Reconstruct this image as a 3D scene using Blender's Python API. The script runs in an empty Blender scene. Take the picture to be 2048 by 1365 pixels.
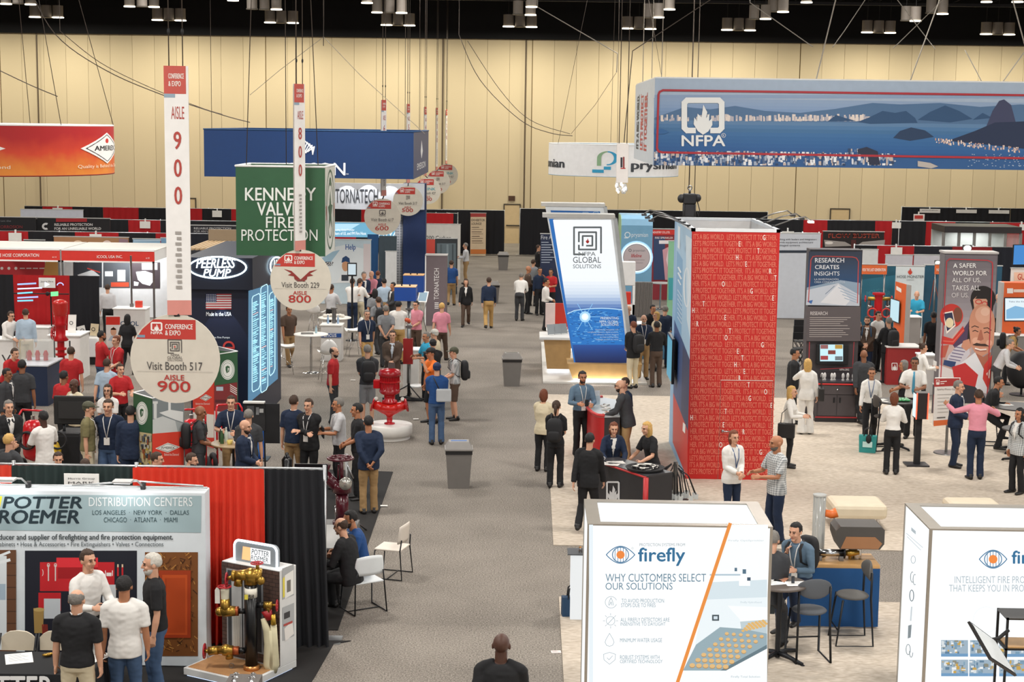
import bpy,bmesh,math,random
from mathutils import Vector,Matrix,noise
from mathutils.geometry import tessellate_polygon
R=math.radians
S=bpy.context.scene
COL=S.collection
rnd=random.Random(7)
# ---------------------------------------------------------------- camera
F,CX,CY=3200.0,1024.0,682.5
EYE=Vector((0,0,6.9))
psi,pit,rol=math.atan(32/F),math.atan(437.5/F),0.0135
fw=Vector((-math.sin(psi)*math.cos(pit),math.cos(psi)*math.cos(pit),-math.sin(pit)))
rt0=Vector((math.cos(psi),math.sin(psi),0))
up0=rt0.cross(fw)
RT=(rt0*math.cos(rol)+up0*math.sin(rol)).normalized()
UP=(up0*math.cos(rol)-rt0*math.sin(rol)).normalized()
cam=bpy.data.cameras.new('camera')
cam.lens=F/2048*36;cam.sensor_width=36;cam.clip_start=.1;cam.clip_end=400
co=bpy.data.objects.new('camera',cam);COL.objects.link(co)
m3=Matrix((RT,UP,-fw)).transposed()
co.matrix_world=Matrix.Translation(EYE)@m3.to_4x4()
S.camera=co
# ---------------------------------------------------------------- world, exposure
S.view_settings.view_transform='Standard';S.view_settings.look='None'
S.view_settings.exposure=0.1;S.view_settings.gamma=1;S.view_settings.use_curve_mapping=False
S.cycles.max_bounces=5;S.cycles.diffuse_bounces=3;S.cycles.glossy_bounces=3
S.cycles.transparent_max_bounces=6;S.cycles.caustics_reflective=False;S.cycles.caustics_refractive=False
W=bpy.data.worlds.new('fill_ambient');S.world=W;W.use_nodes=True  # ambient added as frontal fill, entering by the open near end
W.node_tree.nodes['Background'].inputs[0].default_value=(1,.97,.94,1)
W.node_tree.nodes['Background'].inputs[1].default_value=0.45
# ---------------------------------------------------------------- the hall's high-bay lamps (diffused, above the floor), plus two added far rows
def area(x,y,z,size,power,col=(1,.96,.905)):
 l=bpy.data.lights.new('high_bay_light','AREA');l.shape='DISK';l.size=size;l.energy=power;l.color=col
 o=bpy.data.objects.new('high_bay_light',l);o.location=(x,y,z);COL.objects.link(o)
for ix,x in enumerate((-27,-16,-5.5,5.5,16,27)):
 for y in(4,15,26,37,48):
  if abs(x)>20 and y<20:continue
  area(x,y,11.2,2.2,640)
for y,z in((59,12.8),(70,13.7)):  # extra rows added out of view to brighten the far banners
 for x in(-26,-15.5,-5,5,15.5,26):area(x,y,z,2.2,560)
# ---------------------------------------------------------------- pixel <-> place
def ray(px,py):
 return(fw*F+RT*(px-CX)-UP*(py-CY)).normalized()
def at(px,py,Y):
 d=ray(px,py);return EYE+d*(Y/d.y)
def fl(px,py,z=0.0):
 d=ray(px,py);return EYE+d*((z-EYE.z)/d.z)
def rect(x0,y0,x1,y1,Y):
 xm,ym=(x0+x1)/2,(y0+y1)/2
 return at(x0,ym,Y).x,at(x1,ym,Y).x,at(xm,y1,Y).z,at(xm,y0,Y).z
# ---------------------------------------------------------------- materials
def lin(h):
 if isinstance(h,str):
  h=h.lstrip('#');c=[int(h[i:i+2],16)/255 for i in(0,2,4)]
 else:c=list(h)
 return tuple(((v+.055)/1.055)**2.4 if v>.04045 else v/12.92 for v in c)+(1,)
_mc={}
def M(col,rough=.6,metal=0,emit=0,var=.08,sc=6,bump=0,alpha=1,trans=0,name='surface'):
 k=(col,rough,metal,emit,var,sc,bump,alpha,trans)
 if k in _mc:return _mc[k]
 m=bpy.data.materials.new(name);m.use_nodes=True;nt=m.node_tree;N,L=nt.nodes,nt.links
 b=N['Principled BSDF'];c=lin(col)
 b.inputs['Base Color'].default_value=c;b.inputs['Roughness'].default_value=rough
 b.inputs['Metallic'].default_value=metal
 if alpha<1:b.inputs['Alpha'].default_value=alpha
 if trans:b.inputs['Transmission Weight'].default_value=trans
 if emit:
  b.inputs['Emission Color'].default_value=c;b.inputs['Base Color'].default_value=tuple(v*.12 for v in c[:3])+(1,);b.inputs['Emission Strength'].default_value=emit
 if var or bump:
  t=N.new('ShaderNodeTexCoord');n=N.new('ShaderNodeTexNoise');n.inputs['Scale'].default_value=sc
  n.inputs['Detail'].default_value=3
  L.new(t.outputs['Object'],n.inputs['Vector'])
  if var:
   h=N.new('ShaderNodeHueSaturation');h.inputs['Color'].default_value=c
   mr=N.new('ShaderNodeMapRange');mr.inputs[3].default_value=1-var;mr.inputs[4].default_value=1+var
   L.new(n.outputs['Fac'],mr.inputs[0]);L.new(mr.outputs[0],h.inputs['Value']);L.new(h.outputs[0],b.inputs['Base Color'])
  if bump:
   bp=N.new('ShaderNodeBump');bp.inputs['Strength'].default_value=bump;bp.inputs['Distance'].default_value=.02
   L.new(n.outputs['Fac'],bp.inputs['Height']);L.new(bp.outputs[0],b.inputs['Normal'])
 _mc[k]=m;return m
def E(col,s=1.0):return M(col,emit=s,var=0)
CH=dict(rough=.22,metal=1)
# ---------------------------------------------------------------- mesh collector
class MB:
 def __init__(s):s.v=[];s.f=[];s.m=[];s.sm=[];s.mats=[]
 def mi(s,mat):
  if mat not in s.mats:s.mats.append(mat)
  return s.mats.index(mat)
 def add(s,vs,fs,mat,smooth=False):
  o=len(s.v);s.v+=[Vector(v)for v in vs];i=s.mi(mat)
  for f in fs:s.f.append([o+k for k in f]);s.m.append(i);s.sm.append(smooth)
  return s
 def box(s,x0,x1,y0,y1,z0,z1,mat,bv=0.0,top=None):
  if bv>0:
   bm=bmesh.new();bmesh.ops.create_cube(bm,size=1)
   for v in bm.verts:v.co=Vector(((x0+x1)/2+v.co.x*(x1-x0),(y0+y1)/2+v.co.y*(y1-y0),(z0+z1)/2+v.co.z*(z1-z0)))
   bmesh.ops.bevel(bm,geom=bm.edges[:],offset=min(bv,.49*min(abs(x1-x0),abs(y1-y0),abs(z1-z0))),segments=2,affect='EDGES',profile=.5)
   return s.bm(bm,mat)
  vs=[(x,y,z)for z in(z0,z1)for y in(y0,y1)for x in(x0,x1)]
  fs=[(0,2,3,1),(4,5,7,6),(0,1,5,4),(2,6,7,3),(0,4,6,2),(1,3,7,5)]
  s.add(vs,fs[:1]+fs[2:]if top else fs,mat)
  if top:s.add(vs[4:],[(0,1,3,2)],top)
  return s
 def bm(s,bm,mat,smooth=False):
  bm.verts.ensure_lookup_table()
  for i,v in enumerate(bm.verts):v.index=i
  s.add([v.co.copy()for v in bm.verts],[[v.index for v in f.verts]for f in bm.faces],mat,smooth);bm.free();return s
 def tube(s,pts,r,mat,n=8,cap=True,ry=None,side=None):
  pts=[Vector(p)for p in pts];k=len(pts)
  rs=r if isinstance(r,(list,tuple))else[r]*k
  ys=ry if isinstance(ry,(list,tuple))else([ry]*k if ry else rs)
  vs,fs=[],[];ref=Vector(side)if side else None
  for i,p in enumerate(pts):
   d=((pts[min(i+1,k-1)]-p).normalized()+(p-pts[max(i-1,0)]).normalized())
   if d.length<1e-6:d=Vector((0,0,1))
   d.normalize()
   if ref is None:ref=Vector((1,0,0))if abs(d.x)<.8 else Vector((0,1,0))
   a=(ref-d*ref.dot(d)).normalized();b=d.cross(a);ref=a
   for j in range(n):
    t=2*math.pi*j/n;vs.append(p+a*math.cos(t)*rs[i]+b*math.sin(t)*ys[i])
  for i in range(k-1):
   for j in range(n):fs.append((i*n+j,i*n+(j+1)%n,(i+1)*n+(j+1)%n,(i+1)*n+j))
  if cap:fs+=[tuple(range(n))[::-1],tuple((k-1)*n+j for j in range(n))]
  return s.add(vs,fs,mat,True)
 def cyl(s,c,r,z0,z1,mat,n=24,r2=None):return s.lathe([(r,z0),(r2 if r2 is not None else r,z1)],mat,c,n)
 def lathe(s,prof,mat,c=(0,0),n=24,smooth=True,cap=True):
  vs,fs=[],[]
  for(r,z)in prof:
   for j in range(n):
    t=2*math.pi*j/n;vs.append((c[0]+r*math.cos(t),c[1]+r*math.sin(t),z))
  for i in range(len(prof)-1):
   for j in range(n):fs.append((i*n+j,i*n+(j+1)%n,(i+1)*n+(j+1)%n,(i+1)*n+j))
  s.add(vs,fs,mat,smooth)
  if cap:
   b=(len(prof)-1)*n
   s.add(vs[:n],[tuple(range(n))[::-1]],mat);s.add(vs[b:],[tuple(range(n))],mat)
  return s
 def ell(s,c,r,mat,nu=16,nv=10,fn=None,rot=None):
  c=Vector(c);vs,fs=[],[]
  for i in range(nv+1):
   ph=math.pi*i/nv
   for j in range(nu):
    t=2*math.pi*j/nu
    d=Vector((math.sin(ph)*math.cos(t),math.sin(ph)*math.sin(t),math.cos(ph)))
    q=Vector((d.x*r[0],d.y*r[1],d.z*r[2]))
    if fn:q=fn(d,q)
    if rot:q=rot@q
    vs.append(c+q)
  for i in range(nv):
   for j in range(nu):fs.append((i*nu+j,(i+1)*nu+j,(i+1)*nu+(j+1)%nu,i*nu+(j+1)%nu))
  return s.add(vs,fs,mat,True)
 def prism(s,poly,d0,d1,mat,ax='y'):
  # polygon in the plane across an axis, thickened along it
  n=len(poly)
  def P(a,b,d):return(a,d,b)if ax=='y'else((d,a,b)if ax=='x'else(a,b,d))
  vs=[P(a,b,d0)for a,b in poly]+[P(a,b,d1)for a,b in poly]
  tr=tessellate_polygon([[Vector((a,b,0))for a,b in poly]])
  fs=[t for t in tr]+[tuple(k+n for k in t)for t in tr]+[(i,(i+1)%n,n+(i+1)%n,n+i)for i in range(n)]
  return s.add(vs,fs,mat)
 def ring(s,c,R0,r,mat,ax='z',n=24,m=8):
  def P(a,b,d):return(c[0]+a,c[1]+b,c[2]+d)if ax=='z'else((c[0]+a,c[1]+d,c[2]+b)if ax=='y'else(c[0]+d,c[1]+a,c[2]+b))
  vs,fs=[],[]
  for i in range(n):
   t=2*math.pi*i/n
   for j in range(m):
    u=2*math.pi*j/m;q=R0+r*math.cos(u)
    vs.append(P(q*math.cos(t),q*math.sin(t),r*math.sin(u)))
  for i in range(n):
   for j in range(m):fs.append((i*m+j,((i+1)%n)*m+j,((i+1)%n)*m+(j+1)%m,i*m+(j+1)%m))
  return s.add(vs,fs,mat,True)
 def wheel(s,c,R0,mat,ax='z',sp=5):
  # hand wheel: rim, hub and spokes
  s.ring(c,R0,R0*.1,mat,ax,20,6)
  for i in range(sp):
   t=2*math.pi*i/sp;a,b=math.cos(t)*R0,math.sin(t)*R0
   q=(a,b,0)if ax=='z'else((a,0,b)if ax=='y'else(0,a,b))
   s.tube([c,Vector(c)+Vector(q)],R0*.09,mat,6)
  s.ell(c,(R0*.2,)*3,mat,8,6);return s
 def mesh(s,name):
  me=bpy.data.meshes.new(name);me.from_pydata([tuple(v)for v in s.v],[],s.f)
  for m in s.mats:me.materials.append(m)
  me.polygons.foreach_set('material_index',s.m);me.polygons.foreach_set('use_smooth',s.sm)
  return me
 def build(s,name,parent=None,world=False,fix=True):
  if world and parent is not None:
   mi=parent.matrix_basis.inverted()
   if parent.parent:mi=mi@parent.parent.matrix_basis.inverted()
   s.v=[mi@v for v in s.v]
  me=s.mesh(name)
  if fix:
   bm=bmesh.new();bm.from_mesh(me);bmesh.ops.recalc_face_normals(bm,faces=bm.faces[:]);bm.to_mesh(me);bm.free()
  o=bpy.data.objects.new(name,me);COL.objects.link(o)
  if parent is not None:o.parent=parent
  return o
def tag(o,label=None,cat=None,group=None,kind=None):
 if label:o['label']=label
 if cat:o['category']=cat;o['kind']='thing'
 if group:o['group']=group
 if kind:o['kind']=kind
 return o
def T(name,label,cat,loc=(0,0,0),rz=0.0,group=None):
 o=bpy.data.objects.new(name,None);COL.objects.link(o);o.empty_display_size=.1
 o.location=loc;o.rotation_euler=(0,0,rz)
 o.matrix_basis=Matrix.Translation(Vector(loc))@Matrix.Rotation(rz,4,'Z')
 return tag(o,label,cat,group)
_kids={}
def kids(o):return[c for c in COL.objects if c.parent==o]
def dup(root,loc,rz=0.0,label=None,group=None,sc=None,ks=None):
 r=root.copy();COL.objects.link(r);r.location=loc;r.rotation_euler=(0,0,rz)
 if sc:r.scale=sc
 if label:r['label']=label
 if group:r['group']=group
 for ch in(ks or kids(root)):
  c=ch.copy();COL.objects.link(c);c.parent=r
  for g in kids(ch):
   d=g.copy();COL.objects.link(d);d.parent=c
 return r
def struct(o,label=None):o['kind']='structure';return tag(o,label)
# ---------------------------------------------------------------- lettering: glyph outlines laid out by hand
_gl={}
def _glyphs():
 chars=''.join(chr(i)for i in range(33,127))+'\u00d3\u00ae\u2122\u2022\u00b7'
 dg=None;tmp=[]
 def mk(body,off):
  c=bpy.data.curves.new('g','FONT');c.body=body;c.size=1;c.resolution_u=3;c.offset=off;c.fill_mode='FRONT'
  o=bpy.data.objects.new('g',c);COL.objects.link(o);tmp.append(o);return o
 for w,off in((0,0.0),):
  obs=[(ch,mk(ch,off),mk('.'+ch+'.',0))for ch in chars];dot=mk('..',0);sp=mk('. .',0)
  dg=bpy.context.evaluated_depsgraph_get()
  def get(o):
   me=o.evaluated_get(dg).to_mesh();v=[(p.co.x,p.co.y)for p in me.vertices];f=[tuple(p.vertices)for p in me.polygons];return v,f
  def wid(o):
   v,_=get(o);return(max(p[0]for p in v)-min(p[0]for p in v))if v else 0
  w0=wid(dot);_gl[(' ',w)]=([],[],wid(sp)-w0)
  for ch,a,b in obs:
   v,f=get(a);_gl[(ch,w)]=(v,f,wid(b)-w0)
 for o in tmp:
  c=o.data;bpy.data.objects.remove(o);bpy.data.curves.remove(c)
_glyphs()
def text2d(s,bold=0,track=0.0):
 V,Fc,x=[],[],0.0
 for ch in s:
  v,f,a=_gl.get((ch,0),_gl[(' ',0)]);o=len(V)
  V+=[(x+p[0],p[1])for p in v];Fc+=[tuple(o+k for k in t)for t in f];x+=a+track
 return V,Fc
# ---------------------------------------------------------------- printed panels: flat artwork on a real plane, measured off the photograph
class Panel:
 def __init__(s,o,u,w=(0,0,1)):
  s.o=Vector(o);s.u=Vector(u).normalized();s.w=Vector(w).normalized();s.n=s.u.cross(s.w)
  if s.n.dot(EYE-s.o)<0:s.n=-s.n
 def ab(s,px,py):
  d=ray(px,py);t=(s.o-EYE).dot(s.n)/d.dot(s.n);q=EYE+d*t-s.o
  return q.dot(s.u),q.dot(s.w)
 def P(s,a,b,off):return s.o+s.u*a+s.w*b+s.n*off
class UV(Panel):
 # same, but items are given as 0..W across and 0..H down a face whose top left corner is o
 def __init__(s,o,u,w,n,sx,sy):
  s.o=Vector(o);s.u=Vector(u);s.w=Vector(w);s.n=Vector(n);s.sx=sx;s.sy=sy
 def ab(s,px,py):return px*s.sx,-py*s.sy
def front(Y):return Panel((0,Y,0),(1,0,0))
def ellp(cx,cy,rx,ry,n=28,a0=0,a1=360):
 return[(cx+rx*math.cos(R(a0+(a1-a0)*i/n)),cy+ry*math.sin(R(a0+(a1-a0)*i/n)))for i in range(n+(0 if a1-a0==360 else 1))]
def art(pl,items,name='artwork',parent=None,off=.004,step=.0006,emit=0,rough=.5,bend=None):
 mb=MB();k=0
 for it in items:
  ty,col=it[0],it[1];d=off+step*k;k+=1
  mat=col if not isinstance(col,str)else(E(col,emit)if emit else M(col,rough,var=.03,sc=3))
  if ty=='t':
   _,_,s,x0,y0,x1,y1=it[:7];bold=it[7]if len(it)>7 else 0;sh=it[8]if len(it)>8 else 0
   V,Fc=text2d(s,bold)
   if not V:continue
   if sh:V=[(x+sh*y,y)for x,y in V]
   a0,a1=min(p[0]for p in V),max(p[0]for p in V);b0,b1=min(p[1]for p in V),max(p[1]for p in V)
   A,B,C=pl.ab(x0,y1),pl.ab(x1,y1),pl.ab(x0,y0)
   vs=[]
   for x,y in V:
    p,q=(x-a0)/max(a1-a0,1e-6),(y-b0)/max(b1-b0,1e-6)
    vs.append((A[0]+(B[0]-A[0])*p+(C[0]-A[0])*q,A[1]+(B[1]-A[1])*p+(C[1]-A[1])*q))
   polys=[(vs,Fc)]
   if bold:
    hh=abs(C[1]-A[1])*.024*bold;polys+=[([(x+hh*1.5,y)for x,y in vs],Fc),([(x+hh*.75,y+hh*.6)for x,y in vs],Fc),([(x+hh*.75,y-hh*.6)for x,y in vs],Fc)]
  else:
   if ty=='p':pts=[list(it[2])]
   elif ty=='r':_,_,x0,y0,x1,y1=it;pts=[[(x0,y0),(x1,y0),(x1,y1),(x0,y1)]]
   elif ty=='e':pts=[ellp(*it[2:6])]
   elif ty=='l':
    w=it[3]/2;pts=[]
    for(ax,ay),(bx,by)in zip(it[2],it[2][1:]):
     L_=math.hypot(bx-ax,by-ay)or 1;nx,ny=-(by-ay)/L_*w,(bx-ax)/L_*w;ex,ey=(bx-ax)/L_*w*.5,(by-ay)/L_*w*.5
     pts.append([(ax+nx-ex,ay+ny-ey),(bx+nx+ex,by+ny+ey),(bx-nx+ex,by-ny+ey),(ax-nx-ex,ay-ny-ey)])
   elif ty=='o':
    _,_,cx,cy,rx,ry,w=it[:7];a0,a1=it[7:9]if len(it)>8 else(0,360)
    o_,i_=ellp(cx,cy,rx,ry,32,a0,a1-.001),ellp(cx,cy,rx-w,ry-w,32,a0,a1-.001)
    pts=[[o_[j],o_[j+1],i_[j+1],i_[j]]for j in range(32)]
   polys=[]
   for q in pts:
    ab=[pl.ab(*p)for p in q]
    fs=[(0,1,2,3)]if len(ab)==4 and ty!='p'else[tuple(t)for t in tessellate_polygon([[Vector((a,b,0))for a,b in ab]])]
    polys.append((ab,fs))
  for lay,(ab,fs)in enumerate(polys):
   if ty in 'lt'and len(polys)>1:d=off+step*(k-1)+max(step*.2,.0002)*(lay%(3 if ty=='l'else 4))
   if bend:
    for _ in range(5):
     nf=[]
     for f in(g for t in fs for g in([t]if len(t)==3 else[(t[0],t[1],t[2]),(t[0],t[2],t[3])])):
      e=[(abs(ab[f[i]][0]-ab[f[(i+1)%3]][0]),i)for i in range(3)];L_,i=max(e)
      if L_>4:
       a,b,c=f[i],f[(i+1)%3],f[(i+2)%3];ab.append(((ab[a][0]+ab[b][0])/2,(ab[a][1]+ab[b][1])/2));m=len(ab)-1;nf+=[(a,m,c),(m,b,c)]
      else:nf.append(f)
     fs=nf
   mb.add([bend(a,b,d)if bend else pl.P(a,b,d)for a,b in ab],fs,mat)
 if not mb.v:return None
 o=mb.build(name,parent,world=True,fix=False)
 return o
def rrect(x0,y0,x1,y1,r,n=6):
 p=[]
 for cx,cy,a in((x1-r,y1-r,0),(x0+r,y1-r,90),(x0+r,y0+r,180),(x1-r,y0+r,270)):
  p+=[(cx+r*math.cos(R(a+90*i/n)),cy+r*math.sin(R(a+90*i/n)))for i in range(n+1)]
 return p
def closed(p):return p+[p[0]]
def flame(cx,cy,s):
 # stylised flame mark, s = half height
 P=[(0,1),(-.35,.75),(-.62,.3),(-.58,-.15),(-.4,.1),(-.36,-.4),(-.1,-.15),(.02,-1),(.28,-.5),(.2,-.1),(.42,-.4),(.4,.1),(.6,-.1),(.62,.35),(.35,.78)]
 return[(cx+x*s,cy+y*s)for x,y in P]
# ================================================================ setting
def nodes_mat(name):
 m=bpy.data.materials.new(name);m.use_nodes=True;return m,m.node_tree.nodes,m.node_tree.links,m.node_tree.nodes['Principled BSDF']
def carpet(name,c1,c2,fine=55,big=1.2,band=True,contrast=.5,stretch=1.0):
 m,N,L,b=nodes_mat(name);b.inputs['Roughness'].default_value=.95;b.inputs['Specular IOR Level'].default_value=.1
 t=N.new('ShaderNodeTexCoord');mp=N.new('ShaderNodeMapping');L.new(t.outputs['Object'],mp.inputs[0]);mp.inputs['Scale'].default_value=(1,stretch,1)
 n1=N.new('ShaderNodeTexNoise');n1.inputs['Scale'].default_value=fine;n1.inputs['Detail'].default_value=2
 n2=N.new('ShaderNodeTexNoise');n2.inputs['Scale'].default_value=big;n2.inputs['Detail'].default_value=4
 L.new(mp.outputs[0],n1.inputs[0]);L.new(mp.outputs[0],n2.inputs[0])
 ad=N.new('ShaderNodeMath');ad.operation='MULTIPLY_ADD';ad.inputs[1].default_value=.35
 L.new(n2.outputs['Fac'],ad.inputs[0])
 m1=N.new('ShaderNodeMapRange');m1.inputs[1].default_value=.3;m1.inputs[2].default_value=.7;m1.inputs[4].default_value=.65;L.new(n1.outputs['Fac'],m1.inputs[0]);L.new(m1.outputs[0],ad.inputs[2])
 rp=N.new('ShaderNodeMix');rp.data_type='RGBA';rp.inputs[6].default_value=lin(c1);rp.inputs[7].default_value=lin(c2)
 L.new(ad.outputs[0],rp.inputs[0]);out=rp.outputs[2]
 if band:
  # carpet rolls laid across the hall, each with its own pile direction
  sx=N.new('ShaderNodeSeparateXYZ');L.new(t.outputs['Object'],sx.inputs[0])
  mu=N.new('ShaderNodeMath');mu.operation='MULTIPLY';mu.inputs[1].default_value=1/3.05;L.new(sx.outputs[1],mu.inputs[0])
  fl_=N.new('ShaderNodeMath');fl_.operation='FLOOR';L.new(mu.outputs[0],fl_.inputs[0])
  wn=N.new('ShaderNodeTexWhiteNoise');wn.noise_dimensions='1D';L.new(fl_.outputs[0],wn.inputs['W'])
  mr=N.new('ShaderNodeMapRange');mr.inputs[3].default_value=.86;mr.inputs[4].default_value=1.1;L.new(wn.outputs['Value'],mr.inputs[0])
  h=N.new('ShaderNodeHueSaturation');L.new(out,h.inputs['Color']);L.new(mr.outputs[0],h.inputs['Value']);out=h.outputs[0]
 L.new(out,b.inputs['Base Color'])
 bp=N.new('ShaderNodeBump');bp.inputs['Strength'].default_value=.5;bp.inputs['Distance'].default_value=.01;L.new(n1.outputs['Fac'],bp.inputs['Height']);L.new(bp.outputs[0],b.inputs['Normal'])
 return m
AISLE=carpet('aisle_carpet','#45413b','#aaa197',fine=44,big=.9)
PALE=carpet('pale_carpet','#a89a89','#d6cabb',fine=9,big=1.5,band=False,stretch=2.2)
WY=92.0
struct(MB().box(-46,46,-6,WY+.3,-.2,0,AISLE).build('floor'))
# back wall of tall beige panels with fine dark seams
def wall_mat():
 m,N,L,b=nodes_mat('beige_panels');b.inputs['Roughness'].default_value=.75
 t=N.new('ShaderNodeTexCoord');s=N.new('ShaderNodeSeparateXYZ');L.new(t.outputs['Object'],s.inputs[0])
 n=N.new('ShaderNodeTexNoise');n.inputs['Scale'].default_value=.6;L.new(t.outputs['Object'],n.inputs[0])
 d=N.new('ShaderNodeMath');d.operation='MULTIPLY';d.inputs[1].default_value=1/1.262;L.new(s.outputs[0],d.inputs[0])
 fr=N.new('ShaderNodeMath');fr.operation='FLOOR';L.new(d.outputs[0],fr.inputs[0])
 wn=N.new('ShaderNodeTexWhiteNoise');wn.noise_dimensions='1D';L.new(fr.outputs[0],wn.inputs['W'])
 mr=N.new('ShaderNodeMapRange');mr.inputs[3].default_value=.95;mr.inputs[4].default_value=1.03;L.new(wn.outputs['Value'],mr.inputs[0])
 h=N.new('ShaderNodeHueSaturation');h.inputs['Color'].default_value=lin('#d4c29f');L.new(mr.outputs[0],h.inputs['Value'])
 L.new(h.outputs[0],b.inputs['Base Color']);return m
WALL=wall_mat()
ZT=11.55
mb=MB();xs=[-45.43+1.262*i for i in range(73)]
seam=M('#8d7a5a',.9)
mb.box(-46,46,WY+.05,WY+.3,0,ZT,seam)
for i,x in enumerate(xs):
 wide=.05 if i%12==0 else.007
 mb.box(x+wide,x+1.262-.007,WY,WY+.1,0,ZT,WALL)
struct(mb.build('wall_back'))
BLK=M('#0b0b0f',.9)
struct(MB().box(-46,46,WY-.4,WY+.3,ZT,16.2,BLK).build('trim_1'))
struct(MB().box(-46.3,-46,-6,WY+.3,0,16.2,WALL).build('wall_left'))
struct(MB().box(46,46.3,-6,WY+.3,0,16.2,WALL).build('wall_right'))
struct(MB().box(-46.3,46.3,-6,WY+.3,16.0,16.3,BLK).build('ceiling'))
# doors low in the back wall and the vent above one of them
DK=M('#40382c',.6)
def wall_door(n,px0,px1,pyt):
 x0,x1,_,z1=rect(px0,pyt,px1,470,WY)
 d=MB().box(x0,x1,WY-.05,WY-.004,0,z1,M('#cdb48a',.6)).build('door_%d'%n);struct(d)
 MB().box(x0-.06,x0,WY-.07,WY-.004,0,z1+.06,DK).box(x1,x1+.06,WY-.07,WY-.004,0,z1+.06,DK).box(x0,x1,WY-.07,WY-.004,z1,z1+.06,DK).build('door_frame',d)
 MB().box(x0+.1,x0+.9,WY-.1,WY-.05,1.0,1.06,M('#7d7a72',**CH)).build('push_bar',d)
wall_door(1,1009,1039,410)
wall_door(2,1661,1697,419)
wall_door(3,380,391,398)
x0,x1,z0,z1=rect(1017,392,1030,402,WY)
g=tag(MB().box(x0,x1,WY-.04,WY-.004,z0,z1,M('#4a2e20',.6)).build('wall_vent'),'small brown louvred vent high on the beige back wall','vent')
mb=MB()
for i in range(5):mb.box(x0+.03,x1-.03,WY-.06,WY-.03,z0+(i+.25)*(z1-z0)/5,z0+(i+.55)*(z1-z0)/5,M('#7a5a44',.5))
mb.build('louver',g)
for px,nm in((885,'beside the row of aisle signs'),(1050,'right of the middle of the back wall'),(79,'far left on the back wall')):
 a=at(px,250,WY).x
 tag(MB().cyl((a,WY-.12),.045,0,ZT,M('#5b4d3c',.5),10).build('conduit_pipe'),'thin dark vertical conduit pipe on beige wall '+nm,'pipe','wall conduits')
# ================================================================ ceiling lamps and things that hang
WHT=M('#f2f2f0',.5);STEEL=M('#8a8a8a',.35,1);DARK=M('#1b1b1d',.6);WIRE=M('#4a4038',.6);WIREL=M('#a8a094',.5)
RED=M('#c5281f',.5);CAN=M('#8f867d',.6)
def pendant(px,py,Y,lit,i):
 p=at(px,py,Y);w=.28;h=.66
 if Y<80:w=.235
 t=T('pendant_lamp',('lit'if lit else 'unlit')+' grey can lamp, '+i,'lamp',p,0,'can pendant lamps')
 MB().lathe([(w,.03),(w,h)],CAN,n=20).build('housing',t)
 MB().cyl((0,0),.015,h,16-p.z,M('#2a2a2a'),6).build('stem',t)
 MB().lathe([(w*1.12,0),(w*1.12,.05)],E('#fff2d8',4)if lit else M('#6d675f'),n=20).build('lens',t)
 if lit and Y>80:
  l=bpy.data.lights.new('can_light','AREA');l.shape='DISK';l.size=.5;l.energy=230;l.color=(1,.95,.8)
  o=bpy.data.objects.new('can_light',l);o.location=(p.x,p.y,p.z-.06);COL.objects.link(o)
trip=[(93,35.5),(338,41.5),(563,46.5),(796,51.5),(1040,54.5),(1278,58.5),(1477,61.3),(1757,66.3),(1995,69.8),(-145,32),(2230,73)]
names=['over the red curved banner','over the longest aisle sign','over the green box sign','over the far aisle signs','over the middle wall pipe','over the small white banner','over the flame logo','over the printed bay','over the printed mountain','beyond the left edge','beyond the right edge']
for(x,y),nm in zip(trip,names):
 for k,s in((-23,'first of three'),(0,'middle of three'),(23,'last of three')):
  pendant(x+k,y+k*.0135*1.5,88,k!=0,s+' on the wall row '+nm)
for k,(x,y,lit)in enumerate([(12,9,1),(36,8,0),(61,10,1),(259,14,1),(284,14,0),(308,15,1),(466,2,1),(504,19,0),(529,20,0),(553,20,1),(734,7,1),(754,26,1),(779,26,0),(803,27,1),(1036,30,0),(1061,31,1),(1063,15,1),(1296,36,0),(1317,36,1),(1339,20,1),(1508,39,0),(1531,39,1),(1566,25,1),(1545,24,0),(1812,42,0),(1831,43,1),(1862,27,0),(1885,29,1),(1613,6,1),(1973,5,1),(2035,5,1)]):
 pendant(x,y,(75,73.4,76.6)[k%3]+(k%2)*.5,lit,'upper tier at the top edge, number %d counting from the left'%(k+1))
for i,(y,z)in enumerate(((86,13.4),(70,14.2))):
 g=T('ceiling_beam','black lattice ceiling beam %s'%('close to the beige wall'if i==0 else 'farther from the wall'),'beam',(0,y,z))
 MB().box(-40,40,-.1,.1,.5,.65,M('#24242a')).box(-40,40,-.1,.1,-.15,0,M('#24242a')).build('chord',g)
 mb=MB()
 for k in range(40):mb.tube([(-40+2*k,0,0),(-39+2*k,0,.5),(-38+2*k,0,0)],.03,M('#24242a'),5)
 mb.build('web',g)
def cables(root,pts,top=15.9,r=.009,mat=None,spread=0):
 # each wire that holds a sign up
 for p in pts:
  MB().tube([p,(p[0]+spread*(p[0]-root.location.x),p[1],top)],r,mat or WIRE,5).build('cable',root,world=True)
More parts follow.
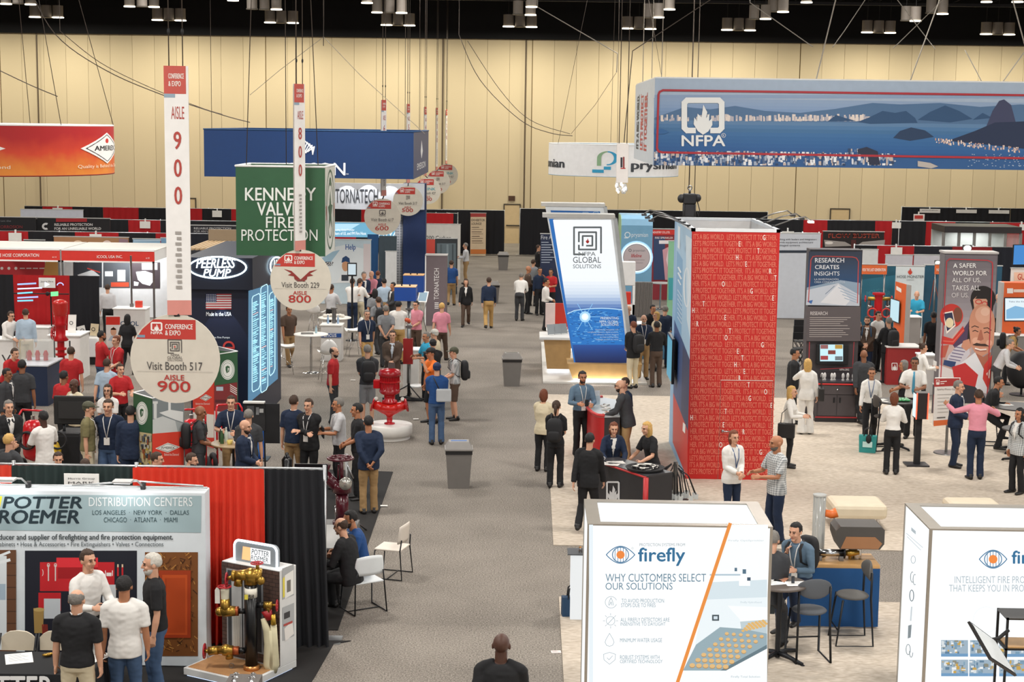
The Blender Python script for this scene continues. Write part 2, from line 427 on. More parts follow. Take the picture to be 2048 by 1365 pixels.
# ---- the flame mark in its open square, with the letters under it
def nfpa(x0,y0,x1,y1,c,txt=True,back=None):
 w=x1-x0;hs=(y1-y0)*(.74 if txt else 1);yb=y0+hs;t=w*.13;it=[]
 P=rrect(x0+t/2,y0+t/2,x1-t/2,yb-t/2,w*.1,3)
 i=[(x0+w*.3,yb-t/2),(x0+t,yb-t/2)]+[(x0+t/2,yb-t),(x0+t/2,y0+t),(x0+t,y0+t/2),(x1-t,y0+t/2),(x1-t/2,y0+t),(x1-t/2,yb-t),(x1-t,yb-t/2),(x1-w*.3,yb-t/2)]
 it.append(('l',c,i,t));it.append(('p',c,flame((x0+x1)/2,yb-hs*.38,hs*.42)))
 if txt:it.append(('t',c,'NFPA',x0,yb+hs*.06,x1,y1,2))
 return it
def gsol(cx,cy,s,c,red='#c5281f',sc=.14):
 it=[]
 for k,g in((1,0),(.64,1),(.36,2)):
  q=s*k;w=s*sc
  if g==0:p=[(cx-q*.2,cy+q),(cx-q,cy+q),(cx-q,cy-q),(cx+q,cy-q),(cx+q,cy+q*.9)]
  elif g==1:p=[(cx-q,cy+q*.1),(cx-q,cy-q),(cx+q,cy-q),(cx+q,cy+q),(cx-q,cy+q),(cx-q,cy+q*.5)]
  else:p=[(cx-q,cy+q),(cx-q,cy-q),(cx+q,cy-q),(cx+q,cy+q),(cx-q*.2,cy+q)]
  it.append(('l',c,p,w))
 return it+[('p',red,flame(cx,cy,s*.2))]
# ---- aisle markers
def aisle_sign(n,cx,cy,r,sx,sw,st,sb,booth,ang,logo,lab):
 D=.61;Y=D*3200/r;p=at(cx,cy,Y)
 t=T('aisle_sign',lab,'sign',(p.x,p.y,p.z),0,'hanging aisle signs')
 MB().prism(ellp(0,0,D,D,48),-.012,.012,M('#d6cfc0',.5)).build('disc',t)
 u=UV((p.x,p.y-.012,p.z),(1,0,0),(0,0,1),(0,-1,0),D,D);q=MB()
 band=[(x,y)for x,y in([(-.47,-.88),(.47,-.88),(.47,-.44),(-.86,-.44),(-.72,-.66)])]
 it=[('p','#c03b32',band),('r','#7d95a8',-.83,-.53,-.66,-.47)]+nfpa(-.53,-.82,-.27,-.55,'#f4efe8')
 it+=[('t','#f4efe8','CONFERENCE',-.21,-.78,.4,-.67,1),('t','#f4efe8','& EXPO',-.21,-.64,.13,-.53,1)]
 it+=logo+[('t','#4d4a48','Visit Booth '+booth,-.63,.07,.61,.25),('r','#b9b2aa',-.86,.28,.85,.287),('t','#b5332c','AISLE',-.25,.36,.2,.48,1),('t','#b5332c',str(n),-.4,.5,.33,.74,1)]
 art(u,it,'lettering',t,off=.002)
 w2=.16;zt,zb=at(sx,st,Y).z-p.z,at(sx,sb,Y).z-p.z;xo=at(sx,(st+sb)/2,Y).x-p.x
 c,s_=math.cos(R(ang)),math.sin(R(ang))
 mb=MB()
 def pl(a0,a1,z0,z1,mat,d=0):mb.add([(xo+a*c+d*s_,a*s_-d*c-.02,z)for a,z in((a0,z0),(a1,z0),(a1,z1),(a0,z1))],[(0,1,2,3)],mat)
 pl(-w2,w2,zb,zt,M('#f1eeea',.5));pl(-w2,w2,zb,zt,M('#e4ddd6',.5),-.03)
 pl(-w2,w2*.8,zt-(zt-zb)*.11,zt,M('#c65448',.5),.004);pl(-w2,-w2*.1,zt-(zt-zb)*.125,zt-(zt-zb)*.11,M('#94a9b8'),.004)
 pl(-w2,w2,zb,zb+(zt-zb)*.06,M('#d98f84',.5),.004)
 mb.build('strip',t,fix=False)
 o=Vector((p.x+xo,p.y-.02,p.z));hz=(zt-zb)
 u2=UV(o,(c,s_,0),(0,0,1),(s_,-c,0),1,1);it=[('t','#b4453c','AISLE',-.07,-zt+hz*.16,.1,-zt+hz*.21)]
 for k,d in enumerate(str(n)):it.append(('t','#b4453c',d,-.045,-zt+hz*(.26+.11*k),.05,-zt+hz*(.33+.11*k),1))
 it+=[('t','#f4e8e0','CONFERENCE',-.1,-zt+hz*.03,.1,-zt+hz*.05,1),('t','#f4e8e0','& EXPO',-.1,-zt+hz*.06,.06,-zt+hz*.08,1)]
 it+=[('r','#a39d97',-.04+.02*(k%2),-zt+hz*(.66+.022*k),.04,-zt+hz*(.672+.022*k))for k in range(11)]
 art(u2,it,'lettering',t,off=.006)
 for a in(-.09,.09):
  q0=Vector((xo+a*c,a*s_-.02,zt))
  m=MB().tube([q0,q0+Vector((0,0,15.9-p.z-zt))],.006*(1+Y/70),WIRE,5);m.ell(q0+Vector((0,0,.45)),(.02,.02,.045),DARK,8,6);m.build('cable',t)
 MB().tube([(xo,-.02,zb),(0,0,D*.97)],.02,DARK,6).build('clip',t)
wing=[('p','#8f2f2a',[(0,-.02),(-.3,-.3),(-.55,-.36),(-.3,-.22),(-.42,-.16),(-.22,-.12),(-.2,-.03),(-.1,.05),(0,.03),(.1,.05),(.2,-.03),(.22,-.12),(.42,-.16),(.3,-.22),(.55,-.36),(.3,-.3)]),('t','#6b625c','VSC',-.16,-.03,.16,.05)]
gl=gsol(0,-.28,.15,'#5a5552')+[('t','#5a5552','NFPA',-.09,-.11,.1,-.07,1),('t','#5a5552','GLOBAL',-.17,-.06,.17,.0),('t','#5a5552','SOLUTIONS',-.17,.01,.17,.05)]
aisle_sign(900,350.5,718,91,356,42,132,630,'517',8,gl,'round hanging sign reading AISLE 900, largest and nearest of the aisle signs')
aisle_sign(800,601.5,560.5,61.3,600,16,168,501,'229',57,wing,'round hanging sign reading AISLE 800 with a winged emblem')
aisle_sign(600,765,434,36.5,768,8,200,392,'617',65,nfpa(-.18,-.38,.18,-.02,'#5a5552'),'round hanging sign reading AISLE 600 in front of the dark blue tower')
aisle_sign(500,816,402,30,817,5,208,366,'517',70,gsol(0,-.22,.12,'#5a5552'),'round hanging sign reading AISLE 500 against the dark blue tower')
milk=[('t','#3a9cab','LINK',-.2,-.25,.6,-.05,1)]
aisle_sign(400,855,382,26.5,851,4,214,352,'427',73,milk,'round hanging sign half hidden by the dark blue tower, beyond AISLE 500')
aisle_sign(300,876,364,24,874,4,216,341,'517',75,gsol(0,-.22,.12,'#5a5552'),'round hanging sign second farthest in the row of aisle signs')
aisle_sign(200,894,350,22,893,3,219,328,'427',76,milk,'round hanging sign farthest away and smallest of the aisle signs')
# ---- red ring banner, upper left
def ring_banner(name,label,cxp,Rp,y0,y1,Y,mat,inner,pts):
 k=3200/Y;Rm=Rp/k;c=at(cxp,(y0+y1)/2,Y);z0,z1=at(cxp,y1,Y-Rm).z,at(cxp,y0,Y-Rm).z
 t=T(name,label,'banner',(c.x,Y,z0))
 mb=MB();n=64;h=z1-z0
 for rr,mt in((Rm,mat),(Rm-.03,inner)):
  vs=[(rr*math.sin(R(360*i/n)),-rr*math.cos(R(360*i/n)),z)for z in(0,h)for i in range(n)]
  mb.add(vs,[(i,(i+1)%n,n+(i+1)%n,n+i)for i in range(n)],mt,True)
 mb.build('fabric',t,fix=False)
 MB().ring((0,0,h),Rm-.015,.025,WHT,n=64,m=6).build('top_rail',t);MB().ring((0,0,0),Rm-.015,.02,inner,n=64,m=6).build('bottom_rail',t)
 def bend(a,b,d):return Vector((c.x+(Rm+d)*math.sin(R(a)),Y-(Rm+d)*math.cos(R(a)),z1+b*h/100))
 for a in pts:
  x,y=Rm*math.sin(R(a)),-Rm*math.cos(R(a))
  MB().tube([(x,y,h),(x*.15,y*.3+0,15.9-z0)],.008,WIRE,5).build('cable',t)
 return t,UV((0,0,0),(1,0,0),(0,0,1),(0,-1,0),1,1),bend
def flame_print():
 m,N,L,b=nodes_mat('flame_print');b.inputs['Roughness'].default_value=.55
 t=N.new('ShaderNodeTexCoord');s=N.new('ShaderNodeSeparateXYZ');L.new(t.outputs['Object'],s.inputs[0])
 n=N.new('ShaderNodeTexNoise');n.inputs['Scale'].default_value=1.1;n.inputs['Detail'].default_value=4;L.new(t.outputs['Object'],n.inputs[0])
 a=N.new('ShaderNodeMath');a.operation='MULTIPLY_ADD';a.inputs[1].default_value=.9;L.new(n.outputs['Fac'],a.inputs[0])
 z=N.new('ShaderNodeMapRange');z.inputs[1].default_value=0;z.inputs[2].default_value=1.25;z.inputs[3].default_value=.45;z.inputs[4].default_value=-.5;L.new(s.outputs[2],z.inputs[0]);L.new(z.outputs[0],a.inputs[2])
 c=N.new('ShaderNodeValToRGB');e=c.color_ramp.elements;e[0].position=.2;e[0].color=lin('#b01015');e[1].position=.95;e[1].color=lin('#e0862c');q=e.new(.55);q.color=lin('#cf3d1c')
 L.new(a.outputs[0],c.inputs[0]);L.new(c.outputs[0],b.inputs['Base Color']);return m
t,u,bd=ring_banner('ring_banner','red and orange flame printed ring banner hanging at upper left',-10,231,250,353,38,flame_print(),M('#8e1a16'),(15,50,100,-60,180))
def dia(a,s):return[(a-22*s,46),(a,14),(a+22*s,46),(a,78)]
it=[]
for a,s in((0,1),(84,1),(-84,1)):
 it+=[('p','#f2f0ec',dia(a,1.05)),('l','#1f1f20',closed([(a-19,46),(a,18.5),(a+19,46),(a,73.5)]),1.1),('t','#1a1a1a','AMEREX',a-13,41,a+13,51,1),('e','#c5281f',a,31,2,5),('t','#f3e3c8','Quality is Behind the Diamond',a-25,79,a+25,88)]
art(u,it,'lettering',t,bend=bd,off=.01)
# ---- white ring banner in the distance
t,u,bd=ring_banner('ring_banner','white ring banner with a blue and green loop logo hanging far back',1227,129,290,354,62,M('#f4f4f4',.5),M('#a9c4d6'),(0,60,-60,180))
it=[('t','#3e4248','prysmian',12,50,68,84,1),('o','#2fa0cc',-8,42,9,22,3.6,-95,95),('o','#8db08a',-8,42,9,22,3.6,180,270),('r','#8fb48c',-17,42,-13.4,66),('r','#2fa0cc',-21,78,-11,88),('r','#2fa0cc',-11,68,-5,78),('t','#3e4248','prysmian',-110,50,-51,84,1)]
art(u,it,'lettering',t,bend=bd,off=.012)
# ---- blue box banner
def box_banner(name,label,xl,xr,y0,y1,Y,dep,mat,side,inner,rail=WHT,th=.03):
 X0,X1,z0,z1=rect(xl,y0,xr,y1,Y)
 t=T(name,label,'banner',((X0+X1)/2,Y+dep/2,z0));w=(X1-X0)/2;d=dep/2;h=z1-z0
 MB().box(-w,w,-d,-d+th,0,h,mat).build('front_fabric',t);MB().box(-w,w,d-th,d,0,h,inner).build('back_fabric',t)
 for q in(w-th,-w):MB().box(q,q+th,-d+th,d-th,0,h,side).build('side_fabric',t)
 m=MB()
 for a,b in(((-w,-d),(w,-d)),((w,-d),(w,d)),((w,d),(-w,d)),((-w,d),(-w,-d))):m.tube([(a[0],a[1],h),(b[0],b[1],h)],.025,rail,6)
 m.build('top_rail',t)
 return t,X0,X1,z0,z1
t,X0,X1,z0,z1=box_banner('box_banner','long dark blue box banner with a white angular logo, hanging behind the green box',408,827,261,356,52,7.6,M('#083468',.5),M('#243868',.5),M('#123a6c'),M('#26507f'))
def helix(cx,cy,s):return[('l','#e9eef5',[(cx-s*.5+i*s*.16,cy+s*(.55-i*.1)),(cx-s*.1+i*s*.2,cy-s*(.75-i*.12)),(cx+s*.55,cy-s*(.1-i*.12))],s*.1)for i in range(5)]
art(front(52-.02),helix(612,300,24)+[('t','#f2f4f8','EMERSON',535,326,690,351,1),('t','#f2f4f8','TM',692,347,697,350)],'lettering',t)
art(UV((X1,52,z1),(0,1,0),(0,0,1),(1,0,0),7.6/100,(z1-z0)/100),[('p','#eef1f6',[(50,20),(58,45),(50,62),(44,45)]),('t','#eef1f6','EMERSON',22,70,78,84,1)],'lettering',t)
cables(t,[(X0+.2,52.3,z1),(X1-.3,52.3,z1),(X1-.3,59,z1)])
# ---- green box banner
t,X0,X1,z0,z1=box_banner('box_banner','square green box banner lettered in white, hanging on four wires',472,650,333,512,32.5,1.67,M('#2c5a3a',.5),M('#dfe0d8',.5),M('#30583a'),WHT)
art(front(32.5-.01),[('t','#e8ece6','KENNEDY',490,376,631,401,1),('t','#e8ece6','VALVE',514,405,597,431,1),('t','#e8ece6','FIRE',532,434,590,456),('t','#e8ece6','PROTECTION',483,459,635,482)],'lettering',t,step=.001)
sx,sy=1.67/100,(z1-z0)/100;su=UV((X1,32.5,z1),(0,1,0),(0,0,1),(1,0,0),sx,sy)
art(su,[('o','#3a6146',50,50,42,46,3),('o','#3a6146',50,50,30,33,2),('p','#2c5a3a',[(50,28),(58,44),(72,46),(60,56),(64,72),(50,62),(36,72),(40,56),(28,46),(42,44)]),('e','#3a6146',50,18,9,5),('p','#b43a30',[(10,44),(14,44),(14,60),(10,60)]),('p','#b43a30',[(86,44),(90,44),(90,60),(86,60)])],'emblem',t)
cables(t,[(X0+.2,32.6,z1),(X1-.15,32.6,z1)],spread=-.55);cables(t,[(X0+.8,34.0,z1),(X1-.8,34.0,z1)],spread=.1)
# ---- long bay banner, upper right
XB,_,zb0,zb1=rect(1308,157,1400,331,34)
dep=6.3;XR=XB+12.0
t=T('box_banner','long pale blue box banner printed with a bay city view, hanging at upper right','banner',(XB,34,zb0))
h=zb1-zb0
MB().box(0,12,0,.04,0,h,M('#a9bbd0',.45)).build('front_fabric',t);MB().box(0,12,dep-.04,dep,0,h,M('#9fb2c8')).build('back_fabric',t)
for q in(0,11.96):MB().box(q,q+.04,.04,dep-.04,0,h,M('#cfd8e0',.45)).build('side_fabric',t)
MB().box(.02,11.98,.02,.08,h,h+.03,WHT).build('top_rail',t);MB().box(.02,.08,.08,dep,h,h+.03,WHT).build('top_rail',t)
r2=random.Random(3);it=[]
sky=['#92a9c8','#8ea7c8','#88a2c6','#7f9cc3','#7896bd','#7292b9']
xl,xr=1308,2440
for k in range(6):it.append(('p',sky[k],[(xl,196+k*6.5),(xr,211+k*6.5),(xr,218+k*6.5),(xl,203+k*6.5)]))
it.append(('p','#4f7299',[(1308,236),(1370,214),(1420,219),(1470,212),(1530,222),(1600,226),(1670,218),(1745,206),(1800,209),(1880,206),(1960,214),(2040,209),(2130,214),(2440,210),(2440,250),(1308,250)]))
sea=['#5d83ab','#4d7aa8','#41719f','#3a6ea3','#33689f','#2f659d','#2b619b','#285d98','#285a94','#2a5990']
for k in range(12):y=240+k*7.5;it.append(('p',sea[min(k,9)],[(xl,y),(xr,y+15),(xr,min(345.5,y+23.5)),(xl,min(330.5,y+8.5))]))
for k in range(170):
 x=1320+r2.random()*430;it.append(('r',['#d9cdc8','#e9dcd2','#b8b4bd'][k%3],x,228+r2.random()*12,x+2+r2.random()*4,241+r2.random()*2))
hills=[[(1655,243),(1672,230),(1690,236),(1712,242)],[(1715,244),(1740,234),(1765,222),(1790,226),(1812,222),(1830,236),(1835,246),(1740,248)],[(1835,240),(1860,224),(1890,211),(1918,222),(1945,238),(1900,245)],[(1945,240),(1965,226),(1985,236)]]
it+=[('p','#2a4f77',p)for p in hills]
it+=[('p','#1f3a5c',[(1786,276),(1800,262),(1822,255),(1850,261),(1868,274),(1820,282)]),('p','#3a4060',[(1972,254),(1985,222),(1998,202),(2008,199),(2022,210),(2030,240),(2034,258)]),('p','#1b2c4c',[(1895,282),(1950,262),(1990,245),(2050,243),(2120,230),(2440,240),(2440,300),(2050,298),(1960,288)])]
for k in range(120):
 x=1868+r2.random()*170;y=274+(x-1868)*.12+r2.random()*9;it.append(('r',['#e8cfc0','#f2e2d6','#c9a18e'][k%3],x,y,x+2,y+2+r2.random()*3))
for k in range(90):
 x=1930+r2.random()*200;y=308+r2.random()*26;it.append(('r','#b5c6d8',x,y,x+2.5,y+1.2))
for k in range(520):
 x=1308+r2.random()*480;b=304+max(0,(x-1500))*.016-(8 if 1690<x<1730 else 0);y=b+r2.random()**1.5*26-2;w,hh=1.5+r2.random()*5,3+r2.random()*9
 if y+hh>331:hh=331-y
 if hh>0:it.append(('r',['#d6dbe4','#a7b3c6','#51688c','#2c4468','#c9b9b0','#7288a8','#eef0f2'][k%7],x,y,x+w,y+hh))
it+=[('p','#232c44',[(1714,299),(1733,294),(1755,303),(1760,330),(1738,330),(1735,312),(1716,308)]),('p','#b9b2ac',[(1835,322),(1860,326),(1876,333),(1862,337),(1835,333)])]
it.append(('p','#2f659d',[(1308,258),(1325,258),(1338,264),(1330,268),(1308,268)]))
art(front(34),[('r','#8fa6c6',1309,190,xr,197)]+it,'printed_bay',t,step=.00002)
fr=[(2440,180+14.3)];L1=[(2440,196),(1326,180.5),(1319,184),(1317,190),(1314,297),(1317,303),(1325,305),(2440,323)]
art(front(34-.02),[('l','#b02a36',L1,4.2)]+nfpa(1363,195,1449,292,'#eef0ee')+[('o','#eef0ee',1447,271,4.5,4.5,.8),('t','#eef0ee','R',1445.5,269,1448.5,273.5)],'lettering',t)
su=UV((XB,34,zb0),(0,0,1),(0,1,0),(-1,0,0),h/100,dep/100)
it=[('t','#2c3136',"IT'S A BIG WORLD.",14,-88,84,-74,1),('t','#b9433c',"LET'S PROTECT",14,-66,84,-52,1),('t','#b9433c','IT TOGETHER.',14,-46,84,-32,1)]
art(su,it,'lettering',t)
cables(t,[(XB+.15,34.2,zb1),(XB+.15,37,zb1),(XB+.15,40,zb1)],spread=0,mat=WIREL)
for q,w_ in(((XB+3.4,34.2,zb1),2.0),((XB+8,34.2,zb1),-2.0),((XB+6,37,zb1),3)):
 MB().tube([q,(q[0]+w_,q[1]+2,15.9)],.014,WIREL,5).build('cable',t,world=True)
# ---- small lit strip sign
Y=33;X0,X1,z0,z1=rect(1233,287,1257,366,Y)
t=T('hanging_sign','small white upright hanging sign with glittering clear lower end','sign',((X0+X1)/2,Y,z0))
w=(X1-X0)/2
MB().box(-w,w,0,.05,0,z1-z0,M('#efe9e4',.4),.01).build('sign_board',t)
art(front(Y),[('p','#34343c',[(1241,315),(1245,315),(1245,335),(1241,335)]),('p','#8e2b2b',[(1246,314),(1249,314),(1249,336),(1246,336)]),('r','#bb3333',1241,336,1251,338)],'lettering',t)
mb=MB()
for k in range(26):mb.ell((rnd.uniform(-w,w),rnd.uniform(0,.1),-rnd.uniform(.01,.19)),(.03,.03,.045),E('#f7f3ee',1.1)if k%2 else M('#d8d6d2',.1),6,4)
mb.build('crystal_fringe',t)
cables(t,[(((X0+X1)/2)-.08,Y,z1),(((X0+X1)/2)+.08,Y,z1)])
# ---- chain hoist hanging above the red tower
p=at(1379,400,40);t=T('chain_hoist','black motorised chain hoist hanging above the red lettered tower','hoist',p)
k=.0125
MB().box(-.16,.16,-.12,.12,-.1,.16,DARK,.03).ell((-.2,0,.03),(.1,.1,.11),DARK).ell((.2,0,.05),(.09,.1,.1),DARK).build('motor',t)
MB().tube([(0,0,.16),(0,0,.28)],.03,STEEL,8).ring((0,0,.3),.05,.015,STEEL,'y',14,6).build('hook',t)
MB().box(-.13,.13,-.1,.1,-.42,-.1,M('#26262a'),.02).build('chain_bag',t)
mb=MB()
for a in(-.14,.14):
 for b in(-.1,.1):mb.tube([(a,b,-.55),(a,b,-.1)],.018,DARK,6)
mb.build('bracket',t)
MB().tube([(-.02,0,.3),(-.02,0,15.9-p.z)],.014,WIRE,6).tube([(.12,0,.1),(.12,0,15.9-p.z)],.01,WIRE,6).build('chain',t)
MB().tube([(.2,0,-.05),(.26,0,-.25),(.24,0,-.42),(.2,0,-.3)],.012,DARK,6).build('cable_loop',t)
# ---- loose rigging wires and sagging data cables under the ceiling
def wire(pts,Y,r,mat,lab,sag=True):
 q=[at(x,y,Y)for x,y in pts]
 P=[]
 for i in range(len(q)-1):
  for s in range(6):
   u=s/6;a=q[max(i-1,0)];b,c=q[i],q[i+1];d=q[min(i+2,len(q)-1)]
   P.append(.5*((2*b)+(c-a)*u+(2*a-5*b+4*c-d)*u*u+(3*b-a-3*c+d)*u**3)if sag else b.lerp(c,u))
 P.append(q[-1])
 if pts[0][1]<75:P.insert(0,Vector((q[0].x,q[0].y,15.98)))
 o=MB().tube(P,r,mat,5).build('rigging_cable');tag(o,lab,'cable','rigging cables')
wire([(52,-40),(110,68),(210,140),(330,192),(444,230),(500,245)],40,.012,WIRE,'dark cable sagging from the ceiling lamps down behind the longest aisle sign')
wire([(120,62),(200,125),(300,175),(400,215),(445,229)],41,.009,WIRE,'thinner dark cable running just above the sagging one at upper left')
wire([(-20,132),(60,170),(115,193)],40,.012,WIRE,'dark cable dropping in from the left edge above the red ring banner')
wire([(648,-60),(647,74),(647,92)],45,.012,WIRE,'upright wire ending in a knot above the dark blue box banner')
wire([(647,74),(560,140),(500,190)],45,.008,WIREL,'pale wire slanting down left from the knot',False)
wire([(647,74),(720,150),(850,268)],45,.008,WIREL,'pale wire slanting down right from the knot',False)
wire([(918,70),(960,160),(1040,240),(1100,266),(1145,272)],50,.012,WIRE,'dark cable sagging towards the white ring banner')
wire([(935,82),(1000,180),(1060,240),(1140,268)],51,.01,WIRE,'second dark cable sagging towards the white ring banner, slightly higher')
wire([(1075,14),(1235,107),(1233,145)],44,.014,WIREL,'pale wire slanting down to the hook left of the bay banner',False)
wire([(1450,-20),(1265,102),(1250,260),(1248,285)],33.2,.01,WIRE,'dark wire that drops to the small white hanging sign',False)
wire([(1142,268),(1190,210),(1232,146)],52,.007,WIRE,'thin wire rising from the white ring banner to the hook',False)
wire([(1500,5),(1626,94)],46,.014,WIREL,'pale wire slanting right across the black ceiling',False)
wire([(1730,0),(1690,60),(1665,95)],46,.012,WIREL,'pale wire with a turnbuckle slanting left across the black ceiling',False)
wire([(1795,0),(1870,98)],46,.012,WIREL,'pale wire crossing another above the printed bay, falling to the right',False)
wire([(1885,0),(1786,97)],46,.012,WIREL,'pale wire crossing another above the printed bay, falling to the left',False)
wire([(1930,100),(1965,166)],36,.01,WIREL,'short wire reaching the bay banner from upper left',False)
wire([(2048,105),(2004,166)],36,.012,WIREL,'short wire reaching the bay banner from upper right',False)
# ================================================================ furniture kinds
BLACK=M('#17171a',.7);WHITE=M('#e9e8e5',.5);GREYP=M('#6f6d6b',.5);CHROME=M('#c8c8c8',.2,1);WOOD=M('#c79a62',.5,var=.15,sc=9)
DKM=M('#26272a',.4,.6)
def stack_chair(col,label,loc,rz,group=None):
 t=T('stacking_chair',label,'chair',loc,rz,group);pm=M(col,.45)
 m=MB().box(-.22,.22,-.22,.21,.44,.465,pm,.012);m.build('seat',t)
 vs,fs=[],[];n=10
 for k,dy in((0,0),(1,.02)):
  for i in range(n+1):
   a=-1+2*i/n
   for j in range(7):
    z=.56+.29*j/6;w=.225-.03*(j/6)**3;vs.append((a*w,.20+.05*(z-.5)*2-.05*a*a+dy,z-.03*a*a*(j/6)**2))
 o=(n+1)*7
 for i in range(n):
  for j in range(6):a=i*7+j;fs+=[(a,a+7,a+8,a+1),(o+a,o+a+1,o+a+8,o+a+7)]
 for i in range(n):a=i*7;fs+=[(a,o+a,o+a+7,a+7),(a+6,a+13,o+a+13,o+a+6)]
 for j in range(6):a=n*7+j;fs+=[(j,j+1,o+j+1,o+j),(a,o+a,o+a+1,a+1)]
 MB().add(vs,fs,pm,True).build('backrest',t)
 for s in(-1,1):
  MB().tube([(s*.2,.22,.62),(s*.225,.2,.45),(s*.25,.24,.012),(s*.25,-.24,.012),(s*.23,-.2,.44)],.011,DKM,8).build('leg',t)
 MB().tube([(-.23,-.2,.435),(.23,-.2,.435)],.01,DKM,6).tube([(-.25,0,.012),(.25,0,.012)],.008,DKM,6).build('stretcher',t)
 return t
def bar_stool(label,loc,rz,pad='#55534f',h=.66,group=None,frame=None):
 t=T('bar_stool',label,'stool',loc,rz,group);pm=M(pad,.8);fm=frame or DKM
 MB().ell((0,0,h),(.23,.22,.045),pm,20,8).build('seat',t)
 MB().ell((0,.22,h+.34),(.235,.03,.135),pm,22,10,fn=lambda d,q:q+Vector((0,-.06*d.x*d.x,0))).build('backrest',t)
 for s in(-1,1):
  MB().tube([(s*.21,.2,h+.36),(s*.21,.2,h),(s*.23,.25,.012),(s*.23,-.25,.012),(s*.2,-.17,h-.02)],.016,fm,8).build('leg',t)
 MB().tube([(-.22,-.22,.22),(.22,-.22,.22)],.011,fm,8).build('footrest',t)
 return t
def shell_stool(label,loc,rz,group=None,h=.72,col='#ecebe8'):
 t=T('shell_stool',label,'stool',loc,rz,group);pm=M(col,.4)
 vs,fs=[],[];n,k=10,12
 prof=[(-.24,0.02),(-.2,-.005),(-.1,-.02),(.02,-.02),(.12,0),(.18,.05),(.21,.12),(.235,.2),(.25,.28),(.26,.34),(.265,.38),(.27,.4)]
 for dz in(0,.014):
  for i,(y,z)in enumerate(prof):
   for j in range(n+1):
    a=-1+2*j/n;w=.23 if i<8 else.23-.05*(i-7)
    vs.append((a*w,y-(.06*a*a if i>5 else 0)+dz,h+z+.07*a*a*(1 if i<7 else.3)+(dz if i<5 else 0)))
 o=k*(n+1)
 for i in range(k-1):
  for j in range(n):a=i*(n+1)+j;fs+=[(a,a+1,a+n+2,a+n+1),(o+a,o+a+n+1,o+a+n+2,o+a+1)]
 for j in range(n):a=(k-1)*(n+1)+j;fs+=[(j,o+j,o+j+1,j+1),(a,a+1,o+a+1,o+a)]
 for i in range(k-1):a=i*(n+1);b=a+n;fs+=[(a,a+n+1,o+a+n+1,o+a),(b,o+b,o+b+n+1,b+n+1)]
 MB().add(vs,fs,pm,True).build('shell',t)
 for sx in(-1,1):
  for sy in(-1,1):MB().tube([(sx*.12,sy*.1,h-.02),(sx*.21,sy*.2,.0)],.009,CHROME,7).build('leg',t)
 m=MB()
 for s in(-1,1):m.tube([(s*.19,-.17,.2),(-s*.14,.14,h-.2)],.005,CHROME,5).tube([(-.19,s*.18,.22),(.19,s*.18,.22)],.006,CHROME,5)
 m.build('wire_brace',t);return t
def folding_chair(label,loc,rz,col='#cdbfa6',group=None):
 t=T('folding_chair',label,'chair',loc,rz,group);pm=M(col,.5)
 MB().box(-.2,.2,-.2,.18,.44,.46,pm,.01).build('seat',t)
 MB().prism([(-.2,.62)]+[(x*.2,.62+.24*(1-abs(x)**3*.35))for x in(-1,-.8,-.5,0,.5,.8,1)]+[(.2,.62)],.2,.225,pm).build('backrest',t)
 for s in(-1,1):
  MB().tube([(s*.21,.23,.82),(s*.22,-.22,.01)],.012,DKM,7).build('leg',t);MB().tube([(s*.2,-.16,.45),(s*.2,.25,.01)],.012,DKM,7).build('leg',t)
 return t
def round_table(label,loc,r,h,top,base='disc',cat='table',group=None,post=None):
 t=T('bar_table',label,cat,loc,0,group);pm=post or CHROME
 MB().lathe([(r-.01,h-.03),(r,h-.02),(r,h-.005),(r-.008,h)],top,n=40).build('tabletop',t)
 MB().cyl((0,0),.035,.03,h-.03,pm,14).build('post',t)
 if base=='disc':MB().lathe([(.25,0),(.25,.012),(.06,.035)],pm,n=28).build('foot',t)
 else:
  for a in range(4):
   c,s=math.cos(R(45+90*a)),math.sin(R(45+90*a))
   MB().tube([(0,0,.09),(c*.2,s*.2,.07),(c*.4,s*.4,.03)],[.035,.03,.022],pm,8).ell((c*.4,s*.4,.015),(.03,.03,.015),pm,8,6).build('foot',t)
 return t
def bin_(label,loc,rz,h=.9,sticker=False):
 t=T('waste_bin',label,'bin',loc,rz,'grey waste bins');g=M('#716d69',.5)
 w0,w1,d0,d1=.2,.25,.15,.2;hb=h*.82
 m=MB();vs=[(sx*a,sy*b,z)for z,a,b in((0,w0,d0),(hb,w1,d1))for sx,sy in((-1,-1),(1,-1),(1,1),(-1,1))]
 m.add(vs,[(3,2,1,0),(4,5,6,7)]+[(i,(i+1)%4,4+(i+1)%4,4+i)for i in range(4)],g);m.build('body',t)
 MB().box(-w1-.004,w1+.004,-d1-.004,d1+.004,hb-.07,hb,M('#1d1c1d',.35)).build('bin_liner',t)
 m=MB().box(-w1-.02,w1+.02,-d1-.02,d1+.02,hb,hb+.04,M('#8d8985',.45),.01)
 vs=[(sx*a,sy*b,z)for z,a,b in((hb+.04,w1,d1),(h,w1-.06,d1-.07))for sx,sy in((-1,-1),(1,-1),(1,1),(-1,1))]
 m.add(vs,[(4,5,6,7)]+[(i,(i+1)%4,4+(i+1)%4,4+i)for i in range(4)],M('#8d8985',.45))
 ld=m.build('lid',t)
 MB().box(-w1+.1,w1-.1,-.05,.05,h-.005,h+.004,M('#3a68a8'if sticker else '#2a2a2b',.4)).build('slot',ld)
 return t
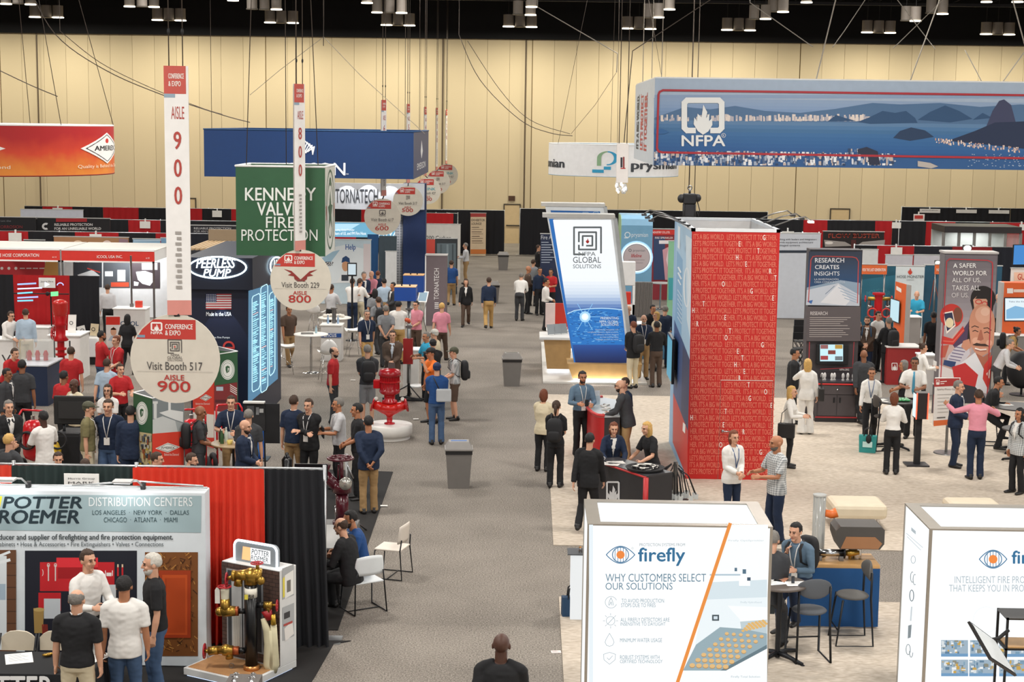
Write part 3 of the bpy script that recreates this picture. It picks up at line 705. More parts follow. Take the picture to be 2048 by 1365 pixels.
def drape(label,x0,x1,Y,z1,col,z0=.01,amp=.035,group='pipe and drape curtains',flare=0.0,rough=.85,per=.17):
 t=MB();n=max(6,int((x1-x0)/per*6));q=[];ph=rnd.random()*9
 rows=[0,.12,.4,.75,1]
 for v in rows:
  z=z1+(z0-z1)*v
  for i in range(n+1):
   u=i/n;s=x0+(x1-x0)*u
   a=amp*(.35+.65*v)*(math.sin(s/per*6.283+ph+.5*math.sin(s*3.1+ph))+.5*noise.noise((s*5,v*.7,ph)))
   q.append((s+flare*v*(u-.2)*1.0+.02*math.sin(s*9+v*2),Y+a-.1*flare*v,z))
 k=len(rows);f=[(r*(n+1)+i,r*(n+1)+i+1,(r+1)*(n+1)+i+1,(r+1)*(n+1)+i)for r in range(k-1)for i in range(n)]
 b=len(q);q2=[(x,y+.006,z)for x,y,z in q]
 t.add(q+q2,f+[tuple(b+j for j in reversed(g))for g in f],M(col,rough,var=.1,sc=4),True)
 o=t.build('drape');return tag(o,label,'curtain',group)
def pipe_frame(label,x0,x1,Y,z,legs=None,r=.025,mat=None):
 t=T('drape_pipe_stand',label,'stand',((x0+x1)/2,Y,0),0,'drape stands');m=mat or M('#b9bbbd',.35,.8);c=(x0+x1)/2
 MB().tube([(x0-c,0,z),(x1-c,0,z)],r*.8,m,8).build('crossbar',t)
 for x in(legs if legs is not None else(x0,x1)):
  MB().tube([(x-c,0,.01),(x-c,0,z+.05)],r,m,8).build('upright',t);MB().box(x-c-.2,x-c+.2,0,.35,0,.01,m).build('base_plate',t)
 return t
def id_card(label,px,py,w,h,Y,text=None,col='#eceae4'):
 a,b,c,d=rect(px-w/2,py-h/2,px+w/2,py+h/2,Y)
 t=tag(MB().box(a,b,Y,Y+.01,c,d,M(col,.6)).build('booth_card'),label,'card','booth number cards')
 if text:art(front(Y-.001),[('t','#3a3a3a',s,px-w*.38,py-h*.2+i*h*.3,px+w*.38,py-h*.02+i*h*.3)for i,s in enumerate(text)],'lettering',t,off=.006)
 return t
def paper(label,loc,rz,w=.21,d=.29,col='#efeeea',text=True,name='paper_sheet',cat='paper',group=None):
 t=tag(MB().box(-w/2,w/2,-d/2,d/2,0,.004,M(col,.7)).build(name),label,cat,group);t.location=loc;t.rotation_euler=(0,0,rz)
 if text:
  m=MB()
  for i in range(6):m.box(-w*.38,w*(.1+.25*((i*7)%3)/2),d*(.36-.12*i),d*(.39-.12*i),.004,.0045,M('#8a8a8c'))
  m.build('print',t)
 return t
def counter(label,x0,x1,y0,y1,h,body,top,name='counter',cat='counter',bv=.01,kick=None):
 t=T(name,label,cat,((x0+x1)/2,(y0+y1)/2,0));w,d=(x1-x0)/2,(y1-y0)/2
 MB().box(-w,w,-d,d,.06 if kick else 0,h-.04,body).build('body',t);MB().box(-w-.03,w+.03,-d-.03,d+.03,h-.04,h,top,bv).build('countertop',t)
 if kick:MB().box(-w+.04,w-.04,-d+.04,d-.04,0,.06,kick).build('plinth',t)
 return t
def bottle(label,loc,col='#bcd3e6',h=.22,r=.032,cap='#2d6fb5',group='water bottles'):
 t=T('bottle',label,'bottle',loc,0,group)
 MB().lathe([(r,0),(r,h*.62),(r*.4,h*.82),(r*.35,h*.92)],M(col,.15),n=12).build('body',t);MB().cyl((0,0),r*.42,h*.92,h,M(cap,.4),10).build('cap',t);return t
def screen(label,o,u,w,h,th=.04,col='#101114',glow=None,s=1.0,name='display_screen',cat='screen'):
 # upright flat screen; o = lower left corner on its front, u = direction across
 u=Vector(u).normalized();n=Vector((u.y,-u.x,0));t=T(name,label,cat,o,math.atan2(u.y,u.x))
 MB().box(0,w,0,th,0,h,M(col,.3),.004).build('housing',t)
 if glow:MB().box(.02,w-.02,-.003,.001,.02,h-.02,E(glow,s)).build('picture',t)
 return t
def mat_(label,pts,mat,z=.012,name='floor_mat',cat='mat'):
 o=MB().prism([(p.x,p.y)for p in pts],.001,z,mat,'z').build(name);return tag(o,label,cat)
def bag(label,loc,rz,w,d,h,col,name='tote_bag',hand=True,top=1.15):
 t=T(name,label,'bag',loc,rz);m=M(col,.75)
 vs=[(sx*a,sy*b,z)for z,a,b in((0,w/2,d/2),(h,w/2*top,d/2*.8))for sx,sy in((-1,-1),(1,-1),(1,1),(-1,1))]
 MB().add(vs,[(3,2,1,0),(4,5,6,7)]+[(i,(i+1)%4,4+(i+1)%4,4+i)for i in range(4)],m).build('body',t)
 if hand:
  for s in(-1,1):MB().tube([(-w*.25,s*d*.35,h-.03),(-w*.2,s*d*.35,h+.12),(0,s*d*.35,h+.17),(w*.2,s*d*.35,h+.12),(w*.25,s*d*.35,h-.03)],.012,M('#1d1d20',.7),6).build('handle',t)
 return t
# ================================================================ booth carpets and mats
CARPETS=[((.47,25.65),(30,40.4),'wide pale stone coloured carpet under the red lettered tower','booth_carpet'),((.51,10),(14,22.75),'pale stone coloured carpet under the white light boxes','booth_carpet')]
for(a,b),(c,d),lb,nm in CARPETS:
 o=MB().box(a,c,b,d,.001,.014,PALE).build(nm);tag(o,lb,'carpet')
BLKC=M('#1f1d1c',.95,var=.25,sc=60)
mat_('black carpet of the grey-blue backdrop booth at lower left',[Vector((-14,14,0)),fl(600,1400),fl(630,1355),fl(667,1290),Vector((-2.3,20.6,0)),Vector((-14,20.6,0))],BLKC)
mat_('black carpet strip beside the dark red valve in the aisle',[fl(566,1262),fl(676,1262),fl(786,945),fl(640,940)],BLKC,.011)
# ================================================================ grey-blue backdrop booth, lower left
YB=19.45
x0,x1,z0,z1=rect(-260,985,412,1330,YB)
z1=at(330,985,YB).z;z0=.02
t=T('fabric_backdrop','printed pop-up backdrop with bold dark lettering on a grey-blue header','backdrop',((x0+x1)/2,YB,0))
w=(x1-x0)/2
MB().box(-w,w,0,.3,z0,z1,M('#d9e0e4',.6),.01).build('fabric',t)
MB().tube([(-w,.15,z1+.03),(w,.15,z1+.03)],.012,M('#c9cbcc',.3,.8),8).tube([(w-.05,.15,z1+.05),(w-.9,.15,z1+.1),(w-1.7,.15,z1+.03)],.012,M('#c9cbcc',.3,.8),8).build('frame',t)
pl=front(YB)
hd=[('p','#9fb5ba',[(-250,988),(403,992),(402,1066),(-250,1058)])]
art(pl,hd,'header_print',t)
logo=[('p','#e6d23c',[(-40,994),(5,993),(-6,1046),(-52,1046)]),('t','#23343c','POTTER',5,994,163,1017,2.4,.15),('t','#23343c','ROEMER',-4,1021,157,1047,2.4,.15),('t','#e8edee','DISTRIBUTION CENTERS',178,995,385,1013),('t','#3e565c','LOS ANGELES  \u00b7  NEW YORK  \u00b7  DALLAS',185,1021,378,1030),('t','#3e565c','CHICAGO  \u00b7  ATLANTA  \u00b7  MIAMI',208,1035,355,1045),
  ('t','#3c4347','leading producer and supplier of firefighting and fire protection equipment.',-62,1069,346,1083,1),('t','#555c60','Cabinets \u2022 Hose & Accessories \u2022 Fire Extinguishers \u2022 Valves \u2022 Connections',-8,1084,327,1096)]
art(pl,logo,'lettering',t,off=.006)
pic=[('r','#1b1d29',50,1102,274,1318),('r','#c6222a',80,1125,229,1183),('r','#e0303a',113,1116,196,1135),('r','#a3161e',116,1136,196,1158),('r','#c22028',77,1186,122,1222),('r','#c7cdd2',88,1198,121,1238),('r','#d8dde0',205,1170,232,1205)]
for x in(97,111):pic+=[('l','#d8c9c4',[(x,1131),(x,1162)],2.5),('o','#d8c9c4',x,1131,3,4,1.4)]
for x in(236,245):pic+=[('l','#e2c9a8',[(x,1130),(x,1136)],3),('l','#c22028',[(x,1136),(x,1152)],3.4)]
pic+=[('o','#e9e3e0',84,1146,3,7,1.2,-80,80)]+[('l','#efe7e4',[(a,1142),(a,1152)],1.6)for a in(211,225)]+[('r','#efe7e4',213,1146,223,1153)]
pic+=[('p','#a8884e',[(67,1217),(88,1217),(86,1267),(69,1267)]),('e','#c3a566',78,1220,11,4)]+[('l','#8d2d20',[(85+k*3,1250),(87+k*3,1285)],2.4)for k in range(4)]
r2=random.Random(5)
pic+=[('r','#7a4a22',290,1105,396,1313)]
for k in range(260):
 x,y=291+r2.random()*98,1106+r2.random()*196;dx,dy=r2.uniform(-9,9),r2.uniform(2,9)
 pic.append(('l',['#a56a30','#c08a48','#5c3316','#8c5526','#3f230e'][k%5],[(x,y),(min(395,max(291,x+dx)),min(1312,y+dy))],1.6))
pic+=[('r','#a33a16',318,1141,382,1276),('r','#c2501f',325,1150,375,1270),('r','#b24519',330,1156,371,1266),('r','#8a2d10',332,1158,333,1264)]
pic+=[('r','#6a4630',-250,1100,33,1310)]+[('r','#4e3222',-250,1126+k*24,33,1128+k*24)for k in range(8)]+[('r','#dfe5e8',-60,1112,14,1300),('l','#e9eef0',[(-10,1116),(20,1104)],5),('l','#e9eef0',[(-10,1128),(20,1120)],6),('r','#a9bccb',-10,1168,12,1200)]
art(pl,pic,'printed_picture',t,off=.003,step=.00004)
mdl=M('#cfd0cf',.35,.5)
for px,nm in((55,'left'),(285,'right')):
 p=at(px,968,YB+.1);g=T('clip_lamp','small flat silver lamp arm on top of the grey-blue backdrop, '+('above the bold dark lettering'if px<100 else 'above the line DISTRIBUTION CENTERS'),'lamp',(p.x,YB+.12,z1),0,'backdrop lamps')
 MB().tube([(0,0,.04),(-.05,-.1,.14),(-.12,-.35,.2)],.012,mdl,8).build('arm',g);MB().box(-.26,-.02,-.5,-.34,.185,.215,mdl,.01).build('lamp_head',g);MB().box(-.24,-.04,-.49,-.35,.18,.186,E('#ffffff',3)).build('lens',g);MB().box(-.03,.03,-.02,.05,0,.08,DARK,.01).build('clamp',g)
 l=bpy.data.lights.new('clip_lamp_light','AREA');l.size=.2;l.energy=3;o=bpy.data.objects.new('clip_lamp_light',l);o.location=(p.x-.14,YB-.32,z1+.16);o.rotation_euler=(R(25),0,0);COL.objects.link(o)
# drapes behind
YD=20.35;zD=at(450,938,YD).z
def dr(label,px0,px1,Y,z1,col,**k):
 a,b=at(px0,1000,Y).x,at(px1,1000,Y).x;return drape(label,a,b,Y,z1,col,**k)
dr('orange-red drape at the far left edge behind the backdrop',-120,24,YD,zD,'#d8402a',per=.11,amp=.055)
dr('dark teal-black drape behind the backdrop, under the white name card',24,270,YD,zD,'#22312f',per=.11,amp=.055)
dr('orange-red drape right of the grey-blue backdrop',270,527,YD,zD,'#d8361f',per=.105,amp=.06)
dr('black drape at the aisle end of the orange-red drape',527,643,YD,zD,'#17181d',per=.11,amp=.06,flare=.12)
pipe_frame('bright metal pipe stand at the aisle end of the black drape',at(-200,1000,YD).x,at(647,1000,YD).x,YD+.11,zD-.01,(at(647,1000,YD).x,at(270,1000,YD).x,at(24,1000,YD).x))
id_card('white name card hanging on the dark teal drape',163,961,70,26,YD-.09,['Morris Group','MARK'])
# kiosk with brick panel
A,B,C=fl(444,1122,1.36),fl(559,1143,1.36),fl(592,1131,1.36)
ux=(B-A);ux.z=0;KW=ux.length;rz=math.atan2(ux.y,ux.x);KD=max(.34,(C-B).length)
t=T('display_kiosk','white display kiosk with brick printed front and lit two-line header sign','kiosk',(A.x,A.y,0),rz)
Wm=M('#dcdcda',.5)
def brickm():
 m,N,L,b=nodes_mat('brick_print');b.inputs['Roughness'].default_value=.6
 t_=N.new('ShaderNodeTexCoord');mp=N.new('ShaderNodeMapping');mp.inputs['Rotation'].default_value=(R(90),0,0);L.new(t_.outputs['Object'],mp.inputs[0])
 k=N.new('ShaderNodeTexBrick');k.inputs['Scale'].default_value=5;k.inputs['Color1'].default_value=lin('#4e3a34');k.inputs['Color2'].default_value=lin('#5c453c');k.inputs['Mortar'].default_value=lin('#2f2522');k.inputs['Mortar Size'].default_value=.02
 L.new(mp.outputs[0],k.inputs[0]);L.new(k.outputs[0],b.inputs['Base Color']);return m
KH=1.36
MB().box(0,KW,0,KD,.12,KH,Wm,.006).build('body',t)
MB().box(-.0,KW-.0,-.012,.001,.14,KH-.01,brickm()).build('brick_panel',t)
PD=.62
MB().box(-.12,KW+.0,-PD,KD,.03,.12,Wm,.006).build('platform',t);MB().box(-.08,KW-.04,-PD+.04,-.02,.118,.126,M('#b98a5c',.5,var=.25,sc=12)).build('wood_deck',t)
MB().box(-.09,KW-.03,-PD+.03,KD-.05,.0,.03,E('#cfe0ff',1.6)).build('base_glow',t)
hw=KW*.74;hx=KW*.13
MB().prism(rrect(hx,KH-.04,hx+hw,KH+.27,.08),KD*.3,KD*.3+.06,M('#8d9499',.3)).build('header_board',t)
m=MB();P=[(hx,KH)]+rrect(hx,KH-.04,hx+hw,KH+.27,.08)[:14]+[(hx+hw,KH)]
arc=[(hx+.0,KH)]+[p for p in rrect(hx,KH-.1,hx+hw,KH+.27,.08)if p[1]>KH][::-1]+[(hx+hw,KH)]
m.tube([(a,KD*.3,b)for a,b in arc],.014,E('#eaf4ff',5),6);m.build('edge_light',t)
hu=UV((A.x,A.y,0),(math.cos(rz),math.sin(rz),0),(0,0,1),(math.sin(rz),-math.cos(rz),0),1,1)
def KY(items,yoff,**k):
 u=UV(Vector((A.x,A.y,0))+Vector((-math.sin(rz),math.cos(rz),0))*yoff,hu.u,hu.w,hu.n,1,1);return art(u,items,**k)
KY([('p','#f2b27a',[(hx+.12,-KH-.03),(hx+.25,-KH-.03),(hx+.27,-KH-.2),(hx+.14,-KH-.2)]),('r','#ffffff',hx+.26,-KH-.2,hx+hw-.1,-KH-.03)],KD*.3,name='logo_plate',parent=t,emit=1.3)
KY([('t','#58656d','POTTER',hx+.28,-KH-.19,hx+hw-.12,-KH-.12,1,.15),('t','#58656d','ROEMER',hx+.27,-KH-.11,hx+hw-.13,-KH-.045,1,.15)],KD*.3,name='lettering',parent=t,off=.01)
cab=[('r','#9a9c9e',.08,-1.28,.36,-.2),('r','#3c3f42',.1,-1.26,.34,-.22),('r','#b9bab9',.16,-1.2,.32,-.25),('r','#8f9499',.44,-1.2,.66,-.25),('r','#33363a',.46,-1.18,.63,-.27),('r','#b0b3b4',.47,-.9,.53,-.3)]
for k in range(7):cab.append(('l','#d8d4c8',[(.18+.018*k,-.75+.03*(k%3)),(.19+.016*k,-.28)],.01));cab.append(('l','#7d7f7f',[(.188+.018*k,-.75),(.198+.016*k,-.28)],.004))
KY(cab,-.012,name='cabinet_print',parent=t,off=.003,step=.0003)
ru=UV(Vector((A.x,A.y,0))+hu.u*KW,-hu.n,(0,0,1),hu.u,1,1)
side=[('r','#aeb0b1',.05,-1.38,KD-.05,-.98),('r','#aeb0b1',.05,-.88,KD-.05,-.45),('p','#e3d14a',[(.06,-1.25),(.12,-1.28),(.12,-1.02),(.06,-1.0)]),('p','#eeece6',[(.1,-1.28),(KD-.06,-1.31),(KD-.06,-1.0),(.1,-.98)]),('r','#77736c',.14,-1.2,.22,-1.05),('p','#e9e4de',[(.08,-.6),(KD-.09,-.66),(KD-.06,-.48),(.1,-.43)]),('r','#3b3a3c',.08,-.8,.2,-.72),('r','#b34b44',.07,-.66,.25,-.63)]
art(ru,side,'brochure_rack',t,off=.003)
# standpipe with brass valves
pb=fl(503,1340,.12);YP=pb.y;BR=M('#b08a3e',.32,.85,var=.15,sc=14);RW=M('#b3202a',.35);PIPE=M('#121214',.3)
t=T('standpipe','black standpipe with brass valves and red hand wheels in front of the brick panel kiosk','standpipe',(pb.x,pb.y,.12))
def q(px,py,dy=0):v=at(px,py,YP);v.y+=dy;return v
MB().tube([pb,q(502,1166)],.076,PIPE,24).build('pipe',t,True)
MB().tube([pb+Vector((0,0,0)),pb+Vector((0,0,.06))],.1,M('#c98a4e',.3,.7),24).build('base_collar',t,True)
u=q(502,1185);pz=u.z
MB().tube([(pb.x,pb.y,pz-.06),(pb.x,pb.y,pz+.06)],.0795,M('#e4dfcf',.5),24).build('name_band',t,True)
art(front(YP-.08),[('r','#e0cf4c',489,1190,496,1200),('t','#2a2a2a','PR-HR',497,1190,508,1198,1,.15)],'lettering',t)
a=q(502,1160)
m=MB().tube([q(502,1168),q(502,1142)],[.085,.085],BR,18).ell(q(502,1150),(.1,.09,.085),BR,16,10).tube([q(502,1150),q(470,1152)],[.075,.06],BR,14).tube([q(478,1155),q(476,1172)],[.05,.055],BR,12)
m.tube([q(470,1152),q(464,1152)],.07,BR,14).tube([q(508,1155),q(520,1150)],.06,BR,14).tube([q(515,1162),q(515,1138)],[.055,.06],BR,14).tube([q(515,1140),q(515,1128)],.022,BR,8)
tee=m.build('brass_tee',t,True);MB().ell(q(522,1161,-.03),(.055,.04,.055),BR,14,8).build('outlet_cap',tee,True)
MB().wheel(q(514,1127),.075,RW,'z').build('hand_wheel',t,True);MB().tube([q(464,1155),q(456,1158)],.025,BR,8).build('stem',t,True);MB().wheel(q(453,1160),.085,RW,'x').build('hand_wheel',t,True)
m=MB().tube([q(450,1172),q(450,1180)],.03,RW,8);m.build('stem',t,True);MB().wheel(q(449,1174),.08,RW,'z').build('hand_wheel',t,True)
MB().lathe([(.05,0),(.055,.12),(.045,.14)],M('#d6cfb8',.25),c=(0,0)).build('gauge_glass',t).location=q(450,1198)-t.location
MB().tube([q(450,1198),q(451,1225)],[.055,.07,][:2],BR,16).ell(q(450,1222),(.075,.07,.075),BR,16,10).tube([q(446,1223),q(472,1223)],[.075,.06],BR,14).ell(q(440,1224),(.06,.06,.06),BR,12,8).build('angle_valve',t,True)
MB().tube([q(470,1223),q(477,1223)],.06,M('#a8552f',.4,.6),12).build('coupling',t,True);MB().tube([q(476,1223),q(490,1223)],.035,PIPE,12).build('branch_pipe',t,True)
MB().prism([(-.03,-.1),(.03,-.1),(.03,.07),(.012,.1),(-.012,.1),(-.03,.07)],-.003,.003,M('#e4e0d6',.7)).build('paper_tag',t).location=q(436,1190,-.04)-t.location
MB().tube([q(514,1211),q(530,1211)],.035,PIPE,12).build('branch_pipe',t,True);MB().tube([q(528,1211),q(544,1211)],.045,BR,14).tube([q(536,1211),q(537,1224)],.035,BR,10).tube([q(544,1211),q(553,1211)],.016,BR,8).build('angle_valve',t,True);MB().wheel(q(554,1212),.07,RW,'x').build('hand_wheel',t,True)
MB().tube([q(533,1222),q(539,1240)],[.07,.04],M('#9c1c20',.4),14,ry=.035).tube([q(546,1230),q(547,1250)],[.03,.035],M('#c9a23a',.35,.6),10).build('hose_rack',t,True)
HOSE=M('#cfc6a4',.8,var=.12,sc=10)
m=MB().tube([q(526,1238),q(534,1262),q(537,1290),q(534,1330),q(541,1345)],[.03,.05,.055,.05,.05],HOSE,10,ry=.02).tube([q(547,1250),q(549,1290),q(551,1330),q(546,1345)],[.04,.045,.05,.045],HOSE,10,ry=.02).tube([q(541,1262),q(543,1300),q(542,1338)],.04,HOSE,10,ry=.018);m.build('fire_hose',t,True)
MB().wheel(q(409,1303),.09,RW,'x').build('hand_wheel',t,True)
MB().tube([q(410,1303),q(418,1303)],.025,BR,8).tube([q(417,1303),q(436,1301)],.055,BR,14).tube([q(436,1301),q(466,1302)],[.05,.065],BR,14).ell(q(452,1301),(.08,.075,.075),BR,16,10).tube([q(458,1304),q(459,1318)],[.045,.05],BR,12).build('angle_valve',t,True)
MB().tube([q(465,1302),q(478,1302)],.055,M('#a8552f',.4,.6),12).build('coupling',t,True);MB().tube([q(476,1302),q(490,1302)],.04,PIPE,12).build('branch_pipe',t,True);MB().ring(q(463,1332),.03,.004,STEEL,'y',16,5).build('chain',t,True)
# grey stone block table with chrome fittings
p=fl(492,1350,.42);t=T('granite_block','speckled grey granite display block at the bottom edge by the kiosk','stand',(p.x,p.y,0));t.rotation_euler=(0,0,0)
MB().box(-.19,.19,-.28,.02,0,.42,M('#6a6460',.5,var=.4,sc=120),.004).build('body',t)
for k in range(4):
 s=T('chrome_fitting','chrome pipe fitting on the grey granite block, '+['back pair, nearer the aisle','back pair, nearer the backdrop','front pair, nearer the aisle','front pair, nearer the backdrop'][k],'fitting',(p.x+(.1 if k%2==0 else-.1),p.y-.09-.13*(k//2),.42),0,'chrome fittings')
 MB().lathe([(.03,0),(.02,.02),(.012,.04),(.02,.05),(.01,.06)],CHROME,n=12).build('body',s);m=MB()
 for a in range(5):m.tube([(0,0,.04),(.035*math.cos(a*1.257),.035*math.sin(a*1.257),.045)],.006,CHROME,5)
 m.build('spokes',s)
# black clothed table, its papers and chairs
p0,p1=fl(-150,1290,.75),fl(216,1308,.75);yb=p1.y
t=T('draped_table','long table under a black cloth with big white lettering at lower left','table',((p0.x+p1.x)/2,yb-.35,0));w=(p1.x-p0.x)/2
MB().box(-w,w,-.38,.38,.72,.75,M('#151619',.85),.008).build('tabletop',t)
m=MB();n=60
for k,(a,b)in enumerate((((-w,-.385),(w,-.385)),((w,-.385),(w,.38)))):
 vs=[]
 for i in range(n+1):
  u=i/n;x,y=a[0]+(b[0]-a[0])*u,a[1]+(b[1]-a[1])*u;r_=.015*math.sin(u*50)
  for z,f in((.74,0),(.02,1)):vs.append((x+(r_+.03)*f*k,y-(r_+.02)*f*(1-k),z))
 m.add(vs,[(2*i,2*i+1,2*i+3,2*i+2)for i in range(n)],M('#15161b',.85),True)
m.build('cloth_skirt',t)
art(front(yb-.35-.44),[('t','#e8e8e8','POTTER',-75,1353,105,1405,1)],'lettering',t)
for(px,py,a,lb)in((38,1318,.35,'white price list sheet lying on the black cloth at lower left'),(187,1315,-.5,'white leaflet at the right end of the black cloth')):
 p=fl(px,py,.752);paper(lb,(p.x,p.y,.752),a,.3,.36)
for k,(px,py)in enumerate(((92,1315),(100,1313))):
 p=fl(px,py,.753);g=T('brass_fitting','small brass nozzle lying on the black cloth, '+('nearer the paper sheet'if k==0 else 'nearer the cream trousers'),'fitting',(p.x,p.y,.775),0,'brass nozzles');MB().tube([(-.04,0,0),(0,0,0),(.05,.02,0)],[.012,.02,.014],BR,10).build('body',g);MB().ring((-.02,0,0),.014,.004,BR,'x',12,5).build('collar',g)
p=fl(190,1310,.753);g=T('clear_fitting','clear and chrome sprinkler fitting standing at the table end','fitting',(p.x,p.y,.752));MB().lathe([(.05,0),(.06,.03),(.03,.1),(.05,.16),(.03,.2)],M('#c9c9c6',.15,.4),n=14).build('body',g);MB().cyl((0,0),.02,.2,.26,CHROME,10).build('spout',g)
for px,lb in((22,'cream folding chair behind the black clothed table, far left'),(100,'cream folding chair behind the black clothed table, beside the cream trousers')):
 p=fl(px,1276,.86);folding_chair(lb,(p.x,p.y+.05,0),0,'#cfc4b0','cream folding chairs')
# ================================================================ white light boxes, lower right
ALU=M('#a9a298',.4,.5);GLOWW=E('#f2f6f8',1.0)
ZL=2.44;YL=fl(1177,1048,ZL).y;YK=fl(1177,999,ZL).y
def lightbox(label,xl,xr,yf,yk):
 t=T('light_box',label,'light box',((xl+xr)/2,(yf+yk)/2,0));w,d=(xr-xl)/2,(yk-yf)/2;fr=.07
 for x,nm in((-w,0),(w-.1,1)):MB().box(x,x+.1,-d,d,0.03,ZL-.018,GLOWW).build('side_sheet',t)
 MB().box(-w+.1,w-.1,-d,-d+.1,.03,ZL-.018,GLOWW).build('front_sheet',t);MB().box(-w+.1,w-.1,d-.1,d,.03,ZL-.018,GLOWW).build('back_sheet',t)
 m=MB();e=.012
 m.box(-w-e,w+e,-d-e,-d+.1,ZL-.018,ZL,ALU);m.box(-w-e,w+e,d-.1,d+e,ZL-.018,ZL,ALU);m.box(-w-e,-w+.14,-d+.1,d-.1,ZL-.018,ZL,ALU);m.box(w-.14,w+e,-d+.1,d-.1,ZL-.018,ZL,ALU)
 m.build('top_frame',t)
 for sx in(-1,1):
  for sy in(-1,1):MB().box(sx*w-(.02 if sx>0 else e),sx*w+(.02 if sx<0 else e),sy*d-(.02 if sy>0 else e),sy*d+(.02 if sy<0 else e),0,ZL-.018,ALU).build('corner_post',t)
 return t
XL0,XL1=fl(1177,1048,ZL).x,fl(1539,1046,ZL).x
t=lightbox('white glowing light box headed WHY CUSTOMERS SELECT OUR SOLUTIONS',XL0,XL1,YL,YK)
pl=front(YL-.012);BLU='#2b6a93';GRY='#8d979d';G2='#5f7f93'
def eye(cx,cy,w,h):
 it=[];n=16
 up=[(cx-w/2+w*i/n,cy-h/2*math.sin(math.pi*i/n)**.9)for i in range(n+1)];dn=[(x,2*cy-y)for x,y in up]
 it+=[('l',BLU,up,h*.05),('l',BLU,dn,h*.05),('o',BLU,cx,cy,h*.5,h*.47,h*.05)]
 for k in(-.32,-.16,0,.16,.32):it.append(('l',BLU,[(cx+k*h,cy-h*.46*math.cos(k*2.2)),(cx+k*h,cy+h*.46*math.cos(k*2.2))],h*.035))
 return it+[('e','#e8853d',cx,cy,h*.24,h*.24)]
it=[('r','#dfe9ef',1178,1050,1186,1420)]
it+=[('p','#eef2f3',[(1462,1050),(1536,1050),(1534,1400),(1350,1400)]),('p','#cddbe2',[(1425,1165),(1534,1160),(1534,1195),(1412,1200)]),('p','#e2ebef',[(1412,1200),(1534,1195),(1534,1215),(1455,1212),(1480,1240),(1480,1268),(1390,1290),(1400,1240)]),('p','#8fa5ae',[(1392,1290),(1440,1255),(1534,1262),(1534,1290),(1440,1342),(1366,1342)]),('p','#5f757f',[(1440,1342),(1534,1290),(1534,1298),(1452,1342)]),('p','#b7c6cc',[(1480,1244),(1534,1240),(1534,1268),(1482,1258)])]
for r_ in range(7):
 for c in range(6):
  u,v=(c+.5)/6,(r_+.3)/6.8;x=(1-v)*(1450+84*u)+v*(1372+80*u);y=(1-v)*(1264+7*u)+v*(1336+3*u)
  if x>1530:continue
  s=4+2*v;it+=[('e','#a98452',x,y+1,s,s*.78),('e','#d8b27a',x,y,s*.95,s*.7)]
for r_ in range(4):
 for c in range(7):
  x,y=1486+c*7+r_*4,1262-c*1.6-r_*4.5+0
  if x<1533:it.append(('e','#d8ad68',x,y,3.2,2.4))
it+=[('r','#4f6c80',1469,1136,1474,1143),('r','#4f6c80',1485,1139,1492,1148),('p','#ffffff',[(1478,1148),(1500,1150),(1500,1172),(1478,1172)]),('r','#3d5366',1494,1155,1501,1162),('r','#3f4c54',1424,1230,1438,1242),('r','#c8d6de',1427,1233,1435,1239),('l','#a7bcc9',[(1420,1150),(1480,1150)],3)]
it+=[('l','#e08a3d',[(1460,1048),(1352,1374)],7)]
art(pl,it,'printed_picture',t,off=.002,step=.00005,emit=.95)
tx=[('t',GRY,'PROTECTION SYSTEMS FROM',1279,1087,1370,1093),('t',BLU,'firefly',1276,1096,1369,1132,1),('o',GRY,1265,1097,2,2,.5),('t',G2,'WHY CUSTOMERS SELECT',1211,1148,1412,1164),('t',G2,'OUR SOLUTIONS',1211,1166,1345,1180),('t','#8397a3','TO AVOID PRODUCTION',1243,1198,1328,1206),('t','#8397a3','STOPS DUE TO FIRES',1242,1207,1311,1215),('t','#8397a3','ALL FIREFLY DETECTORS ARE',1241,1236,1339,1244),('t','#8397a3','INSENSITIVE TO DAYLIGHT',1241,1245,1331,1252),('t','#8397a3','MINIMUM WATER USAGE',1240,1277,1324,1285),('t','#8397a3','ROBUST SYSTEMS WITH',1240,1311,1319,1319),('t','#8397a3','CERTIFIED TECHNOLOGY',1240,1320,1325,1327),('t','#b9c6ce','Firefly OptiSprinkler',1457,1080,1528,1084),('t','#b9c6ce','Firefly HydroGuard',1481,1203,1523,1208),('t','#9fb4c0','Firefly Total Solution',1462,1352,1520,1357)]
ic='#93a2ab'
tx+=eye(1241,1110,57,34)+[('o',ic,1222,1205,12,12,.9,20,340),('l',ic,[(1217,1211),(1219,1202),(1222,1196),(1225,1203),(1227,1211)],1),('l',ic,[(1219,1211),(1222,1204),(1224,1211)],1),('o',ic,1221,1242,9,9,.9),('l',ic,[(1215,1249),(1228,1235)],1)]+[('l',ic,[(1221+11*math.cos(k*.785),1242+11*math.sin(k*.785)),(1221+15*math.cos(k*.785),1242+15*math.sin(k*.785))],.9)for k in range(8)]
tx+=[('l',ic,closed([(1219,1267),(1226,1279),(1228,1285),(1225,1291),(1219,1293),(1213,1291),(1210,1285),(1212,1279)]),.9),('l',ic,closed([(1219,1305),(1231,1309),(1230,1320),(1219,1329),(1208,1320),(1207,1309)]),.9),('l',ic,[(1214,1316),(1218,1320),(1225,1312)],.9)]
art(pl,tx,'lettering',t,off=.006,step=.0001,emit=.9)
XR0=fl(1852,1048,ZL).x
t=lightbox('white glowing light box headed INTELLIGENT FIRE at the right edge',XR0,XR0+2.0,YL+.03,YK+.05)
pl=front(YL+.018)
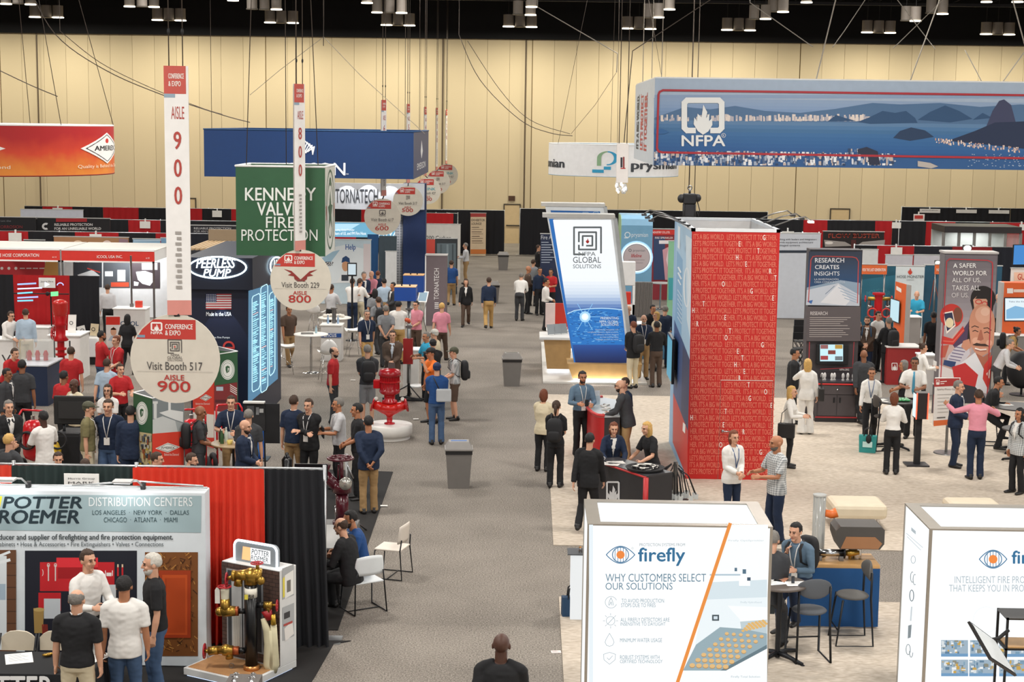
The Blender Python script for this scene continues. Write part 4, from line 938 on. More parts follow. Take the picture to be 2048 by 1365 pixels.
tx=eye(1986,1119,55,36)+[('t',BLU,'firefly',2023,1102,2110,1136,1),('t','#a9b5bd','INTELLIGENT FIRE PROTECTION',1909,1153,2108,1167),('t','#a9b5bd','THAT KEEPS YOU IN PRODUCTION',1898,1170,2108,1184),('o','#dde3e7',1972,1240,26,26,.8)]
art(pl,tx,'lettering',t,off=.004,step=.0001,emit=.95)
it=[];r2=random.Random(9)
for cx,cy in((1882,1281),(1940,1281),(1882,1320),(1938,1320),(1998,1320),(1998,1281)):
 it.append(('r','#9db3c4',cx,cy,cx+54,cy+33))
 for k in range(34):
  x,y=cx+r2.random()*46,cy+r2.random()*24;it.append(('r',['#5d7f9a','#d8e0e4','#c9a24f','#7a9db5','#8a8a7c','#eef1f2'][k%6],x,y,x+2+r2.random()*7,y+1+r2.random()*7))
 it.append(('r','#6f9cc4',cx,cy+27,cx+54,cy+33))
art(pl,it,'printed_picture',t,off=.002,step=.00005,emit=.85)
su=Panel((XR0-.012,YL,0),(0,-1,0));su.n=Vector((-1,0,0))
it=[('p','#a9b4bb',[(1823,1055),(1832,1063),(1832,1070),(1823,1062)]),('l','#c8d0d5',[(1813,1067),(1846,1096)],1.6),('l','#c8d0d5',[(1815,1074),(1842,1101)],1.6),('o','#9aa6ad',1827,1120,5,8,1.2),('o','#7b868c',1825,1155,4,11,1.4,60,300),('o','#7b868c',1830,1160,4,11,1.4,60,300),('o','#7b868c',1824,1192,5,12,2),('l','#c2cbd0',[(1824,1215),(1822,1242)],3),('p','#7b868c',[(1817,1252),(1824,1250),(1822,1276),(1816,1278)]),('o','#7b868c',1817,1300,5,11,1.5),('o','#7b868c',1823,1306,4,10,1.5,0,200)]
art(su,it,'certification_marks',t,off=.003,step=.0001,emit=.9)
# black rack with tablet at right edge
p=fl(2030,1500);Y=YL-.75
t=T('display_rack','black metal display rack at the lower right edge in front of the light box','rack',(at(2050,1300,Y).x,Y,0))
xa=at(2012,1300,Y).x-t.location.x;zt=at(2030,1237,Y).z
for dx in(0,.55):
 for dy in(0,.35):MB().box(xa+dx-.012,xa+dx+.012,dy-.012,dy+.012,0,zt,BLACK).build('leg',t)
for z in(zt-.02,zt-.36):MB().box(xa-.012,xa+.562,-.012,.362,z,z+.02,BLACK if z<zt-.1 else M('#3a3632',.5)).build('shelf',t)
MB().box(xa+.02,xa+.55,0,.34,zt-.34,zt-.325,WOOD).build('wood_insert',t)
MB().tube([(xa,-.05,zt-.12),(xa-.12,-.1,zt-.2),(xa-.28,-.12,zt-.22)],.02,BLACK,8).build('clamp_arm',t)
q0,q1,q2,q3=at(1940,1243,Y-.25),at(1982,1279,Y-.2),at(2034,1350,Y-.25),at(2020,1362,Y-.5)
g=T('tablet_screen','large dark framed tablet tilted on an arm at the lower right','screen',q1)
vs=[at(1939,1243,Y-.3),at(1990,1281,Y-.1),at(2034,1352,Y-.2),at(1982,1318,Y-.42)]
m=MB();nn=(vs[1]-vs[0]).cross(vs[3]-vs[0]).normalized()*.03
m.add(vs+[v+nn for v in vs],[(0,1,2,3),(7,6,5,4)]+[(i,4+i,4+(i+1)%4,(i+1)%4)for i in range(4)],M('#2b2b2e',.35));m.build('housing',g,True)
c=sum(vs,Vector())/4;m=MB();m.add([c+(v-c)*.9-nn*.15 for v in vs],[(0,1,2,3)],M('#dfe5e8',.3));m.build('glass',g,True,fix=False)
p=at(2052,1330,Y+.15)
t=T('fire_extinguisher','red fire extinguisher at the lower right corner under the rack','extinguisher',(p.x,p.y,0));MB().lathe([(.07,0),(.075,.02),(.075,.42),(.05,.48),(.02,.5)],M('#b01f24',.3),n=20).build('cylinder',t);MB().cyl((0,0),.02,.5,.56,STEEL,8).build('valve',t);MB().tube([(0,0,.54),(-.08,0,.56)],.01,BLACK,6).build('lever',t)
# round table, stools, literature
p=fl(1560,1166,1.03);tp=(p.x,fl(1560,1166,1.03).y,0)
round_table('dark round high table with literature beside the glowing light box',tp,.36,1.03,M('#5b514a',.45),'x',post=DKM);X,Yt=tp[0],tp[1]
bar_stool('dark oval backed stool with its back to the camera at the dark round table',(fl(1625,1275,.3).x-.05,fl(1600,1320).y+.05,0),R(180+8),'#54565a',.66)
bar_stool('dark oval backed stool side-on in front of the blue draped table',(fl(1710,1300).x,fl(1710,1285).y,0),R(-88),'#5d5b58',.66)
paper('open white brochure lying on the dark round table',(X-.12,Yt-.02,1.034),.3,.32,.24)
paper('colourful leaflet on the dark round table next to the brochure',(X+.03,Yt+.12,1.034),-.4,.15,.21,'#c98a6a')
paper('white sheet at the right side of the dark round table',(X+.2,Yt-.06,1.034),.1,.28,.2)
g=T('phone','small black phone standing on the white sheet','phone',(X+.16,Yt-.04,1.04));MB().box(-.02,.02,-.012,.012,0,.09,BLACK,.004).build('body',g);MB().box(-.015,.015,-.014,-.011,.01,.08,M('#3b4048',.2)).build('glass',g)
t=bag('dark grey tote bag hanging below the dark round table, lettered in white',(X-.19,Yt+.34,.52),0,.36,.12,.42,'#3d4245')
art(front(Yt+.34-.065),[('t','#e8e8e8','CONFERENCE',1553,1202,1571,1206,1),('t','#e8e8e8','& EXPO',1553,1208,1563,1212,1)],'lettering',t,off=.02)
# blue draped table with machine parts
a,b=fl(1634,1127,.92),fl(1758,1128,.92);c=fl(1744,1108,.92)
t=T('draped_table','wood topped table draped in royal blue cloth right of the seated person','table',((a.x+b.x)/2-.15,a.y+.2,0));w=(b.x-a.x)/2+.15;d=.32
MB().box(-w,w,-.25,.35,.86,.92,WOOD,.006).build('tabletop',t)
m=MB();n=50
for k,(u0,u1)in enumerate((((-w,-.26),(w,-.26)),((w,-.26),(w,.35)),((-w,.35),(-w,-.26)))):
 vs=[]
 for i in range(n+1):
  u=i/n;x,y=u0[0]+(u1[0]-u0[0])*u,u0[1]+(u1[1]-u0[1])*u;r_=.012*math.sin(u*17+math.sin(u*9))
  for z,f in((.87,.2),(.04,1)):vs.append((x+r_*f*(k>0),y-(r_+.01)*f*(k==0),z))
 m.add(vs,[(2*i,2*i+1,2*i+3,2*i+2)for i in range(n)],M('#124a80',.8),True)
m.build('cloth_skirt',t)
ty=t.location.y;tx_=t.location.x
p=at(1635,1110,ty+.2);g=T('clear_tube','tall clear ribbed tube on the blue draped table','tube',(p.x,ty+.2,.92));m=MB()
CL=M('#cfd0cc',.12,alpha=.55)
m.lathe([(.085,.03),(.085,.86),(.08,.86),(.08,.03)],CL,n=20,cap=False);m.build('tube_wall',g);m=MB()
for k in range(10):m.box(.083*math.cos(k*.628)-.006,.083*math.cos(k*.628)+.006,.083*math.sin(k*.628)-.006,.083*math.sin(k*.628)+.006,.03,.86,M('#b9b8b2',.2))
m.build('ribs',g);MB().cyl((0,0),.12,0,.03,DKM,20).build('flange',g);MB().cyl((0,0),.095,.86,.88,M('#b9b8b2',.2),20).build('top_rim',g)
MB().tube([(.08,-.02,.62),(.16,-.02,.6),(.24,-.02,.63)],[.05,.06,.07],M('#e0702c',.4),14).build('detector_cone',g)
p=at(1658,1101,ty-.05);g=T('pipe_spool','steel pipe section with bolted flanges and brass nozzle lying on the blue draped table','pipe',(p.x,ty-.05,1.03));MB().tube([(-.16,0,0),(.2,0,0)],.05,CHROME,18).build('pipe',g);MB().tube([(-.19,0,0),(-.16,0,0)],.085,DKM,18).build('flange',g);MB().tube([(.2,0,0),(.22,0,0)],.08,DKM,18).build('flange',g);MB().tube([(.22,0,0),(.3,0,0),(.42,0,.01)],[.035,.05,.03],BR,12).build('brass_nozzle',g);MB().box(-.15,-.1,-.04,.04,-.11,-.04,STEEL).box(.14,.2,-.04,.04,-.11,-.04,STEEL).build('saddle',g)
p=at(1716,1112,ty);g=T('duct_sample','dark grey boxy duct sample raised on a steel post on the blue draped table','equipment',(p.x,ty+.1,.92));MB().cyl((0,0),.07,0,.18,CHROME,18).build('post',g)
m=MB();m.prism([(-.28,.18),(.27,.18),(.33,.26),(.33,.46),(.28,.5),(-.28,.5),(-.34,.44),(-.34,.34)],-.22,.24,M('#46413c',.5));m.build('hood',g);MB().prism([(-.27,.19),(.25,.19),(.3,.27),(.2,.36),(-.2,.36)],-.225,-.215,M('#9a6b45',.5)).build('inner_face',g)
MB().cyl((-.1,-.05),.025,0,.3,BR,10).build('sprinkler',g)
# pale pedestal with tray, glass panel and blue carrier bag left of the light box
p=fl(1152,1100,.98);t=T('white_pedestal','white glowing pedestal with a dark tray, left of the light box','stand',(p.x+.06,p.y,0));MB().box(-.13,.2,-.15,.2,0,.94,E('#eef1f2',.8)).build('body',t)
p=fl(1155,1084,.97);t2=T('display_tray','dark grey display tray of small brass parts on the white pedestal','tray',(t.location.x+.02,t.location.y-.02,.945));MB().box(-.2,.2,-.16,.18,0,.015,M('#3e4146',.4)).build('tray',t2)
for k in range(6):MB().lathe([(.02,0),(.014,.03),(.02,.045),(.008,.06)],M('#b87d3e',.35,.7)if k%2 else STEEL,n=10).build('sample',t2).location=(-.02+.055*(k%3),-.05+.09*(k//3),.016)
p=fl(1166,1245);t=T('glass_sign_sheet','leaning blue tinted glass sheet beside the blue paper bag','sign',(p.x+.03,p.y+.25,0));MB().add([(-.05,0,.0),(.08,.12,.0),(.04,.12,.95),(-.06,0,.95),(-.03,.02,0),(.1,.14,0),(.06,.14,.95),(-.04,.02,.95)],[(0,1,2,3),(7,6,5,4),(0,4,5,1),(1,5,6,2),(2,6,7,3),(3,7,4,0)],M('#7fa3ad',.15)).build('glass',t)
p=fl(1146,1236);t=bag('dark blue paper carrier bag on the pale carpet left of the light box',(p.x,p.y+.08,.014),.12,.32,.16,.27,'#23415f','carrier_bag',top=1.0)
art(front(p.y),[('t','#d7dde2','firefly',1140,1217,1152,1221)],'lettering',t,off=.01)
o=paper('small red and white card lying in the aisle by the pale carpet edge',(fl(1112,1305).x,fl(1112,1305).y,.002),.1,.13,.1,'#e8d9d4',name='litter_card',cat='card')
for px,py,lb in((768,1014,'white badge card on the carpet by the tan trousers'),(706,762,'small white card on the aisle carpet near the red polo shirt'),(832,840,'small white card on the carpet near the blue cap')):
 p=fl(px,py);paper(lb,(p.x,p.y,.016),.1,.13,.09,'#eee9e2',False,'litter_card','card')
# ================================================================ middle left: pumps, columns and the blue lit tower
NAVY=M('#141b33',.45);GRN=M('#2f5c3c',.55);REDP=M('#b8141c',.28);REDS=M('#d8402e',.5)
def facepanel(A,B):
 u=(B-A);u.z=0;return Panel(A,u)
# ---- two four-sided printed columns
def column(label,L,C,Rr,z,items_l,items_r,cl,cr):
 t=T('display_column',label,'column',(C.x,C.y,0));Bk=L+Rr-C
 P=[L,C,Rr,Bk];m=MB();q=[Vector((p.x,p.y,zz))for zz in(0,z)for p in P]
 m.add(q,[(0,1,5,4)],cl).add(q,[(1,2,6,5),(2,3,7,6),(3,0,4,7)],cr).add(q,[(0,3,2,1),(4,5,6,7)],M('#3a3b3c'))
 m.build('body',t,True);m=MB()
 for i in range(4):m.tube([q[4+i],q[4+(i+1)%4]],.012,WHT,6)
 m.build('top_rail',t,True)
 a=facepanel(L,C);art(a,items_l,'left_print',t,step=.0003);a=facepanel(C,Rr);art(a,items_r,'right_print',t,step=.0003);return t
def seal(cx,cy,rx,ry):return[('e','#eef0ea',cx,cy,rx,ry),('o','#39624a',cx,cy,rx*.92,ry*.92,rx*.06),('o','#39624a',cx,cy,rx*.72,ry*.72,rx*.05),('p','#2f5c3c',[(cx-rx*.3,cy-ry*.3),(cx,cy-ry*.42),(cx+rx*.3,cy-ry*.3),(cx+rx*.2,cy+ry*.2),(cx-rx*.15,cy+ry*.35),(cx-rx*.3,cy)]),('p','#eef0ea',[(cx,cy-ry*.2),(cx+rx*.2,cy-ry*.15),(cx,cy+ry*.25)])]
def amerex(cx,cy,w,h,sl=0):return[('p','#f1efe9',[(cx-w,cy+sl),(cx,cy-h),(cx+w,cy-sl),(cx,cy+h)]),('l','#222222',closed([(cx-w*.84,cy+sl*.84),(cx,cy-h*.8),(cx+w*.84,cy-sl*.84),(cx,cy+h*.8)]),.8),('t','#1d1d1d','AMEREX',cx-w*.55,cy-h*.22,cx+w*.55,cy+h*.22,1)]
L,C=fl(266.6,785.6,2),fl(304.5,797,2);d=C-L;Rr=C+Vector((-d.y,d.x,0));Rr=C+(Rr-C)*1.0
Rt=fl(368,783,2)
r2=random.Random(4);tools=[('p','#c9b98c',[(266,862),(304,868),(304,945),(266,945)])]
for k in range(70):
 x,y=267+r2.random()*33,866+r2.random()*66;tools.append(('r',['#8c4a2c','#c4a63c','#6c7a88','#3b3a38','#a89468','#b8b4a6','#57606a'][k%7],x,y,min(303.5,x+1.5+r2.random()*4),y+3+r2.random()*10))
tools+=[('p','#3c6a49',[(266,930),(304,940),(304,950),(266,945)])]
tank=[('r','#7e8688',305,795,367,868),('p','#c9ccca',[(305,840),(325,833),(350,842),(360,866),(305,868)]),('p','#dfe1de',[(318,826),(340,820),(366,824),(366,845),(350,840),(330,832)]),('p','#a2a8a8',[(350,842),(367,848),(367,868),(356,868)]),('r','#d5d7d4',307,806,313,838),('r','#d5d7d4',305,803,315,808),('r','#e2e3e0',336,805,341,824)]
tank+=[('p','#d9402f',[(304,868),(367,863),(367,945),(304,945)])]+amerex(335,896,25,10,1.5)+[('t','#f0dcd4','Behind the Diamond',328,907,357,912)]
column('square printed column with green seal panel and red diamond logo panel behind the red drape',L,C,Rt,2.0,[('p','#2f5c3c',[(267,787),(304,798),(304,868),(267,860)])]+seal(284,827,12,23)+tools,tank,GRN,M('#8a9090'))
L2,C2,R2=fl(388,700,2),fl(428,710,2),fl(475,703,2)
fire=[('p','#7d2a2c',[(428,772),(474,765),(474,830),(428,830)]),('r','#b1c4cf',432,774,446,782),('r','#541e22',430,800,474,806),('p','#c9c7c2',[(428,822),(474,830),(474,945),(428,945)])]+[('l','#e3d9d4',[(460,770+4*k),(473,778+4*k)],1.6)for k in range(4)]
column('farther printed column with green seal panel, half hidden by the AISLE 900 sign',L2,C2,R2,2.0,[('r','#d9402f',386,740,428,830),('p','#e6e1d8',[(386,825),(428,830),(428,880),(386,875)]),('r','#d9402f',386,876,428,950)]+amerex(412,796,12,7,1)+[('t','#f0dcd4','Behind the Diamond',392,806,420,810)],[('p','#2f5c3c',[(429,700),(474,706),(474,764),(429,772)])]+seal(455,740,14,20)+fire,REDS,GRN)
# ---- red wheeled extinguisher units
def cart(label,p,rz,col='#c01822',hose=True):
 t=T('wheeled_extinguisher',label,'extinguisher',(p.x,p.y,0),rz,'wheeled extinguishers');m_=M(col,.25)
 MB().lathe([(.02,.35),(.16,.42),(.2,.5),(.2,1.0),(.15,1.12),(.05,1.16)],m_,n=22).build('tank',t);MB().cyl((0,0),.04,1.15,1.24,CHROME,10).build('valve',t)
 m=MB()
 for s in(-1,1):m.tube([(s*.26,-.1,.2),(s*.26,-.05,1.25),(s*.22,.0,1.34)],.02,m_,8)
 m.tube([(-.22,0,1.34),(.22,0,1.34)],.02,m_,8);m.build('frame',t)
 for s in(-1,1):w=MB().ring((s*.3,.05,.2),.15,.05,BLACK,'x',22,8).build('wheel',t);MB().ell((s*.3,.05,.2),(.03,.08,.08),m_,10,8).build('hub',w)
 if hose:MB().ring((.0,-.22,.8),.16,.022,BLACK,'y',22,7).ring((.0,-.26,.8),.16,.022,BLACK,'y',22,7).build('hose',t)
 return t
p=fl(384,905,.5);cart('red wheeled extinguisher between the two printed columns',Vector((p.x,p.y,0)),.3)
p=fl(68,918,.4);cart('red wheeled extinguisher at the left, by the person in the white shirt',Vector((p.x,p.y,0)),-.2)
p=fl(445,925,.3);cart('red wheeled extinguisher under the bottle table',Vector((p.x+.02,p.y+.55,0)),.5,hose=False)
p=fl(108,900,.75);t=T('gas_cylinder','yellow gas cylinder with black hose beside the black draped stand','cylinder',(p.x,p.y,0));MB().lathe([(.12,0),(.13,.03),(.13,.75),(.08,.88),(.03,.92)],M('#d9b022',.4),n=18).build('cylinder_body',t);MB().ring((.1,-.1,.95),.16,.02,BLACK,'y',20,6).build('hose',t)
# ---- bottle table, poster, easel
p=fl(468,886,1.05);t=round_table('small high table crowded with bottles in front of the bald person in blue',(p.x,p.y,0),.42,1.05,M('#a58d6c',.45),'disc',post=DKM)
for k,(dx,dy,c,lb)in enumerate(((-.25,.05,'#2c3a2a','dark green bottle on the small high table, leftmost'),(-.16,.1,'#c9d4c6','clear bottle on the small high table beside the green one'),(-.2,-.1,'#3b5c3a','green bottle standing forward on the small high table'),(.02,.12,'#b8342c','red labelled bottle on the small high table'),(.14,.12,'#b8342c','second red labelled bottle on the small high table, nearer the blue poster'))):bottle(lb,(p.x+dx,p.y+dy,1.052),c,.26,.036,'#e6e2d8','bottles on the high table')
for k,(dx,dy)in enumerate(((-.05,-.15),(.06,-.12),(.17,-.08))):g=T('snack_cup',('yellow','white','pale')[k]+' snack cup at the front of the small high table','cup',(p.x+dx,p.y+dy,1.052),0,'snack cups');MB().lathe([(.04,0),(.055,.07),(.05,.07),(.038,.01)],M(('#dcc46a','#eceae4','#d8d0c0')[k]),n=14).build('cup_body',g)
p=fl(512,945);t=T('poster_stand','glossy blue rounded poster stand behind the bald person in blue','sign',(p.x+.1,p.y+1.2,0));Yp=p.y+1.2
a=rect(500,842,528,945,Yp);w=(a[1]-a[0])/2
MB().box(-w,w,0,.05,.02,a[3],M('#1d5fb4',.3),.02).build('poster_board',t);MB().box(-w-.1,w+.1,-.2,.25,0,.02,DKM).build('foot_plate',t)
t.location.x=(a[0]+a[1])/2;art(front(Yp),[('p','#3f87d8',[(503,860),(525,880),(515,920),(503,930)]),('p','#12408a',[(505,925),(526,905),(526,940),(505,940)])],'artwork',t)
Ye=30.6;a=rect(488,806,530,862,Ye);t=T('product_stand','black framed product board on a stand with a flat white top edge','stand',((a[0]+a[1])/2,Ye,0));w=(a[1]-a[0])/2
MB().box(-w,w,0,.03,a[2],a[3],M('#2a2a2c',.5)).build('board',t);MB().box(-w,w,-.1,.05,a[3],a[3]+.03,M('#d9d6d0',.4)).build('top_ledge',t);MB().box(w-.02,w+.28,.02,.05,a[2]-.25,a[3]-.02,BLACK).build('cloth_back',t)
for s in(-1,1):MB().tube([(s*w*.9,.02,a[3]),(s*w*.9,.1,.01)],.015,DKM,7).build('leg',t)
art(front(Ye),[('r','#8b8d90',512,815,518,830),('r','#c9cbca',519,818,527,826),('r','#5a5c60',494,812,508,835)],'sample_print',t)
# ---- black flight case stand with draped cloth (left)
p0=fl(107,936);Yc=29.6;a=rect(107,793,187,850,Yc);t=T('display_screen','large black screen back standing at the left above a black draped stand','screen',((a[0]+a[1])/2,Yc,0));w=(a[1]-a[0])/2
MB().box(-w,w,0,.08,a[2],a[3],M('#1a1919',.6),.02).build('housing',t);MB().box(-w+.1,w-.1,-.03,.005,a[2]+.12,a[3]-.1,M('#252424',.7)).build('back_cover',t)
for s in(-1,1):MB().tube([(s*.2,.05,a[2]),(s*.2,.05,.9)],.03,DKM,8).build('leg',t)
a=rect(118,852,165,945,Yc);t=T('draped_table','narrow black draped stand under the large black screen','table',((a[0]+a[1])/2,Yc+.1,0));w=(a[1]-a[0])/2;MB().box(-w,w,-.3,.3,.95,1.0,BLACK).build('tabletop',t);MB().box(-w,w,-.31,.31,.01,.96,M('#131316',.9),.02).build('cloth_skirt',t)
# ---- white round plinth and vertical red pump
c=fl(775,885);r0=.5;c=Vector((c.x,c.y+.3,0))
t=T('round_plinth','low round white plinth under the shiny red pump','plinth',(c.x,c.y+.2,0));MB().lathe([(r0*.9,0),(r0*.9,.08),(r0,.09),(r0,.3),(r0-.01,.31)],M('#e6e3dd',.4),n=48).build('drum',t)
PY=c.y+.2;k=3200/PY;RP=M('#b0121a',.2)
t=T('fire_pump','shiny red vertical fire pump and motor on the round white plinth','pump',(c.x,PY,.31));t.scale=(.84,.84,.79);MB().lathe([(.14,0),(.14,.03),(.07,.05),(.08,.2),(.14,.3)],RP,n=20).build('pedestal',t)
MB().tube([(-.42,0,.55),(-.3,0,.5),(0,0,.38),(.3,0,.5),(.42,0,.55)],[.12,.13,.2,.13,.12],M('#c8201a',.2),18).ell((0,0,.46),(.3,.24,.17),M('#c8201a',.2),20,12).build('pump_casing',t)
for s in(-1,1):MB().tube([(s*.42,0,.53),(s*.46,0,.54)],.19,RP,20).build('pipe_flange',t);g=MB().tube([(s*.34,-.05,.68),(s*.34,-.1,.74)],.05,M('#d8d5cc',.3),14).build('pressure_gauge',t)
MB().lathe([(.2,.6),(.2,.66),(.14,.7),(.15,.82),(.24,.86),(.26,.9)],RP,n=24).build('coupling_guard',t)
m=MB().lathe([(.27,.9),(.27,.96),(.25,.98),(.25,1.34),(.29,1.36),(.29,1.42),(.26,1.52),(.1,1.56)],M('#96121a',.25),n=28)
for i in range(28):a_=i*2*math.pi/28;m.box(.25*math.cos(a_)-.008,.25*math.cos(a_)+.008,.25*math.sin(a_)-.008,.25*math.sin(a_)+.008,.99,1.34,RP)
m.build('motor',t);MB().box(-.42,-.24,-.1,.1,1.0,1.24,RP,.02).build('terminal_box',t);MB().lathe([(.28,1.18),(.28,1.22)],RP,n=28).build('motor_band',t)
o=MB().box(-.09,.09,0,.012,0,.16,M('#3b2a26')).build('sign_plate',t);o.location=(.05,0,1.56);o.rotation_euler=(R(-20),0,R(10))
# ---- tall water monitor stands with blue boxes
def monitor(label,px,py,Y,yb,w=.62,foot=True,red=False):
 p=at(px,py,Y);t=T('monitor_stand',label,'stand',(p.x,Y,0));z=p.z;h=at(px,yb,Y).z
 MB().box(-w/2,w/2,-.3,.3,h,z,M('#1b4a9c',.4)).build('blue_box',t);MB().box(-w/2,w/2,-.3,.3,z,z+.015,WOOD).build('wood_lid',t)
 for s in(-1,1):MB().lathe([(.02,z+.015),(.02,z+.05)],BLACK,(s*.1,-.05),8).build('knob',t)
 MB().tube([(.08,0,.4),(.08,0,h)],.05,M('#9a9a98',.3,.7),14).build('pole',t)
 if foot:
  MB().tube([(.08,0,.02),(.08,0,.9)],.035,BLACK,10).build('lower_pole',t)
  for a,b in((-.55,-.25),(.45,-.35),(.1,.5)):MB().box(min(0,a),max(0,a),b-.02,b+.02,.01,.05,BLACK).tube([(0,0,.04),(a,b,.04)],.025,BLACK,6).tube([(.08,0,.35),(a*.9,b*.9,.05)],.015,BLACK,6).build('foot',t)
 if red:MB().box(-.06,.18,-.06,.06,at(808,728,Y).z,at(808,677,Y).z,M('#a3201f',.5)).build('red_sign',t);MB().tube([(.08,-.06,1.95),(.08,-.12,2.0),(.02,-.2,2.02)],.05,M('#d65a34',.4),10).build('nozzle',t);MB().box(0,.16,-.09,.06,1.8,1.86,STEEL).box(0,.16,-.09,.06,2.25,2.3,STEEL).build('bracket',t);MB().lathe([(.22,.3),(.22,.33)],WHT,(.3,.1),24).build('round_shelf',t)
 return t
monitor('blue box on a grey pole with red plate beside the red pump',812,573,39.5,600,.53,True,True)
monitor('blue box on a pole, farther one beside the dark blue tower',828,550,48.0,583,.62)
# ---- white counters of the middle booth and seating
def pxcounter(label,xl,xr,yb,h,body,top,dep=.5,**k):
 a,b=fl(xl,yb),fl(xr,yb);return counter(label,a.x,b.x,a.y,a.y+dep,h,body,top,**k)
t=pxcounter('white counter with blue lettered top edge behind the round white table',642,683,722,1.05,M('#e2e0dd',.5),M('#e8e6e2',.4),.55)
yy=t.location.y-.275;art(front(yy),[('r','#1e4f9a',642,667,683,675),('t','#f2f4f6','ancus',648,668,673,674,1)],'lettering',t,off=.035)
for px,lb in((656,'clear water bottle on the white counter, left one'),(676,'clear water bottle on the white counter, right one')):q_=at(px,655,yy+.3);bottle(lb,(q_.x,yy+.3,1.052),'#9db8d6',.24)
q_=at(668,640,yy+.4);g=T('steel_post','short steel post display on the white counter between two bottles','display',(q_.x,yy+.42,1.05));MB().cyl((0,0),.06,0,.42,STEEL,14).build('post',g);MB().lathe([(.1,.42),(.1,.45)],STEEL,n=14).build('cap',g)
pxcounter('white cabinet with louvred front behind the grey-brown blazer',806,836,775,1.0,M('#dad7d2',.5),WHT,.5)
pt=fl(622,668,1.08);round_table('round white high table on a chrome post in front of the lit blue screen',(pt.x,pt.y,0),.47,1.08,M('#eceae6',.35))
g=T('laptop','closed grey laptop lying on the round white table','laptop',(pt.x-.1,pt.y-.02,1.085),.15);MB().box(-.17,.17,-.12,.12,0,.02,M('#8a8987',.35,.5),.004).build('body',g);MB().box(-.16,.16,-.11,.11,.02,.023,M('#767573',.35,.5)).build('lid',g)
bottle('water bottle standing on the round white table',(pt.x+.12,pt.y+.15,1.082),'#a9c6d0',.2)
for px,py,rz,lb in((572,748,R(100),'white shell stool with wire legs at the left of the round white table'),(632,672,R(160),'white shell stool behind the round white table'),(655,762,R(-160),'white shell stool in front of the white counter'),(708,712,R(-70),'white shell stool right of the white counter')):
 p=fl(px,py);shell_stool(lb,(p.x,p.y,0),rz,'white shell stools')
pt=fl(686,632,1.0);t=round_table('round white table covered with a heap of wrapped samples',(pt.x-.25,pt.y,0),.5,.95,M('#e6e2da',.4))
for k in range(7):g=T('sample_pack','crumpled white sample packet on the far round table, %s of the heap'%('left end','left part','middle','top','right part','right end','front')[k],'packet',(pt.x-.55+.09*k,pt.y+.06*(k%3),.95),0,'sample packets');MB().ell((0,0,.05),(.07,.06,.05),M('#dcd7cd',.6),8,6,fn=lambda d,q:q*(1+.25*noise.noise(d*3))).build('wrapper',g)
# ---- seating by the black drape and the dark valve set
p=fl(716,1215);stack_chair('#dfe3e4','white stacking chair with dark wire legs at the aisle, nearest one',(-2.28,22.0,0),R(212))
stack_chair('#d8cdc0','cream stacking chair with dark wire legs behind the nearest white one',(-2.02,23.75,0),R(255))
a,b=fl(650,1080,.75),fl(735,1062,.75);t=counter('low grey table in front of the two seated people',-3.7,-2.75,22.6,23.9,.74,M('#4a4947',.5),M('#9b9a97',.4),name='low_table',cat='table')
MRN=M('#4a1420',.22)
vp=Vector((fl(683,1085).x,24.9,0));t=T('valve_set','tall dark maroon valve set with hand wheel rising beside the black drape','valve',vp)
def v_(px,py):q=at(px,py,vp.y);return(q.x-vp.x,0,q.z)
MB().tube([(v_(685,1060)[0],0,.5),v_(684,985)],.1,MRN,18).tube([v_(684,985),v_(684,965)],[.15,.15],MRN,18).lathe([(.16,.5),(.16,.55)],MRN,(v_(685,1000)[0],0),18).build('body',t)
MB().tube([v_(684,985),v_(660,960),v_(648,948)],[.1,.09,.09],MRN,14).build('branch',t);MB().tube([v_(646,950),v_(646,930)],[.07,.13],MRN,14).build('outlet',t)
MB().tube([v_(684,965),v_(683,920)],.03,MRN,10).tube([(v_(676,965)[0],0,v_(676,965)[2]),v_(677,930)],.015,MRN,8).build('yoke',t);w_=v_(681,917);MB().wheel(w_,.2,MRN,'z',6).build('hand_wheel',t)
w_=v_(693,964);MB().tube([(w_[0],-.1,w_[2]),(w_[0],-.16,w_[2])],.1,M('#b9b6ae',.2,.6),20).build('pressure_gauge',t)
MB().tube([v_(673,1010),v_(672,985)],.012,CHROME,6).tube([v_(672,1050),v_(671,1012)],.015,CHROME,6).build('trim_tube',t);MB().box(-.35,.35,-.3,.3,0,.5,M('#5a5856',.5)).build('stand',t)
t=T('steel_tripod','thin steel upright with a cross foot beside the dark maroon valve set','stand',(fl(709,1030).x,26.3,0));MB().tube([(0,0,.3),(0,0,1.35)],.03,STEEL,8).build('post',t);MB().tube([(0,0,1.2),(.12,-.1,.95)],.02,STEEL,6).build('handle',t)
for a_ in(20,140,260):MB().tube([(0,0,.32),(.35*math.cos(R(a_)),.35*math.sin(R(a_)),.01)],.015,STEEL,6).build('leg',t)
p=at(574,937,21.6);t=T('black_valve','small shiny black valve peeking over the black drape','valve',(p.x,21.6,0));zz=p.z;MB().lathe([(.1,zz-.1),(.1,zz-.02),(.07,zz+.02),(.075,zz+.12),(.03,zz+.18),(.02,zz+.22)],M('#0e0e10',.15),n=18).build('body',t);MB().box(-.22,.22,-.1,.1,zz-.12,zz-.05,M('#121214',.25),.01).build('foot',t);MB().box(-.15,.15,-.15,.15,0,zz-.12,M('#2b2a29')).build('stand',t)
p=at(622,934,21.7);screen('back of a black open laptop just above the black drape',(p.x-.23,21.7,p.z-.2),(1,0,0),.46,.24,.02);t=counter('black table hidden behind the black drape, under laptop',p.x-.45,p.x+.12,21.5,22.0,p.z-.2,BLACK,BLACK)
